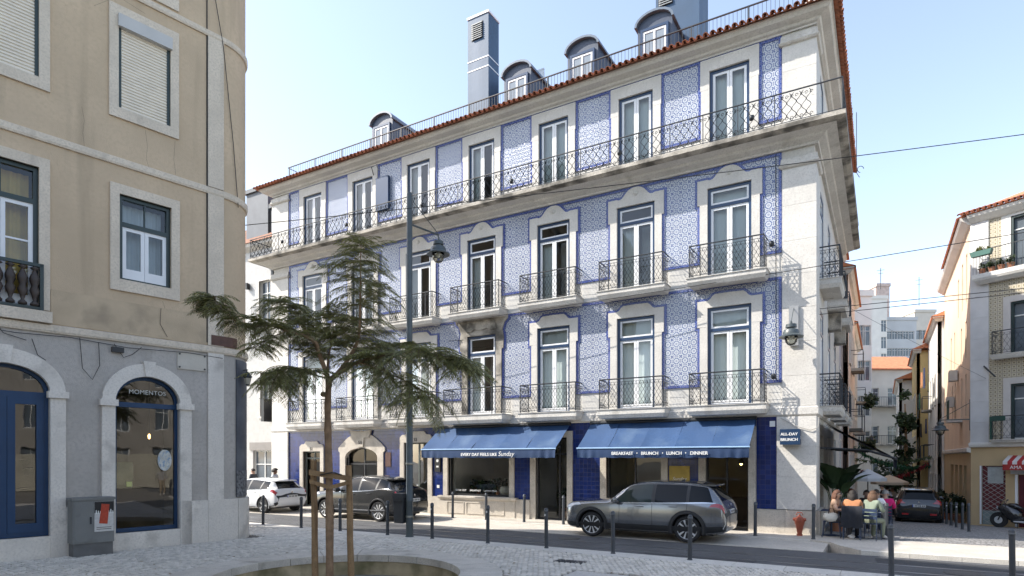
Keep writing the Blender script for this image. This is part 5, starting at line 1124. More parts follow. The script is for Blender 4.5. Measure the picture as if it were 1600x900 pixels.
    zp=spec.get('plz',.86)*H/1.68; xp=max(C.P(u_,8).x for u_ in (11.2,12,12.6)); us_=[C.n*k/400 for k in range(340,401)]; xp=min((abs(C.P(u_,8).z-zp),C.P(u_,8).x) for u_ in us_)[1]
    g=MB(); g.box(xp-.01,xp+.022,-.26,.26,zp-.055,zp+.055); pl=part('number_plate',g,plate_m,T); g=MB(); g.box(xp+.0225,xp+.0245,-.26,-.225,zp-.055,zp+.055); part('plate_band',g,M('plate_blue',(.02,.06,.35),.5,0),pl)
    for k in range(6): g=MB(); y=-.17+k*.062+(.02 if k>1 else 0)+(.02 if k>3 else 0); g.box(xp+.0225,xp+.0245,y,y+.04,zp-.032,zp+.032); part('plate_character',g,dark_frame,pl)
    g=MB(); g.lathe([(0,-.0),(.045,0),(.045,.012),(0,.012)],14,(xp-.02,0,zp+.17),0,'x'); part('emblem',g,chrome,T)
    g=MB(); g.box(.35,L-.35,-W/2+.25,W/2-.25,.2,.36); part('underbody',g,clad,T)
    for wx in (fo,fo+wb):
        for s in (-1,1): spoke_wheel(r,.235,spec.get('sp',5),spec.get('two',True),spec.get('rimb',rim_bright),T,(wx,s*(W/2-.135),r),s)
    return T,C
grey=paint('grey_metallic',(.20,.21,.225),.7,.22); black_p=paint('black_paint',(.012,.013,.015),.3,.25); white_p=paint('white_car_paint',(.68,.69,.70),0,.3); char=paint('charcoal_metallic',(.032,.034,.036),.5,.2)
T,C=car('parked_suv','grey metallic estate suv parked in front of the café awnings',SUV,4.72,1.88,1.65,(-6.56,-2.37,.012),0,grey,2.79,.93,.365,dict(pillars=(6.95,8.1,9.8,9.05),tail=[(9.35,4.55),(11.95,4.40),(11.8,5.3),(9.55,4.86)],doors=[(5.0,5.0),(6.98,6.98),(8.1,8.15)],handles=[(6.45,4.62),(7.65,4.62)],belt=chrome,plz=.86,front_glass=car_glass_clear,sp=10,two=False,mm=grey,wide=True,clad=2.55,rails=clad))
g=MB(); g.tube([C.P(11.4,2.2)+Vector((0,-.02,0)),C.P(11.9,2.6)+Vector((.01,-.02,0)),C.P(12.2,3.1)+Vector((.02,-.01,0))],.016,6); part('skid_trim',g,chrome,T)
T,C=car('parked_crossover','charcoal crossover with sloping rear parked behind the tree stakes',FAST,4.55,1.865,1.66,(-17.55,-2.37,.012),0,char,2.70,.88,.365,dict(pillars=(6.95,8.2,9.35,8.95),tail=[(10.7,4.6),(11.7,4.6),(11.7,4.95),(10.7,4.98)],doors=[(5.0,5.0),(6.98,6.98),(8.2,8.4)],handles=[(6.45,4.6),(7.75,4.6)],belt=chrome,plz=.78,sp=10,two=False))
for s in (0,1):
    part('sill_trim',C.patch([(4.0,2.3),(9.2,2.3),(9.2,2.45),(4.0,2.45)] if s==0 else mirror_c([(4.0,2.3),(9.2,2.3),(9.2,2.45),(4.0,2.45)]),30,1,.010),chrome,T,True,fix=False)
T,C=car('parked_hatchback','white hatchback parked at the kerb beyond the beige corner house',HATCH,4.26,1.80,1.46,(-23.95,-2.30,.012),0,white_p,2.62,.87,.325,dict(pillars=(6.95,8.1,9.2,8.8),tail=[(9.9,4.35),(11.8,4.3),(11.75,5.6),(10.1,4.9)],doors=[(5.0,5.0),(6.98,6.98),(8.1,8.2)],handles=[(6.45,4.6),(7.65,4.6)],clad=1.9,arch=.012,archmat=white_p,plz=.80,mm=white_p,sp=5,two=True))
for s in (0,1): 
    q=[(10.4,4.62),(11.75,4.62),(11.7,4.72),(10.45,4.72)]; part('lamp_strip',C.patch(q if s==0 else mirror_c(q),8,1,.016),M('lamp_dark',(.06,.004,.006),.1,.1,4),T,True,fix=False)
ps=on_street(1436,816.5)
T,C=car('black_suv','black suv standing in the side street, seen from behind',SUV,4.65,1.89,1.72,(ps[0],ps[1]+4.6,street_z(ps[1]+2.3)+.045),R(-90),black_p,2.70,.92,.365,dict(pillars=(6.95,8.1,9.25,8.85),tail=[(10.35,4.7),(11.55,4.45),(11.7,6.5),(10.75,6.15)],doors=[(5.0,5.0),(6.98,6.98),(8.1,8.15)],handles=[(6.45,4.62),(7.65,4.62)],rails=chrome,plz=.88,mm=black_p,sp=5,two=False))
T.rotation_euler=(0,0,R(-90)); 
for y in (-.55,.55): g=MB(); g.box(4.64,4.70,y-.13,y+.13,.48,.56); part('reflector',g,red_lamp,T)
# ---------------------------------------------------------------- other houses
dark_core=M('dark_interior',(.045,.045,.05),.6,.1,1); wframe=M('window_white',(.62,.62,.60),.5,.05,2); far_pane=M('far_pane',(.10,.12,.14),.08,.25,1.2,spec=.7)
def wmesh(w_,h,bars=1,key={}):
    k=(round(w_,2),round(h,2),bars)
    if k not in key:
        m=MB(); T=.06
        m.box(0,T,.06,.13,0,h); m.box(w_-T,w_,.06,.13,0,h); m.box(T,w_-T,.061,.131,h-T,h); m.box(T,w_-T,.061,.131,0,T)
        for b in range(1,bars+1): x=w_*b/(bars+1); m.box(x-.03,x+.03,.062,.128,T,h-T)
        m.box(T,w_-T,.063,.127,h*.72,h*.72+.05); g=MB(); g.face([(T,.1,T),(w_-T,.1,T),(w_-T,.1,h-T),(T,.1,h-T)]); key[k]=(m.mesh('window',wframe),g.mesh('pane',far_pane))
    return key[k]
def facade(par,x0,x1,z0,z1,wins,mat,loc=(0,0,0),rz=0,trim=None,name='front_wall',bars=1,surround=.14):
    """wall sheet with real openings, a window in each and stone trim round it"""
    m=MB(); wall_grid(m,x0,x1,z0,z1,wins,0,.22); o=part(name,m,mat,par,False,loc,(0,0,rz))
    for a,b,c,d in wins:
        f,g=wmesh(b-a,d-c,bars); w_=inst('window',f,o,(a,.06,c)); 
        if o.parent is not None: inst('pane',g,w_) if False else None
        m=MB()
    return o
def add_panes(o,wins,bars=1):
    for a,b,c,d in wins: inst('pane',wmesh(b-a,d-c,bars)[1],o,(a,.06,c))
def trims(par,wins,mat,loc,rz,t=.14,sill=True):
    for a,b,c,d in wins:
        m=MB(); m.box(a-t,a,-.04,.04,c,d+t); m.box(b,b+t,-.04,.04,c,d+t); m.box(a,b,-.039,.04,d,d+t); m.box(a-t,b+t,-.07,.04,c-.1,c); part('window_trim',m,mat,par,False,loc,(0,0,rz))
def grid_wins(xs,w_,zs,h): return [(x,x+w_,z,z+h) for x in xs for z in zs]
def slope_roof(par,x0,x1,y0,y1,z,rise,mat,name='roof',ov=.35):
    ym=(y0+y1)/2; m=MB(); m.face([(x0-ov,y0-ov,z),(x1+ov,y0-ov,z),(x1+ov,ym,z+rise),(x0-ov,ym,z+rise)]); m.face([(x1+ov,y1+ov,z),(x0-ov,y1+ov,z),(x0-ov,ym,z+rise),(x1+ov,ym,z+rise)]); m.face([(x0-ov,y0-ov,z-.12),(x1+ov,y0-ov,z-.12),(x1+ov,y0-ov,z),(x0-ov,y0-ov,z)]); m.face([(x0-ov,y0-ov,z-.12),(x0-ov,y1+ov,z-.12),(x1+ov,y1+ov,z-.12),(x1+ov,y0-ov,z-.12)])
    m.face([(x0-ov,y0-ov,z),(x0-ov,ym,z+rise),(x0-ov,y1+ov,z)]); m.face([(x1+ov,y0-ov,z),(x1+ov,ym,z+rise),(x1+ov,y1+ov,z)]); return part(name,m,mat,par,fix=False)
roof_far=M('far_roof_tiles',(.52,.19,.09),.85,.2,3,.6,30); cream=M('cream_render',(.58,.53,.46),.9,.08,.8); white_r=M('white_render',(.66,.64,.60),.9,.07,.7,streak=((.5,.47,.43),1.4,.6,.9)); peach=M('peach_render',(.70,.53,.385),.9,.08,.7,.2,40,streak=((.56,.41,.29),1.3,.62,.9)); rose=M('rose_render',(.60,.50,.46),.9,.06,.7); yellow_r=M('ochre_render',(.58,.42,.18),.9,.1,.9); pgrey=M('pale_grey_render',(.48,.49,.50),.9,.06,.5); slate=M('slate_cladding',(.10,.11,.125),.5,.12,2); tan_r=M('tan_render',(.50,.37,.21),.9,.08,1,.2,40)
white_t=solid_tiles('white_wall_tiles',(.46,.45,.43),.15,.15,(.45,.44,.42),rough=.3,var=.05)
# --- white tiled house next to the blue one
H1=thing('white_tiled_house','narrow white tiled house adjoining the blue tiled building, with slate dormers','building',(-33.0,.35,0))
wn=[(8.0-.2,8.9-.2,4.4,6.6),(5.6,6.5,4.4,6.6),(3.2,4.1,4.4,6.6),(7.7,8.6,8.9,11.2),(5.4,6.3,8.9,11.2),(3.0,3.9,8.9,11.2)]; shop=[(7.2,8.75,.1,2.7)]
o=facade(H1,0,9.2,0,13.0,wn+shop,white_t,name='front_wall'); add_panes(o,wn+shop); trims(H1,wn,stone_white,(0,0,0),0)
m=MB(); m.box(.3,9.0,.3,8,0,12.9); part('core',m,dark_core,H1); m=MB(); m.box(7.0,8.95,-.06,.0,2.7,3.1); part('shop_fascia',m,M('fascia_grey',(.25,.23,.21),.7,.1,3),H1)
m=MB(); m.sweep([(0,0),(9.2,0)],[(0,12.8),(.3,12.95),(.35,13.1),(0,13.1)]); part('cornice',m,stone_white,H1)
m=MB(); m.face([(0,-.4,13.1),(9.2,-.4,13.1),(9.2,2.5,15.4),(0,2.5,15.4)]); m.box(0,9.2,2.5,8,13,15.4); part('roof',m,M('old_roof',(.26,.12,.07),.85,.2,4),H1)
for x0,x1,zt in ((6.2,7.9,16.0),(8.15,8.95,14.9)):
    m=MB(); m.box(x0,x1,.35,3,13.2,zt); d_=part('slate_dormer',m,slate,H1); m=MB(); m.box(x0-.08,x1+.08,.25,3.1,zt,zt+.2); part('dormer_cap',m,M('slate_dark',(.07,.078,.09),.5,.1,2),d_)
    if x1-x0>1.2: continue
    m=MB(); m.box(x0+.2,x1-.2,.30,.36,13.5,zt-.35); part('dormer_window',m,wframe,d_); m=MB(); m.box(x0+.28,x1-.28,.28,.31,13.6,zt-.45); part('pane',m,far_pane,d_)
for x,z in ((6.9,11.2),(8.9,11.6)):
    m=MB(); m.prism([(x-.08,z-.3),(x+.08,z-.3),(x+.06,z),(x-.06,z)],-.2,-.02); part('wall_lamp',m,dark_frame,H1)
m=MB(); m.tube([(7.5,-.3,9.85),(9.2,-.3,9.85)],.02,5); [m.tube([(7.5+.1*k,-.3,8.9),(7.5+.1*k,-.3,9.85)],.008,4) for k in range(18)]; part('balcony_rail',m,iron,H1); m=MB(); m.box(7.4,9.2,-.4,0,8.75,8.9); part('balcony_slab',m,stone_white,H1)
m=MB(); m.tube([(7.8,-.1,5.3),(8.7,-.1,5.3)],.015,5); [m.tube([(7.8+.09*k,-.1,4.4),(7.8+.09*k,-.1,5.3)],.007,4) for k in range(11)]; part('window_rail',m,iron,H1)
m=MB(); m.tube([(9.12,-.08,13),(9.12,-.08,.3)],.05,8); part('downpipe',m,M('pipe_grey',(.3,.3,.3),.5,.1,2),H1)
m=MB(); m.box(8.55,8.75,-.55,-.05,4.1,5.2); part('hanging_sign',m,dark_frame,H1)
# --- pink gable behind
H2=thing('pink_gable_house','tall pale pink gable wall with a grey chimney above the white tiled house','building',(-37,9.0,0))
m=MB(); m.prism([(0,0),(13,0),(13,15.5),(10.5,18.6),(6.5,19.2),(0,19.2)],0,6); part('gable_wall',m,rose,H2); m=MB(); m.box(6.4,8.2,.5,1.8,19.1,20.6); c_=part('chimney',m,M('chimney_grey',(.28,.29,.30),.7,.1,2),H2); m=MB(); m.box(6.3,8.3,.4,1.9,20.2,20.4); part('chimney_band',m,slate,c_)
m=MB(); m.sweep([(0,0),(6.5,0)],[(0,19.15),(.08,19.15),(.08,19.3),(0,19.3)]); part('coping',m,slate,H2)
# --- house on the far side of the side street: tiled front, peach flank
RX,RY=5.112,14.396; RA=R(-28.964); RZ0=-.62
H3=thing('tiled_flank_house','corner house with olive tiled front, peach flank and shuttered shop','building',(RX,RY,0),RA)
olive=azulejo('olive_tiles',.17,(.54,.48,.36),(.22,.18,.115),kind=1)
w3=[(1.5,2.65,3.12,5.48),(1.5,2.65,6.75,8.98),(1.5,2.65,10.42,12.65),(4.6,5.75,3.12,5.48),(4.6,5.75,6.75,8.98),(4.6,5.75,10.42,12.65)]
o=facade(H3,0,9,2.95,13.1,w3,olive,name='front_wall',bars=1); add_panes(o,w3)
m=MB(); wall_grid(m,.75,9,9.95,10.4,[],-.004,0); wall_grid(m,1.16,9,10.4,13.1,[w3[2],w3[5]],-.004,0); part('top_floor_render',m,white_r,H3)
trims(H3,w3[:2]+w3[3:5],M('grey_trim',(.50,.47,.44),.8,.08,2),(0,0,0),0,.26)
for a,b,c,d in w3:
    m=MB(); m.box(a,a+.09,.02,.14,c,d); m.box(b-.09,b,.02,.14,c,d); m.box(a+.09,b-.09,.021,.141,d-.09,d); part('dark_frame',m,dkgreen,H3)
for k in range(11):
    z0=2.95+k*.93; m=MB(); m.box(.0,.70,-.06,.3,z0+.003,min(13.1,z0+.927)); part('quoin',m,M('quoin_stone',(.55,.54,.53),.8,.08,2,.2,30,rand=.04),H3)
m=MB(); m.sweep([(-.0,0),(9,0)],[(0,2.78),(.18,2.80),(.22,2.9),(.22,2.98),(0,3.0)]); part('string_course',m,white_r,H3)
m=MB(); m.sweep([(0,0),(9,0)],[(0,12.75),(.1,12.78),(.35,12.98),(.42,13.1),(0,13.15)]); part('cornice',m,white_r,H3)
m=MB(); wall_grid(m,0,9,RZ0-.6,2.8,[(.42,1.31,RZ0,1.97),(1.75,3.6,RZ0,1.6)],0,.15); part('ground_floor_wall',m,tan_r,H3)
gate=M('dark_red_shutter',(.115,.018,.02),.6,.1,3); lat=M('lattice_white',(.42,.40,.38),.6,.05,3)
m=MB(); m.box(.42,1.31,.10,.14,RZ0,1.97); gt=part('shop_gate',m,gate,H3)
m=MB(); m.box(.42,1.31,.09,.099,RZ0,.0); part('gate_foot_panel',m,M('gate_green',(.22,.27,.26),.6,.1,3),gt)
m=MB()
for k in range(-14,10):
    for s in (1,-1):
        x0,z0=(.42 if s>0 else 1.31),RZ0+.2+k*.2; pts=[]
        for t in range(0,10): x=x0+s*.0989*t; z=z0+.0989*t*.72; pts.append((x,.085,z))
        pts=[p for p in pts if RZ0<p[2]<1.95]
        if len(pts)>1: m.tube(pts,.009,4,cap=False)
tag(part('gate_lattice',m,lat,gt),kind='stuff')
m=MB(); m.box(.36,.42,-.04,.12,RZ0,1.97); part('gate_post',m,white_paint,H3); m=MB(); m.box(.62,1.2,.07,.083,1.2,1.93); part('gate_notice',m,M('notice',(.36,.38,.37),.7,.15,6),gt)
m=MB(); m.box(1.75,3.6,.10,.14,RZ0,1.6); part('shop_front',m,M('maroon_front',(.09,.012,.02),.5,.1,3),H3); m=MB(); m.box(1.66,1.75,-.03,.1,RZ0,1.6); part('shop_jamb',m,white_paint,H3)
m=MB(); m.box(1.5,3.8,-.03,.03,1.62,1.82); part('shop_lintel',m,pgrey,H3)
for k in range(14):                                  # striped shop awning
    m=MB(); x=1.42+k*.17; m.face([(x,-.02,2.42),(x+.17,-.02,2.42),(x+.17,-.55,2.16),(x,-.55,2.16)]); m.face([(x,-.55,2.16),(x+.17,-.55,2.16),(x+.17,-.55,2.04),(x,-.55,2.04)]); part('awning_stripe',m,M('stripe_red',(.38,.03,.03),.7,.1,3) if k%2 else M('stripe_white',(.62,.6,.58),.7,.05,3),H3,fix=False)
m=MB(); m.box(1.42,3.8,-.56,-.50,1.80,2.04); sg=part('shop_sign',m,M('sign_red',(.32,.03,.025),.5,.1,3),H3); inst('lettering',text_mesh('AMA',.2,ltr,.003,0,0,'LEFT'),sg,(1.68,-.565,1.91),(R(90),0,0))
B3=balcony_parts(2.3,.5,3.10,2.98,1.0,.1,.33); put_balcony(H3,B3,(2.08,0,0)); B4=balcony_parts(2.3,.5,6.75,6.55,1.0,.1,.33); put_balcony(H3,B4,(2.08,0,0))
m=MB(); m.sweep([(.22,0),(.22,-.42),(9,-.42)],[(-.3,9.95),(-.2,9.95),(-.05,10.1),(.0,10.2),(.0,10.38),(-.3,10.38)]); part('top_balcony',m,stone_white,H3)
m=MB(); m.tube([(.26,0,11.4),(.26,-.4,11.4),(9,-.4,11.4)],.02,6)
for k in range(60): m.tube([(.26+.12*k,-.4,10.38),(.26+.12*k,-.4,11.4)],.007,4,cap=False)
part('top_railing',m,iron,H3)
m=MB(); m.box(.93,1.0,-.52,-.4,3.1,4.06); m.box(.93,1.5,-.53,-.5,3.9,4.1); part('rail_panel',m,M('bottle_green',(.02,.06,.045),.5,.1,3),H3)
m=MB(); m.tube([(.55,-.1,6.35),(1.15,-.55,5.8)],.035,6); part('flag_pole',m,dark_frame,H3)
# peach flank along the side street
FL=14.0
wf=[(-1.9,-1.35,9.6,11.9),(-3.7,-3.15,9.6,11.9),(-5.6,-5.05,9.6,11.6),(-2.2,-1.65,4.3,6.3),(-4.0,-3.45,4.3,6.3),(-7.3,-6.75,4.2,6.4),(-8.8,-8.25,4.2,6.4),(-2.2,-1.65,7.0,8.8),(-4.2,-3.65,7.0,8.8),(-7.6,-7.0,7.2,9.2),(-9.6,-9.0,7.2,9.2)]
fo=facade(H3,-FL,0,2.6,13.1,wf,peach,(0,0,0),R(-90)-RA,name='flank_wall'); add_panes(fo,wf)
arc_h=[(-2.9,-1.7,-1.6,1.95),(-5.0,-3.6,-1.7,1.95),(-7.2,-5.7,-1.8,1.95),(-9.6,-8.0,-1.9,1.95)]
m=MB(); wall_grid(m,-FL,0,-3,2.6,arc_h,0,.3); fl=part('flank_ground_floor',m,tan_r,H3,False,(0,0,0),(0,0,R(-90)-RA))
for a,b,c,d in arc_h: m=MB(); m.box(a,b,.28,.3,c,d); part('roller_door',m,M('shutter_grey',(.20,.185,.16),.6,.1,1.5,.3,12),fl)
m=MB(); m.sweep([(-FL,0),(0,0)],[(0,2.55),(.14,2.6),(.16,2.75),(0,2.8)]); part('flank_string',m,white_r,fl)
m=MB(); m.sweep([(-FL,0),(0.1,0)],[(0,12.75),(.1,12.78),(.35,12.98),(.42,13.1),(0,13.15)]); part('flank_cornice',m,white_r,fl)
for k in range(42):
    o=inst('eaves_tile',bt,fl,(-.2-k*.21*1.0,-.5,13.14),(R(24),0,0),1.0)
for k in range(26): inst('eaves_tile',bt,H3,(-.25+k*.21,-.52,13.16),(R(24),0,0),1.0)
m=MB(); m.slab([(0,-.45),(9,-.45),(9,9),(0,9)],13.12,13.16); m.face([(0,-.5,13.16),(9,-.5,13.16),(9,4,15.2),(2.5,4,15.2)]); part('roof',m,roof_far,H3)
for x,z in ((-5.9,6.35),(-7.6,5.1)):
    m=MB(); m.box(x,x+.75,-.4,-.05,z,z+.55); a_=part('air_conditioner',m,M('ac_white',(.5,.5,.48),.5,.08,3),fl); m=MB(); m.lathe([(0,-.01),(.2,-.01),(.2,0),(0,0)],16,(x+.3,-.4,z+.28),0,'y'); part('fan_grille',m,M('ac_grille',(.2,.2,.2),.5,.2,20),a_)
m=MB(); m.box(-4.7,-3.4,-.6,0,4.1,4.25); sb=part('flank_balcony',m,stone_white,fl); m=MB(); [m.tube([(-4.65+.1*k,-.55,4.25),(-4.65+.1*k,-.55,5.2)],.012,4,cap=False) for k in range(13)]; m.tube([(-4.7,-.55,5.2),(-3.4,-.55,5.2)],.02,5); part('balcony_bars',m,M('bottle_green',(.02,.06,.045),.5,.1,3),sb)
inv=(Matrix.Translation((RX,RY,0))@Matrix.Rotation(RA,4,'Z')).inverted(); m=MB(); m.slab([tuple((inv@Vector((x,y,0))).xy) for x,y in ((RX+.34,RY+.45),(RX+6.6,RY-2.4),(RX+9,28.38),(RX+.02,28.38),(RX+.02,28.1),(RX+.34,28.1))],-3,12.9); part('core',m,peach,H3)
LW=thing('corner_lantern','bell lantern on a long bracket at the edge of the peach flank','wall lamp',(RX-.02,RY+.05,0),0)
m=MB(); m.tube([(0,0,3.55),(0,0,4.95)],.03,6); part('wall_bar',m,lamp_mat,LW); m=MB(); m.tube([(0,0,4.05),(-1.15,-.1,4.05)],.025,6); part('arm',m,lamp_mat,LW); m=MB(); m.tube([(0,0,4.8),(-1.1,-.1,4.1)],.012,5); part('stay',m,lamp_mat,LW); lamp_head(LW,(-1.12,-.1,3.62),.95)
# --- houses further down the side street, both sides
def row_house(name,label,x,y0,y1,H,side,mat,wins,rise=1.6,zb=-6,roofmat=None,balc=()):
    """side=+1: on the right of the street facing -x; side=-1: on the left facing +x"""
    L=y1-y0; o=thing(name,label,'building',(x,y1 if side>0 else y0,0),R(-90) if side>0 else R(90))
    f=facade(o,0,L,zb,H,wins,mat); add_panes(f,wins); trims(o,wins,stone_white,(0,0,0),0,.12)
    m=MB(); m.box(.02,L-.02,.24,7,zb,H-.05); part('core',m,mat,o)
    m=MB(); m.sweep([(0,.3),(0,0),(L,0),(L,.3)],[(0,H-.3),(.12,H-.25),(.3,H-.05),(.3,H),(0,H)]); part('cornice',m,stone_white,o)
    slope_roof(o,0,L,0,7,H+.02,rise,roofmat or roof_far)
    for a,b,z in balc:
        m=MB(); m.box(a,b,-.6,0,z-.15,z); s_=part('balcony',m,stone_dirty,o); m=MB(); m.tube([(a,0,z+.95),(a,-.56,z+.95),(b,-.56,z+.95),(b,0,z+.95)],.02,5); n_=int((b-a)/.12); [m.tube([(a+(b-a)*k/n_,-.56,z),(a+(b-a)*k/n_,-.56,z+.95)],.009,4,cap=False) for k in range(n_+1)]; part('railing',m,iron,s_)
    return o
def zs(y,*h): return [street_z(y)+q for q in h]
row_house('grey_flank_house','slim grey house just past the tiled corner building',-.05,12.05,14.5,12.2,-1,M('lavender_grey_render',(.42,.43,.47),.9,.06,.8),[(.8,1.6,z,z+1.9) for z in (1.2,4.6,8.0)])
row_house('rose_flank_house','pale pink house with small balconies on the shaded side of the side street',.25,14.5,23,11.6,-1,M('rose_pale',(.62,.50,.42),.9,.07,.8),grid_wins((1.2,3.6,6.2),.9,(.6,3.9,7.2),1.9),balc=((.9,2.4,3.8),(5.9,7.4,3.8),(3.2,4.8,7.1)))
row_house('cream_flank_house','cream house with wooden balcony further down the side street',.1,23,33,10.5,-1,cream,grid_wins((1.5,4.4,7.2),1.0,(-.4,2.9,6.4),2.0),balc=((1.2,2.8,2.8),(6.9,8.5,6.3)))
row_house('white_round_house','tall white house with narrow windows rising behind the pink flank',-1.5,33,47,17.5,-1,white_r,grid_wins((1.5,5.0,8.5,11.5),1.1,(0,4,8,12),2.2))
row_house('white_laundry_house','old white house with washing lines next to the peach flank',4.75,28.4,38,11.4,1,white_r,grid_wins((.8,3.0,5.2,7.6),.9,(-.8,2.4,5.9),2.0),balc=((.5,2.2,2.3),(2.7,4.3,5.8),(5.0,6.6,2.3)))
row_house('ochre_house','yellow ochre house beyond the washing lines',4.0,38,47,10.8,1,yellow_r,grid_wins((1.0,3.6,6.4),.9,(-1.4,2.0,5.4),2.0),balc=((.7,2.3,1.9),))
row_house('white_gable_house','white rendered house with tiled eaves far down the side street',3.0,47,60,9.5,1,white_r,grid_wins((1.5,4.5,7.5,10.5),.9,(-1.8,1.6,4.8),1.9))
def end_house(name,label,px0,px1,depth,zt,mat,rows,cols,roof=True,zb=-6,roofrise=2.4,w_=1.3,h=2.0,yaw=0,dd=10,flat=False):
    a=Vector(pix(px0,700,depth)); b=Vector(pix(px1,700,depth)); ang=math.atan2(b.y-a.y,b.x-a.x); L=(b-a).length
    o=thing(name,label,'building',(a.x,a.y,0),ang); wins=[(L*c-w_/2,L*c+w_/2,z,z+h) for c in cols for z in rows]
    f=facade(o,0,L,zb,zt,wins,mat); add_panes(f,wins); m=MB(); m.box(.02,L-.02,.24,dd,zb,zt-.05); part('core',m,mat,o)
    if roof: slope_roof(o,0,L,0,dd,zt+.02,roofrise,roof_far)
    else: m=MB(); m.sweep([(0,dd),(0,0),(L,0),(L,dd)],[(0,zt-.1),(.15,zt-.1),(.15,zt+.5),(-.3,zt+.5)]); part('parapet',m,mat,o)
    return o,L
o,L=end_house('cream_end_house','cream house with orange roof closing the end of the side street',1340,1452,72,12.6,cream,(-3.5,.2,4.0,8.4),(.22,.5,.8),roofrise=2.2)
for z in (4.0,8.4):
    m=MB(); m.box(.5,L-.5,-.8,0,z-.25,z-.1); s_=part('balcony',m,stone_dirty,o); m=MB(); m.tube([(.5,-.75,z+.9),(L-.5,-.75,z+.9)],.03,5); [m.tube([(.5+k*.2,-.75,z-.1),(.5+k*.2,-.75,z+.9)],.014,4,cap=False) for k in range(int((L-1)/.2))]; part('railing',m,iron,s_)
end_house('pale_hospital_block','long pale grey modern block with small square windows above the roofs',1384,1432,118,28.5,pgrey,(12,15.2,18.4,21.6,24.8),(.12,.3,.48,.66,.84),False,w_=1.0,h=1.5,dd=40)
end_house('white_tower_block','white stair tower with a column of dark windows beside the grey block',1362,1386,112,31,white_r,(10,13,16,19,22,25),(.8,),False,w_=1.0,h=2.1,dd=14)
end_house('brown_roof_block','brick banded plant room on top of the pale block',1370,1390,122,36,M('brick_pale',(.50,.40,.36),.9,.2,2),(31,),(.5,),False,w_=1.4,h=1.4,dd=8)
end_house('cream_modern_block','cream modern block with a regular grid of dark windows',1430,1462,135,34,cream,(14,17.5,21,24.5,28),(.15,.38,.62,.85),False,w_=1.3,h=2.0,dd=30)
end_house('white_bow_house','white house with rounded top storey behind the pink flank',1331,1362,62,18.5,white_r,(3,6.5,10,13.5),(.35,.7),False,w_=1.0,h=2.0,dd=10)
# --- houses round the square outside the picture (they show in the reflections)
def plain_house(name,label,loc,rz,W,H,mat,zb=0):
    o=thing(name,label,'building',loc,rz); wins=grid_wins([1.4+k*2.9 for k in range(int((W-1.5)/2.9))],1.2,[1.0+3.6*k for k in range(int((H-1)/3.6))],2.1)
    f=facade(o,0,W,zb,H,wins,mat); add_panes(f,wins); m=MB(); m.box(.02,W-.02,.24,8,zb,H-.05); part('core',m,mat,o); m=MB(); m.sweep([(0,8),(0,0),(W,0),(W,8)],[(0,H-.3),(.3,H-.1),(.3,H),(0,H)]); part('cornice',m,stone_white,o); return o
plain_house('square_back_house','ochre house on the square behind the viewer',(16,-40,0),R(180),30,15,yellow_r)
plain_house('square_side_house','grey rendered house on the square to the right of the viewer',(27,4,0),R(-90),40,13,M('grey_old_render',(.27,.25,.22),.9,.15,.8))
HO=thing('corrugated_hoarding','long pale corrugated site hoarding on the far side of the square','fence',(22,-2,0),R(-90))
m=MB()
for k in range(34): 
    z=.1+k*.075; m.tube([(0,0,z),(22,0,z)],.03,5,cap=False)
tag(part('corrugated_sheet',m,M('hoarding_metal',(.50,.47,.38),.5,.15,1.2),HO),kind='stuff')
for k in range(8): m=MB(); m.box(k*3.1,k*3.1+.1,.03,.13,0,2.7); part('post',m,iron,HO)
# ---------------------------------------------------------------- trees and plants
def leaf_material(name,col,tr=.3,var=.35):
    m=bpy.data.materials.new(name); m.use_nodes=True; nt=m.node_tree; L=nt.links; b=nt.nodes['Principled BSDF']; b.inputs['Roughness'].default_value=.55
    g=_n(nt,'ShaderNodeNewGeometry'); mx=_n(nt,'ShaderNodeMix',data_type='RGBA'); mx.inputs[6].default_value=(*[c*(1-var) for c in col],1); mx.inputs[7].default_value=(col[0]*(1+var*1.3),col[1]*(1+var),col[2]*(1+var*.3),1)
    L.new(g.outputs['Random Per Island'],mx.inputs[0]); L.new(mx.outputs[2],b.inputs['Base Color'])
    t=_n(nt,'ShaderNodeBsdfTranslucent'); L.new(mx.outputs[2],t.inputs[0]); ms=_n(nt,'ShaderNodeMixShader'); ms.inputs[0].default_value=tr
    o=nt.nodes['Material Output']; L.new(b.outputs[0],ms.inputs[1]); L.new(t.outputs[0],ms.inputs[2]); L.new(ms.outputs[0],o.inputs[0]); return m
jac=leaf_material('feathery_leaf',(.215,.225,.095)); bark=M('tree_bark',(.27,.175,.105),.9,.25,9,.6,30); ever=leaf_material('dark_leaf',(.030,.055,.022)); glossy=leaf_material('paddle_leaf',(.028,.06,.022),.15)
wood=M('stake_wood',(.30,.19,.095),.85,.25,5,.4,22,fine=.35,streak=((.14,.08,.04),9,.55,.75))
TD=11.95
def tp(px,py,dd=0): return Vector(pix(px,py,TD+dd))
TREE=thing('street_tree','young feathery leaved street tree growing from the round sunken pit','tree',tuple(Vector(pix(515,900,TD)).xy.to_3d()))
TREE.location.z=-.7; TB=TREE.location.copy()
def toL(pts): return [Vector(p)-TB for p in pts]
def spline(pts,n=6):
    P=[Vector(p) for p in pts]; o=[]
    for i in range(len(P)-1):
        p0=P[max(i-1,0)];p1=P[i];p2=P[i+1];p3=P[min(i+2,len(P)-1)]
        for k in range(n):
            t=k/n; o.append(.5*((2*p1)+(p2-p0)*t+(2*p0-5*p1+4*p2-p3)*t*t+(-p0+3*p1-3*p2+p3)*t**3))
    return o+[P[-1]]
base=Vector((TB.x,TB.y,-.7))
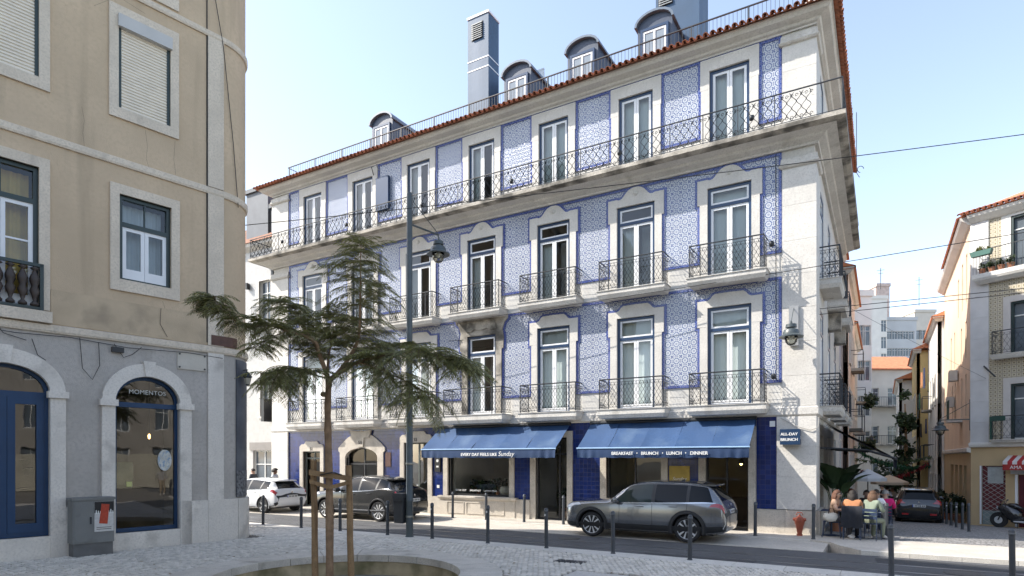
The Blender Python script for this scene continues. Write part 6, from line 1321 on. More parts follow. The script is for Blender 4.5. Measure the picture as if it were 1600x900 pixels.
tr=spline([base,tp(515,800),tp(513,700),tp(512,640),tp(514,592)],5); m=MB(); n_=len(tr); m.tube([p-TB for p in tr],[.078-.022*k/(n_-1)+(.005*math.sin(k*1.7)) for k in range(n_)],12); m.lathe([(0,-.04),(.05,-.03),(.06,.02),(.04,.05),(0,.06)],8,tuple(tp(505,617)-TB)); part('trunk',m,bark,TREE,True)
LIMBS=[([tp(514,594),tp(500,556,-.1),tp(490,532,-.2),tp(448,516,-.3),tp(420,508,-.35),tp(388,510,-.4),tp(362,497,-.5),tp(340,474,-.55),tp(336,462,-.55)],.048,'left'),
([tp(514,594),tp(527,584,.05),tp(551,550,.1),tp(561,520,.1),tp(563,460,.1),tp(563.5,415,.1),tp(563.5,378,.1)],.052,'lead'),
([tp(516,592),tp(535,580,-.1),tp(560,566,-.2),tp(595,557,-.3),tp(645,550,-.45),tp(690,556,-.5),tp(728,575,-.5)],.045,'right'),
([tp(512,590),tp(513,560,.2),tp(520,525,.35),tp(521,490,.5)],.03,'mid'),
([tp(508,590),tp(488,585,-.2),tp(462,575,-.5),tp(438,582,-.7),tp(428,600,-.75)],.018,'low'),
([tp(500,556,-.1),tp(478,515,.25),tp(455,482,.5),tp(438,468,.6)],.024,'upleft'),
([tp(560,566,-.2),tp(600,580,-.6),tp(640,600,-.8),tp(668,625,-.85)],.018,'rightlow'),
([tp(540,572,.0),tp(580,545,.5),tp(625,540,.9),tp(660,545,1.1)],.022,'rightback'),
([tp(448,516,-.3),tp(420,530,-.6),tp(395,545,-.7)],.012,'leftlow'),
([tp(563,470,.1),tp(590,455,.2),tp(606,450,.2)],.01,'leadtwig')]
paths={}
for pts,r0,nm in LIMBS:
    q=spline(pts,7); paths[nm]=q; m=MB(); n_=len(q); m.tube([p-TB for p in q],[max(.0035,r0*(1-.93*k/(n_-1))) for k in range(n_)],7); part('limb',m,bark,TREE,True)
fr=random.Random(11); crown=MB(); twig=MB()
def frond(p,az,el,L,droop,pairs=None):
    """feathery compound leaf: drooping stalk with pairs of narrow leaflets"""
    n=pairs or int(L/.030); d=Vector((math.cos(az)*math.cos(el),math.sin(az)*math.cos(el),math.sin(el))); q=Vector(p); st=L/n; pts=[q.copy()]
    for k in range(n):
        d=(d+Vector((0,0,-droop/n))).normalized(); q=q+d*st; pts.append(q.copy())
        side=d.cross(Vector((0,0,1))); side=side.normalized() if side.length>.05 else Vector((1,0,0)); f=(k+1)/n
        w_=.125*math.sin(PI*min(1,.12+.9*f))**.8*(.8+L*.4)+.012
        for s in (-1,1):
            if fr.random()<.06: continue
            tip=q+side*s*w_*fr.uniform(.8,1.1)+d*w_*.55+Vector((0,0,-w_*fr.uniform(.15,.55))); mid=(q+tip)*.5; wd=(d*.35+Vector((0,0,.12)))*st*fr.uniform(.7,1.1)
            i=len(crown.v); crown.v+=[tuple(q-TB),tuple(mid+wd-TB),tuple(tip-TB),tuple(mid-wd-TB)]; crown.f.append((i,i+1,i+2,i+3)); crown.m.append(0)
    twig.tube([v-TB for v in pts[::max(1,len(pts)//5)]],.0035,3,cap=False)
def along(nm,a,b,n,Lr,dr,spread=PI,el=(0,.5),bias=None):
    q=paths[nm]
    for k in range(n):
        t=a+(b-a)*(k+fr.random())/n; x=t*(len(q)-1); i=min(int(x),len(q)-2); p=q[i].lerp(q[i+1],x-i)
        az=fr.uniform(-PI,PI) if bias is None else bias+fr.uniform(-spread,spread); frond(p,az,fr.uniform(*el),fr.uniform(*Lr),fr.uniform(*dr))
cr_=math.atan2(math.sin(YAW),math.cos(YAW))                   # direction of picture right, in plan
q=paths['lead']
for ti,t in enumerate([.44,.50,.56,.62,.68,.74,.80,.86,.915,.96]):   # whorls up the leader
    x=t*(len(q)-1); i=min(int(x),len(q)-2); p=q[i].lerp(q[i+1],x-i); nn=12
    Ls=1.15 if t<.8 else (1.0 if t<.93 else .75)
    for k in range(nn): frond(p,2*PI*(k+.5*(ti%2)+fr.uniform(-.15,.15))/nn,fr.uniform(-.15,.55),Ls*fr.uniform(.6,1.08),fr.uniform(.7,1.6))
for k in range(5): frond(q[-1],2*PI*k/5,.45,.55,.9)
along('right',.28,1.0,150,(.45,.92),(.9,2.1),el=(-.4,.75)); along('right',.7,1.0,45,(.5,.85),(.9,1.7),.9,(-.2,.35),cr_)
along('rightback',.3,1.0,80,(.4,.75),(.8,1.9),el=(-.3,.7)); along('rightlow',.2,1.0,95,(.5,.95),(1.0,2.2),el=(-.5,.4))
along('left',.28,.62,70,(.35,.68),(.8,1.9),el=(-.3,.8)); along('left',.60,1.0,80,(.3,.55),(.8,2.0),el=(-.3,.7)); along('left',.8,1.0,26,(.4,.6),(.6,1.1),.7,(0,.4),cr_+PI)
along('upleft',.2,1.0,100,(.4,.85),(.8,1.9),el=(-.3,.8)); along('mid',.3,1.0,80,(.4,.8),(.5,1.1),el=(.1,.6)); along('low',.25,1.0,115,(.45,.85),(1.0,2.2),el=(-.4,.5)); along('leftlow',.3,1.0,40,(.35,.55),(.8,1.5),el=(-.2,.3)); along('leadtwig',.3,1,8,(.4,.6),(.5,1.0),el=(0,.4))
tag(part('crown',crown,jac,TREE,fix=False),kind=None); part('leaf_stalks',twig,M('twig',(.10,.075,.04),.9,.2,9),TREE,fix=False)
# stakes and crossbars
SUP=thing('tree_support','rough wooden stakes nailed together round the young tree trunk','tree stakes',(TB.x,TB.y,0))
for px_,dd,top in ((490,-.02,719),(545,.05,727)):
    a=Vector(pix(px_+ (3 if px_<500 else 4),900,TD+dd)); b=Vector(pix(px_,top,TD+dd)); m=MB(); lo=Vector((a.x+(a.x-b.x)*.3,a.y,-.72)); P_=[lo.lerp(b,k/6)-SUP.location+Vector((.008*math.sin(k*2.1+px_),0,0)) for k in range(7)]; m.tube(P_,[.066,.062,.064,.060,.062,.058,.056],10); part('stake',m,wood,SUP,35)
def plank(p0,p1,w_,t,off):
    a=Vector(pix(*p0,TD+off)); b=Vector(pix(*p1,TD+off)); m=MB(); d=(b-a).normalized(); n1=Vector((-d.y,d.x,0)).normalized(); u=Vector((0,0,1)); i=m.vs([v-SUP.location for v in (a-n1*t/2-u*w_/2,b-n1*t/2-u*w_/2,b-n1*t/2+u*w_/2,a-n1*t/2+u*w_/2,a+n1*t/2-u*w_/2,b+n1*t/2-u*w_/2,b+n1*t/2+u*w_/2,a+n1*t/2+u*w_/2)])
    for f in ((0,1,2,3),(7,6,5,4),(0,4,5,1),(1,5,6,2),(2,6,7,3),(3,7,4,0)): m.f.append(tuple(i+k for k in f)); m.m.append(0)
    part('crossbar',m,wood,SUP)
plank((483,738),(549,748),.10,.04,-.12); plank((484,752),(516,762),.075,.04,-.10); plank((514,762),(549,753),.075,.04,-.10)
m=MB(); m.tube([Vector(pix(500,742,TD-.16))-SUP.location,Vector(pix(520,738,TD-.17))-SUP.location,Vector(pix(534,742,TD-.15))-SUP.location],.012,5); part('rubber_tie',m,cab,SUP)
# --- generic foliage
def leaf_cloud(c,rad,n,size,seed=1,flat=0,mbx=None):
    r_=random.Random(seed); m=mbx or MB(); cl=[]
    for k in range(max(5,n//55)):
        while True:
            v=Vector((r_.uniform(-1,1),r_.uniform(-1,1),r_.uniform(-1,1)))
            if v.length<1: break
        cl.append(Vector((c[0]+v.x*rad[0],c[1]+v.y*rad[1],c[2]+v.z*rad[2])))
    rs=min(rad)*.45
    for k in range(n):
        b=r_.choice(cl); p=b+Vector((r_.gauss(0,1),r_.gauss(0,1),r_.gauss(0,1)))*rs*.55; a=Vector((r_.uniform(-1,1),r_.uniform(-1,1),r_.uniform(-.8,.5))).normalized(); bb=a.orthogonal().normalized(); s=size*r_.uniform(.6,1.3); i=len(m.v)
        m.v+=[tuple(p),tuple(p+a*s*.5+bb*s*.28),tuple(p+a*s),tuple(p+a*s*.5-bb*s*.28)]; m.f.append((i,i+1,i+2,i+3)); m.m.append(0)
    return m
pot_m=M('terracotta_pot',(.30,.13,.07),.8,.15,4)
def pot(par,r,h): m=MB(); m.lathe([(0,0),(r*.75,0),(r,h*.9),(r*1.08,h*.9),(r*1.08,h),(r*.9,h),(r*.85,h*.85),(0,h*.85)],16); part('pot',m,pot_m,par,35)
def paddle_plant(name,label,loc,n,h,seed,ptr=.22):
    o=thing(name,label,'plant',loc); r_=random.Random(seed); pot(o,ptr,.42)
    for k in range(n):
        az=2*PI*k/n+r_.uniform(-.3,.3); Ls=h*r_.uniform(.45,.62); ll=h*r_.uniform(.36,.5); el=R(r_.uniform(64,84)); d=Vector((math.cos(az)*math.cos(el),math.sin(az)*math.cos(el),math.sin(el))); p=Vector((0,0,.38)); m=MB(); st=[p+d*Ls*t for t in (0,.5,1)]; m.tube(st,[.016,.013,.009],5); q=st[-1]; pts=[q]; dd=d.copy()
        side=d.cross(Vector((0,0,1))).normalized(); N=7; i=len(m.v)
        for j in range(N+1):
            w_=ll*.24*math.sin(PI*(.06+.94*j/N))**.7 if j<N else .005
            for s in (-1,0,1): m.v.append(tuple(q+side*s*w_+Vector((0,0,-.15*w_ if s==0 else .12*w_))))
            dd=(dd+Vector((math.cos(az)*.12,math.sin(az)*.12,-.10))).normalized(); q=q+dd*ll/N
        for j in range(N):
            for s in (0,1): a=i+j*3+s; m.f.append((a,a+1,a+4,a+3)); m.m.append(0)
        part('leaf',m,glossy,o,True,fix=False)
    return o
def bush(name,label,loc,rad,n,size,seed,mat=None,potr=.2,poth=.35,group=None):
    o=thing(name,label,'plant',loc,0,group); pot(o,potr,poth); m=MB(); [m.tube([(0,0,poth*.8),(rad[0]*.4*math.cos(a),rad[1]*.4*math.sin(a),poth+rad[2]*1.3)],.012,4) for a in (0,2.1,4.2)]; part('stems',m,bark,o); part('foliage',leaf_cloud((0,0,poth+rad[2]*1.0),rad,n,size,seed),mat or ever,o,fix=False); return o
paddle_plant('paddle_plant','tall potted plant with big paddle leaves beside the terrace corner',(.45,2.0,street_z(2.0)+.045),11,1.95,3)
paddle_plant('paddle_plant','second tall paddle leaved plant against the side wall',(.45,3.9,street_z(3.9)+.045),9,2.1,5)
for i,(x,y) in enumerate(((-12.3,.75),(-11.35,.75))): bush('palm_pot',['dark palm plant at the far end of the shop window','dark palm plant beside the white vase in the shop window'][i],(x,y,.86),(.32,.2,.25),420,.16,20+i,None,.1,.12)
bush('palm_pot','leafy plant standing inside the café doorway',(-8.3,.6,.03),(.3,.25,.42),420,.2,25,None,.15,.45)
for k,(px_,py_,s) in enumerate(((1463,808,.7),(1474,812,.6),(1483,814,.62),(1492,818,.45))):
    p=on_street(px_,py_); bush('street_planter',['dense potted shrub just behind the black suv','potted shrub second from the black suv','potted shrub second from the peach wall','small potted shrub nearest the peach wall'][k],(p[0]+.25,p[1]+1.5,street_z(p[1]+1.5)+.045),(.55*s,.5*s,.95*s),700,.16,30+k)
IV=thing('ivy_tree','tall dark ivy covered tree climbing between the old houses','tree',(3.2,37.0,street_z(37)))
m=MB(); m.tube([(0,0,0),(.1,0,4),(0,.1,8.5)],[.2,.14,.05],8); part('trunk',m,bark,IV); m=leaf_cloud((0,0,5.5),(.55,.9,4.0),2000,.34,41); leaf_cloud((-1.0,-.5,2.6),(.9,.9,1.4),800,.32,42,0,m); part('crown',m,ever,IV,fix=False)
for k,(x,y,z,rr) in enumerate(((.9,24.5,2.9,.5),(.95,30.2,6.0,.6))):
    o=thing('balcony_plant',['trailing plant on the wooden balcony of the cream house','hanging plant above the cream house balcony'][k],'plant',(x,y,z)); pot(o,.15,.25); part('foliage',leaf_cloud((0,0,.3),(.4,.7,rr),500,.2,60+k),ever,o,fix=False)
mtx=Matrix.Translation((RX,RY,0))@Matrix.Rotation(RA,4,'Z')
for k,x in enumerate((.55,.9,1.25,1.6)):
    p=mtx@Vector((x,-.25,10.38)); o=thing('balcony_pot',['cactus pot at the end of the top balcony','first leafy pot on the top balcony','second leafy pot on the top balcony','leafy pot by the top balcony window'][k],'plant',p); pot(o,.13,.22); part('foliage',leaf_cloud((0,0,.34),(.13,.13,.13),140,.12,70+k),ever,o,fix=False)
p=mtx@Vector((.62,-.5,11.12)); o=thing('rail_planter','green trough of plants hung on the top balcony rail','plant',p,RA); m=MB(); m.prism([(-.35,0),(.35,0),(.42,.22),(-.42,.22)],-.12,.1); part('trough',m,M('trough_green',(.03,.11,.09),.5,.1,3),o); part('foliage',leaf_cloud((0,0,.28),(.3,.08,.08),160,.1,80),leaf_material('pale_leaf',(.16,.17,.06)),o,fix=False)
# --- parasols, garlands, laundry, lantern
def parasol(label,px_,depth,r,zc,mat):
    p=Vector(pix(px_,716,depth)); z0=street_z(p.y)+.045; o=thing('parasol',label,'parasol',(p.x,p.y,z0)); h=zc-z0; m=MB(); m.tube([(0,0,0),(0,0,h+.05)],.025,8); part('pole',m,iron,o); m=MB(); m.lathe([(.25,0),(.25,.05),(.05,.08),(0,.08)],14); part('base',m,iron,o)
    m=MB(); n=8; top=(0,0,h+.1)
    for k in range(n):
        a,b=2*PI*k/n,2*PI*(k+1)/n; m.face([(0,0,h+.1),(r*math.cos(a),r*math.sin(a),h-.32),(r*math.cos(b),r*math.sin(b),h-.32)]); m.face([(r*math.cos(a),r*math.sin(a),h-.32),(r*math.cos(a),r*math.sin(a),h-.46),(r*math.cos(b),r*math.sin(b),h-.46),(r*math.cos(b),r*math.sin(b),h-.32)])
    part('canopy',m,mat,o,fix=False)
    for k in range(n): a=2*PI*k/n; m=MB(); m.tube([(0,0,h-.3),(r*.6*math.cos(a),r*.6*math.sin(a),h-.18)],.01,4); part('rib',m,iron,o)
parasol('white parasol over the terrace tables down the side street',1356,28.5,.75,1.72,M('parasol_white',(.46,.48,.50),.8,.05,2)); parasol('beige parasol further down the side street',1390,36,.95,1.25,M('parasol_beige',(.5,.43,.33),.8,.05,2))
def garland(a,b,sag,label,mat,nf,seed):
    a=Vector(a);b=Vector(b); o=thing('street_garland',label,'garland',tuple(a)); m=MB(); n=30; pts=[a.lerp(b,k/n)+Vector((0,0,-4*sag*(k/n)*(1-k/n)))-a for k in range(n+1)]; m.tube(pts,.012,4); part('cord',m,cab,o); r_=random.Random(seed); f=MB()
    for k in range(nf):
        t=r_.random()*n; i=min(int(t),n-1); p=pts[i].lerp(pts[i+1],t-i); d=Vector((r_.uniform(-.5,.5),r_.uniform(-1,1),r_.uniform(-1.5,.2))).normalized()*r_.uniform(.12,.3); w_=Vector((r_.uniform(-.04,.04),r_.uniform(-.04,.04),.02)); f.face([p,p+d*.5+w_,p+d,p+d*.5-w_])
    tag(part('fringe',f,mat,o,fix=False),kind='stuff')
garland((.2,21,3.0),pix(1452,726,37),.5,'thick green tinsel garland strung across the side street',leaf_material('tinsel_green',(.02,.11,.06)),900,1)
garland((.3,23,2.3),pix(1456,712,40),.3,'thin green garland behind the thick one',leaf_material('tinsel_green_b',(.05,.10,.05)),400,2); garland((.3,27,1.6),pix(1450,722,36),.7,'red garland hanging below the green ones',leaf_material('tinsel_red',(.22,.02,.03)),350,3)
LT=thing('iron_lantern','black iron lantern on a wall bracket down the side street','wall lamp',(.1,25.0,0)); m=MB(); m.tube([(.0,0,2.6),(.5,0,2.75),(1.0,0,2.85)],.03,6); m.tube([(0,0,2.1),(.4,0,2.3),(.8,0,2.8)],.02,6); part('bracket',m,iron,LT); m=MB(); m.lathe([(.08,2.85),(.22,3.35),(.26,3.4),(.12,3.6),(.04,3.7),(0,3.78)],6,(1.0,0,0)); part('lantern',m,iron,LT); m=MB(); m.lathe([(.085,2.9),(.215,3.32)],6,(1.0,0,0)); part('lantern_glass',m,M('lantern_pane',(.35,.32,.25),.3,.1,3),LT)
L2=thing('corner_coach_lamp','small black coach lamp on a bracket on the rounded beige corner','wall lamp',pix(387,590,17.6)); m=MB(); m.tube([(-.25,0,.22),(0,0,.22)],.014,6); m.tube([(-.25,0,.05),(-.1,0,.12),(0,0,.22)],.01,5); part('bracket',m,iron,L2); m=MB(); m.lathe([(.0,-.24),(.05,-.22),(.10,.0),(.13,.02),(.06,.12),(0,.18)],6); part('lantern',m,iron,L2); m=MB(); m.lathe([(.062,-.19),(.102,-.02)],6); part('lantern_glass',m,M('lantern_pane',(.35,.32,.25)),L2)
for k,(px_,py_,dp,w_,h,c) in enumerate(((1444,575,42,.7,1.3,(.03,.04,.10)),(1440,582,43,.5,1.0,(.35,.16,.08)),(1437,615,44,.8,1.1,(.03,.10,.07)),(1447,655,41,.9,.9,(.04,.045,.09)),(1439,662,43,.7,.9,(.02,.02,.025)),(1450,585,40,.6,1.1,(.12,.14,.10)))):
    p=pix(px_,py_,dp); m=MB(); n=6
    for j in range(n+1): y=-w_/2+w_*j/n; x=.04*math.sin(j*1.7+k); m.v+=[(x,y,0),(x*1.6,y,-h+.08*math.sin(j*2))]
    for j in range(n): m.f.append((2*j,2*j+2,2*j+3,2*j+1)); m.m.append(0)
    tag(part('hanging_laundry',m,M('cloth_%d'%k,c,.9,.1,3),None,True,p),['navy sheet on the washing line of the old white house','small orange cloth next to the navy sheet','dark green cloth drying below the orange one','dark blue clothes on the lower washing line','black shirt on the lower washing line','olive towel drying above the lower line'][k],'laundry')
# side awning folded over the terrace
SA=thing('terrace_awning','dark slanted awning on iron arms over the side street terrace','awning',(0,0,0))
m=MB(); m.face([(.12,1.2,3.42),(.12,8.2,3.42),(2.05,8.2,2.30),(2.05,1.2,2.30)]); m.face([(.12,1.2,3.38),(2.05,1.2,2.26),(2.05,8.2,2.26),(.12,8.2,3.38)]); part('canopy',m,M('awning_dark',(.025,.032,.05),.8,.1,3),SA,fix=False)
m=MB(); m.tube([(2.05,1.2,2.28),(2.05,8.2,2.28)],.035,6); part('front_bar',m,iron,SA)
m=MB(); m.face([(2.06,1.2,2.26),(2.06,8.2,2.26),(2.06,8.2,1.98),(2.06,1.2,1.98)]); part('valance',m,val_mat,SA,fix=False)
for y in (1.2,3.5,5.8,8.2): m=MB(); m.tube([(.05,y,2.62),(1.3,y,2.55),(2.05,y,2.30)],.025,6); part('arm',m,iron,SA)
# ---------------------------------------------------------------- terrace furniture
navy_m=M('navy_metal',(.02,.035,.075),.45,.15,5)
def chair(label,x,y,rz,group=None):
    z=PZ if y<-.25 else street_z(y)+.045; o=thing('terrace_chair',label,'chair',(x,y,z),rz,group)
    for k in range(4): m=MB(); m.box(-.2,.2,-.2+k*.1,-.2+k*.1+.085,.44,.46); part('seat_slat',m,navy_m,o)
    for k in range(3): m=MB(); m.box(-.2,.2,.19,.205,.58+k*.1,.66+k*.1); part('back_slat',m,navy_m,o)
    for sx in (-1,1):
        m=MB(); m.tube([(sx*.21,.25,0),(sx*.21,.2,.45),(sx*.21,.21,.9)],.012,5); part('leg',m,navy_m,o); m=MB(); m.tube([(sx*.21,-.22,0),(sx*.21,-.18,.45)],.012,5); part('leg',m,navy_m,o)
    return o
def table(label,x,y,s=.3):
    z=PZ if y<-.25 else street_z(y)+.045; o=thing('terrace_table',label,'table',(x,y,z)); m=MB(); m.box(-s,s,-s,s,.72,.75); part('top',m,navy_m,o); m=MB(); m.tube([(0,0,.03),(0,0,.72)],.03,8); part('stem',m,navy_m,o); m=MB(); m.lathe([(.22,0),(.22,.02),(.04,.05),(0,.05)],14); part('foot',m,navy_m,o); return o
table('navy café table with glasses between the seated women',1.05,.05,.32); table('navy café table standing against the corner stone',.42,.25,.26); table('navy café table further back on the terrace',1.0,2.55,.3)
chair('navy terrace chair hung with a dark jacket, back to the road',.98,-.50,0 if 0 else R(180)); chair('navy terrace chair of the woman in the pale green jacket',1.42,-.42,R(165)); chair('navy terrace chair against the corner stone',.45,-.30,R(-90)); chair('navy terrace chair by the rear table on the wall side',.75,3.15,R(0)); chair('navy terrace chair by the rear table on the street side',1.25,3.25,R(10)); chair('navy terrace chair of the man in the white tee shirt',1.50,1.75,R(170)); chair('navy terrace chair of the person in pink',1.75,2.55,R(175))
JK=thing('dark_jacket','dark jacket draped over a terrace chair back','jacket',(.98,-.74,PZ)); m=MB(); n=8
for j in range(n+1):
    x=-.26+.52*j/n; y=-.015*math.sin(j*2.0)
    m.v+=[(x*.92,.05,.93),(x*.95,-.05+y,.9),(x,-.06+y*1.5,.6),(x*1.05,-.07+y*2,.34+.03*math.sin(j*1.9))]
for j in range(n):
    for k in range(3): a=j*4+k; m.f.append((a,a+4,a+5,a+1)); m.m.append(0)
part('cloth',m,M('jacket_cloth',(.014,.016,.022),.9,.15,6),JK,True,fix=False)
BG=thing('white_bag','white cloth bag resting on the chair by the corner stone','bag',(.47,-.42,PZ+.46)); m=MB(); m.lathe([(0,0),(.15,.0),(.19,.08),(.16,.2),(.07,.25),(0,.25)],12); m.v=[(x*1.2,y*.7,z+.02*math.sin(x*30)) for x,y,z in m.v]; part('sack',m,M('bag_canvas',(.6,.57,.5),.9,.1,6,.4,20),BG,True); m=MB(); m.tube([(-.08,-.05,.22),(-.05,-.1,.36),(.05,-.1,.36),(.08,-.05,.22)],.012,5); part('handle',m,M('bag_strap',(.06,.03,.02),.8,.1,5),BG)
for x,y in ((.98,.08),(1.15,-.05)): m=MB(); m.lathe([(.03,0),(.036,.12),(.033,.12),(.028,.01),(0,.01)],10); tag(part('drinking_glass',m,glass('tumbler',(.9,.9,.88),1.45),None,True,(x,y,PZ*0+.795)),'small drinking glass on the front café table','glass','glasses on the café table')
# ---------------------------------------------------------------- people
POSE={}
def base_pose():
    return dict(pel=(0,0,.95),sp=(0,.01,1.12),ch=(0,.0,1.34),nk=(0,-.0,1.49),hd=(0,-.025,1.60),tp=(0,-.02,1.70),
      sL=(-.17,.0,1.42),eL=(-.24,.03,1.14),wL=(-.25,-.06,.90),sR=(.17,.0,1.42),eR=(.24,.03,1.14),wR=(.25,-.06,.90),
      hL=(-.09,.0,.90),kL=(-.10,-.02,.50),aL=(-.10,.02,.09),tL=(-.12,-.13,.04),hR=(.09,.0,.90),kR=(.10,-.02,.50),aR=(.10,.02,.09),tR=(.12,-.13,.04))
def sit_pose(lean=0):
    d=base_pose(); dz=-.40
    for k in ('pel','sp','ch','nk','hd','tp','sL','eL','wL','sR','eR','wR','hL','hR'): x,y,z=d[k]; f=max(0,z-.95); d[k]=(x,y-lean*f,z+dz)
    d.update(kL=(-.12,-.42,.52),aL=(-.12,-.40,.09),tL=(-.14,-.55,.04),kR=(.12,-.42,.52),aR=(.12,-.36,.09),tR=(.14,-.50,.04))
    d['eL']=(-.26,-.12-lean*.2,.80); d['wL']=(-.14,-.36-lean*.2,.80); d['eR']=(.26,-.12-lean*.2,.80); d['wR']=(.14,-.36-lean*.2,.80); return d
RAD=dict(pel=(.155,.12),sp=(.135,.10),ch=(.16,.115),nk=(.055,.055),hd=(.082,.098),tp=(.062,.072),sL=(.07,.065),eL=(.045,.045),wL=(.028,.032),hL=(.088,.09),kL=(.06,.062),aL=(.042,.045),tL=(.038,.026))
EDG=[('pel','sp'),('sp','ch'),('ch','nk'),('nk','hd'),('hd','tp'),('ch','sL'),('sL','eL'),('eL','wL'),('ch','sR'),('sR','eR'),('eR','wR'),('pel','hL'),('hL','kL'),('kL','aL'),('aL','tL'),('pel','hR'),('hR','kR'),('kR','aR'),('aR','tR')]
GRP={('pel','sp'):'t',('sp','ch'):'t',('ch','nk'):'t',('nk','hd'):'h',('hd','tp'):'h',('pel','hL'):'l',('hL','kL'):'l',('kL','aL'):'k',('aL','tL'):'f',('pel','hR'):'l',('hR','kR'):'l',('kR','aR'):'k',('aR','tR'):'f',('ch','sL'):'t',('sL','eL'):'a',('eL','wL'):'w',('ch','sR'):'t',('sR','eR'):'a',('eR','wR'):'w'}
def cl(name,c): return M('cloth_'+name,c,.85,.12,7,.3,40)
def person(label,loc,rz,pose,top,bottom,skin=(.45,.27,.19),hair=(.03,.018,.012),style='short',sleeves='a',shoe=(.5,.48,.45),s=1.0,short_trousers=False):
    T=thing('person',label,'person',loc,rz); names=list(pose.keys()); me=bpy.data.meshes.new('body'); me.from_pydata([pose[k] for k in names],[(names.index(a),names.index(b)) for a,b in EDG],[])
    o=bpy.data.objects.new('body',me); COL.objects.link(o); md=o.modifiers.new('skin','SKIN'); md.use_smooth_shade=True
    for i,k in enumerate(names):
        r=RAD.get(k) or RAD[k.replace('R','L')]; v=me.skin_vertices[0].data[i]; v.radius=r; v.use_root=(k=='pel')
    sb=o.modifiers.new('sub','SUBSURF'); sb.levels=2; sb.render_levels=2
    b=bake(o); bpy.data.objects.remove(o); b.materials.clear(); sk=M('skin_%.2f'%skin[0],skin,.55,.06,8); b.materials.append(sk)
    segs=[(Vector(pose[a]),Vector(pose[c]),GRP[(a,c)],a) for a,c in EDG]
    def grp(p):
        best=None
        for a,c,g,nm in segs:
            d=c-a; t=max(0,min(1,(p-a).dot(d)/d.length_squared)); q=(p-(a+d*t)).length-(.10 if g=='t' else .05)
            if best is None or q<best[0]: best=(q,g,t,nm)
        return best
    lab=[grp(p.center) for p in b.polygons]; part_b=inst('body',b,T)
    def cloth(name,sel,off,mat):
        fs=[p for p,l in zip(b.polygons,lab) if sel(l,p)]; vi={}; m=MB()
        for p in fs:
            f=[]
            for v in p.vertices:
                if v not in vi: vv=b.vertices[v]; vi[v]=len(m.v); m.v.append(tuple(vv.co+vv.normal*off))
                f.append(vi[v])
            m.f.append(tuple(f)); m.m.append(0)
        if m.f: part(name,m,mat,T,True,fix=False)
    armset={'n':'t','a':'ta','w':'taw'}[sleeves]
    cloth('top',lambda l,p:l[1] in armset and not(l[3]=='pel' and l[2]<.05) and not (l[3]=='ch' and l[1]=='t' and p.center.z>pose['nk'][2]-.02),.016,cl('%.2f_%.2f_%.2f'%top,top))
    cloth('trousers',lambda l,p:l[1] in ('l' if short_trousers else 'lk') or (l[3]=='pel' and l[2]<.25),.013,cl('%.2f_%.2f_%.2f'%bottom,bottom)); cloth('shoes',lambda l,p:l[1]=='f',.010,cl('%.2f_%.2f_%.2f'%shoe,shoe))
    h=Vector(pose['hd']); hm=M('hair_%.3f'%hair[0],hair,.7,.2,20,.5,60); m=MB(); rx,ry,rz_=.098,.112,.115
    if style=='afro': rx,ry,rz_=.15,.155,.15
    NL,NA=9,16
    for j in range(NL+1):
        ph=PI*.5-j/NL*PI*(.62 if style!='short' else .52)
        for i in range(NA):
            th=2*PI*i/NA; x,y=math.cos(th)*math.cos(ph),math.sin(th)*math.cos(ph); z=math.sin(ph)
            if y<-.25 and z<.35 : y*=.72; z=max(z,.30)
            jt=1+.05*math.sin(i*3.1+j*1.7); m.v.append((h.x+rx*x*jt,h.y+.012+ry*y*jt,h.z+.035+rz_*z*jt))
    for j in range(NL):
        for i in range(NA): a=j*NA+i; c=j*NA+(i+1)%NA; m.f.append((a,c,c+NA,a+NA)); m.m.append(0)
    if style=='long':
        for k in range(13):
            a=PI*(.02+.96*k/12); x0,y0=math.cos(a)*.095,math.sin(a)*.10; m.tube([(h.x+x0,h.y+.01+y0,h.z+.05),(h.x+x0*1.1,h.y+.02+y0*1.05,h.z-.08),(h.x+x0*1.05,h.y+.03+y0*.95,h.z-.22),(h.x+x0*.9,h.y+.05+y0*.8,h.z-.32)],[.03,.034,.03,.012],6)
    part('hair',m,hm,T,True,fix=False)
    m=MB(); fy=h.y-.085
    m.v+=[(h.x,fy-.035,h.z-.012),(h.x-.016,fy+.01,h.z-.022),(h.x+.016,fy+.01,h.z-.022),(h.x,fy+.008,h.z+.035)]; m.f+=[(0,1,3),(0,3,2),(0,2,1)]; m.m+=[0]*3
    for sx in (-1,1): m.lathe([(0,-.03),(.02,-.02),(.026,0),(.02,.022),(0,.032)],8,(h.x+sx*.088,h.y+.01,h.z),0); m.lathe([(0,-.014),(.013,-.008),(.016,0),(.013,.008),(0,.014)],8,(h.x+sx*.033,fy+.012,h.z+.02),1)
    m.box(h.x-.025,h.x+.025,fy-.004,fy+.02,h.z-.058,h.z-.046,2); part('face',m,[sk,M('eye_dark',(.02,.015,.012),.3,0),M('lips',(.32,.11,.09),.5,0)],T,True)
    for sd in 'LR':                                  # hands with five fingers
        w_=Vector(pose['w'+sd]); e=Vector(pose['e'+sd]); d=(w_-e).normalized(); sx=-1 if sd=='L' else 1; u=d.orthogonal().normalized(); sidev=d.cross(Vector((1,0,0))) ; sidev=sidev.normalized() if sidev.length>.2 else u; nrm=d.cross(sidev).normalized()
        m=MB(); c=w_+d*.05; m.tube([w_-d*.01,w_+d*.03,w_+d*.085],[.026,.034,.030],8)
        for k in range(4): o_=sidev*(-.024+.016*k); L=.07-.008*abs(k-1.4); a=w_+d*.08+o_; m.tube([a,a+d*L*.55,a+d*L*.85-nrm*.018],[.0095,.009,.007],6)
        a=w_+d*.03-sidev*.03; m.tube([a,a+d*.03-sidev*.025,a+d*.06-sidev*.028-nrm*.01],[.012,.011,.008],6); part('hand',m,sk,T,True)
    T.scale=(s,)*3; return T
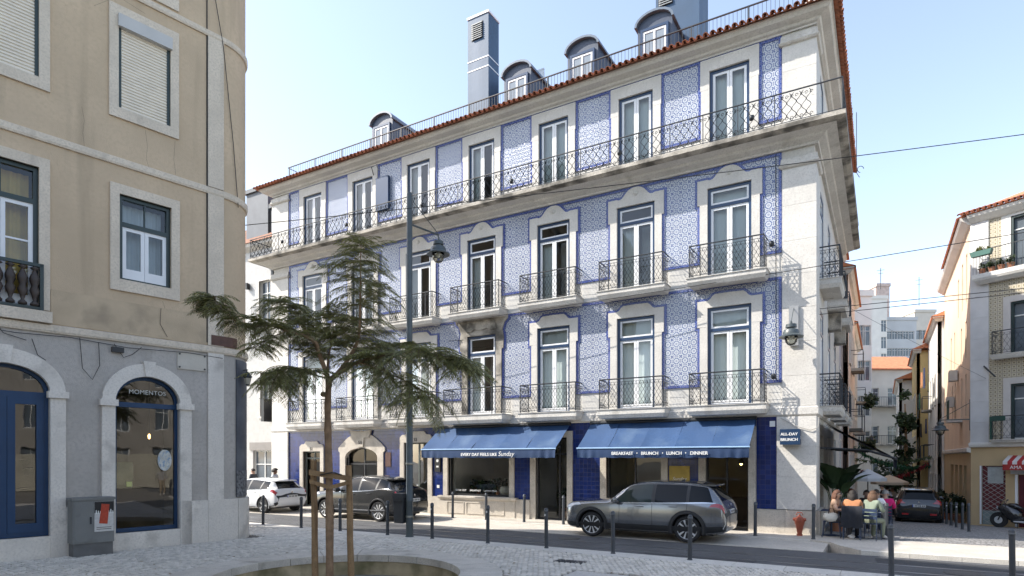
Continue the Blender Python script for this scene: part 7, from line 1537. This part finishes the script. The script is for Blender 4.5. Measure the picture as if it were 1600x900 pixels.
def zt(y): return PZ if y<-.25 else street_z(y)+.045
W1_=base_pose(); W1_.update(kL=(-.10,-.12,.52),aL=(-.10,-.10,.12),tL=(-.11,-.25,.08),kR=(.10,.05,.50),aR=(.10,.22,.12),tR=(.11,.10,.03),eL=(-.25,.10,1.16),wL=(-.26,.10,.92),eR=(.25,-.03,1.15),wR=(.25,-.15,.95))
person('person in a white shirt walking away along the far pavement past the white hatchback',(-22.75,-.75,PZ),R(115),W1_,(.62,.64,.66),(.04,.05,.08),(.22,.12,.08),(.02,.013,.010),'afro','a')
person('person in dark clothes walking beyond the white hatchback',(-24.5,-.6,PZ),R(-70),W1_,(.03,.035,.045),(.03,.03,.035),(.40,.24,.17),(.02,.015,.012),'short','w')
A=sit_pose(.1); person('seated woman in a tan top facing the street at the corner table',(.52,-.32,PZ),R(78),A,(.42,.27,.18),(.02,.02,.025),(.50,.30,.20),(.10,.04,.02),'long','n')
B=sit_pose(.25); person('seated woman in an orange patterned top with her back to the road',(.98,-.42,PZ),R(180),B,(.46,.20,.09),(.02,.02,.024),(.45,.27,.18),(.018,.013,.010),'long','n')
person('seated woman in a pale green jacket leaning to her neighbour',(1.40,-.36,PZ),R(150),sit_pose(.22),(.20,.24,.18),(.19,.21,.15),(.50,.32,.23),(.09,.045,.022),'long','w')
person('seated red haired person in a white and blue shirt at the rear table',(.80,3.10,zt(3.1)),R(0),sit_pose(.15),(.50,.54,.62),(.05,.06,.10),(.50,.30,.22),(.14,.035,.018),'afro','a')
person('seated person in a dark top facing the rear table',(1.28,3.2,zt(3.2)),R(-15),sit_pose(.1),(.03,.035,.05),(.03,.03,.04),(.40,.25,.18),(.02,.015,.012),'short','a')
person('seated man in a white tee shirt turned away from the road',(1.50,1.72,zt(1.7)),R(165),sit_pose(.2),(.66,.68,.72),(.015,.03,.09),(.42,.26,.19),(.03,.02,.015),'short','a')
person('seated person in a bright pink jacket with grey hair',(1.78,2.5,zt(2.5)),R(185),sit_pose(.12),(.55,.01,.14),(.03,.045,.09),(.42,.27,.2),(.30,.29,.28),'short','w')
for k,(px_,dp,c,t) in enumerate(((1386,36,(.5,.52,.58),'person in a pale shirt standing under the beige parasol'),(1394,37,(.45,.42,.38),'person in a beige top walking down the side street'),(1379,31,(.02,.02,.025),'person in black beside the white parasol'))):
    p=pix(px_,716,dp); person(t,(p[0],p[1],street_z(p[1])+.045),R(160+60*k),W1_,c,(.03,.04,.07),hair=(.03,.02,.015),style='short',sleeves='a')
MP=base_pose(); MP.update(eL=(-.34,.05,1.16),wL=(-.2,-.1,1.02),eR=(.32,.06,1.16),wR=(.2,.08,.98)); person('man in a grey pullover leaning on a bollard across the square',(9.2,-6.9,PZ),R(-80),MP,(.32,.31,.30),(.30,.24,.17),sleeves='w')
for k in range(4): bollard(7.6+k*1.8,-6.40,PZ,'dark kerb bollard across the square near the leaning man',False,'kerb bollards across the square')
# ---------------------------------------------------------------- motorcycle
bk=M('motorcycle_black',(.012,.012,.014),.25,.1,4,coat=.8)
mp_=mtx@Vector((1.05,-.75,0)); MC=thing('motorcycle','black sports motorcycle parked in front of the red shop front','motorcycle',(mp_.x,mp_.y,street_z(mp_.y)+.045),RA)
for x in (.32,1.72):
    m=MB(); m.lathe([(.215,-.055),(.30,-.06),(.325,-.03),(.325,.03),(.30,.06),(.215,.055)],26,(x,0,.325),0,'y'); w_=part('wheel',m,tyre_m,MC,35); m=MB(); m.lathe([(.215,-.03),(.19,-.03),(.19,.03),(.215,.03)],22,(x,0,.325),0,'y')
    for k in range(5): a=2*PI*k/5; m.tube([(x,0,.325),(x+.2*math.cos(a),0,.325+.2*math.sin(a))],.018,5)
    m.lathe([(0,-.04),(.05,-.04),(.05,.04),(0,.04)],12,(x,0,.325),0,'y'); part('rim',m,rim_dark,w_)
    m=MB(); m.lathe([(.10,-.07),(.15,-.07),(.15,-.064),(.10,-.064)],20,(x,0,.325),0,'y'); part('brake_disc',m,rim_bright,w_)
def loft(secs,n=14):
    m=MB()
    for x,z,ry,rz_ in secs:
        for k in range(n): a=2*PI*k/n; m.v.append((x,ry*math.cos(a),z+rz_*math.sin(a)))
    for j in range(len(secs)-1):
        for k in range(n): a=j*n+k; b=j*n+(k+1)%n; m.f.append((a,b,b+n,a+n)); m.m.append(0)
    m.f.append(tuple(reversed(range(n)))); m.f.append(tuple((len(secs)-1)*n+k for k in range(n))); m.m+=[0,0]; return m
part('fairing',loft([(.28,.82,.03,.04),(.36,.84,.16,.14),(.5,.78,.22,.24),(.7,.66,.23,.33),(.95,.56,.20,.30),(1.15,.52,.14,.2)]),bk,MC,True); part('tank',loft([(.62,.92,.05,.05),(.72,.95,.16,.10),(.92,.95,.17,.11),(1.1,.88,.12,.07),(1.18,.85,.05,.03)]),bk,MC,True)
part('seat',loft([(1.08,.82,.08,.04),(1.25,.82,.13,.05),(1.5,.90,.12,.05),(1.8,.97,.06,.03)]),M('seat_vinyl',(.02,.02,.02),.6,.1,5),MC,True); part('tail',loft([(1.2,.74,.08,.06),(1.5,.82,.10,.06),(1.85,.93,.05,.03),(1.95,.95,.02,.01)]),bk,MC,True)
m=MB(); m.tube([(.58,0,.95),(.40,0,.62),(.32,0,.325)],.04,8); m.tube([(.58,.12,.95),(.32,.10,.325)],.026,7); m.tube([(.58,-.12,.95),(.32,-.10,.325)],.026,7); part('fork',m,rim_dark,MC); m=MB(); m.tube([(1.05,.1,.42),(1.72,.1,.325)],.03,6); m.tube([(1.05,-.1,.42),(1.72,-.1,.325)],.03,6); part('swing_arm',m,rim_dark,MC)
m=MB(); m.tube([(.62,-.33,1.02),(.58,-.14,1.0),(.58,.14,1.0),(.62,.33,1.02)],.016,6); part('handlebar',m,iron,MC); m=MB(); m.face([(.36,-.13,.94),(.36,.13,.94),(.56,.11,1.2),(.56,-.11,1.2)]); part('windscreen',m,glass('visor',(.25,.27,.28),1.5,.02,1.5),MC)
m=MB(); m.lathe([(0,-.02),(.06,-.015),(.075,0),(.05,.02),(0,.02)],12,(.29,.07,.84),0,'x'); m.lathe([(0,-.02),(.06,-.015),(.075,0),(.05,.02),(0,.02)],12,(.29,-.07,.84),0,'x'); part('headlights',m,head_lamp,MC); m=MB(); m.tube([(.9,-.16,.3),(1.3,-.2,.3),(1.75,-.22,.55)],[.03,.045,.055],8); part('exhaust',m,rim_bright,MC); part('engine',loft([(.75,.42,.1,.16),(.9,.40,.17,.2),(1.1,.40,.15,.17),(1.2,.4,.08,.1)]),rim_dark,MC,True)
for s in (-1,1): m=MB(); m.lathe([(0,-.05),(.04,-.02),(.04,.03),(0,.05)],8,(.5,s*.3,1.16),0,'y'); m.tube([(.5,s*.14,1.0),(.5,s*.28,1.15)],.01,5); part('mirror',m,bk,MC)
m=MB(); m.tube([(1.0,-.1,.3),(1.1,-.32,.0)],.014,5); part('side_stand',m,iron,MC)

# ---------------------------------------------------------------- small things
r_=random.Random(5); m=MB()
for k in range(170):
    a=r_.uniform(0,2*PI); q=PO+abs(r_.gauss(0,1.1)); x,y=PC[0]+q*math.cos(a),PC[1]+q*math.sin(a)
    if y>-6.3: y=r_.uniform(-6.3,-6.0); z=.006
    else: z=PZ+.052 if q<PO else PZ+.014
    t=r_.uniform(0,PI); L=r_.uniform(.025,.06); d=Vector((math.cos(t),math.sin(t),0)); e=Vector((-d.y,d.x,0)); p=Vector((x,y,z)); m.face([p-d*L,p+e*L*.35+Vector((0,0,.008)),p+d*L,p-e*L*.35])
tag(part('leaf_litter',m,leaf_material('dry_leaf',(.20,.15,.07)),None,fix=False),'scattered dry leaflets on the setts round the tree pit','leaves',None,'stuff')
PL=thing('pendant_lamp','warm glowing pendant lamp hanging inside the café','lamp',(-2.35,1.6,0)); m=MB(); m.tube([(0,0,2.25),(0,0,3.5)],.008,4); part('cord',m,dark_frame,PL); m=MB(); m.lathe([(0,2.28),(.05,2.26),(.13,2.12),(.12,2.12),(.04,2.22),(0,2.24)],14); part('shade',m,M('brass',(.4,.29,.08)),PL,True); m=MB(); m.lathe([(0,2.06),(.04,2.09),(.045,2.13),(.02,2.18),(0,2.19)],10); part('bulb',m,emis('warm_bulb',(1,.6,.22),6),PL,True)
for px_,py_,dp,h,t in ((1436,478,130,6,'thin rooftop aerial on the cream modern block'),(1376,452,118,4,'thin rooftop aerial on the white stair tower')):
    p=pix(px_,py_,dp); m=MB(); m.tube([(0,0,0),(0,0,h)],.06,5); m.tube([(-.6,0,h*.9),(.6,0,h*.9)],.04,4); m.tube([(-.4,0,h*.75),(.4,0,h*.75)],.04,4); tag(part('roof_aerial',m,iron,None,False,p),t,'aerial')
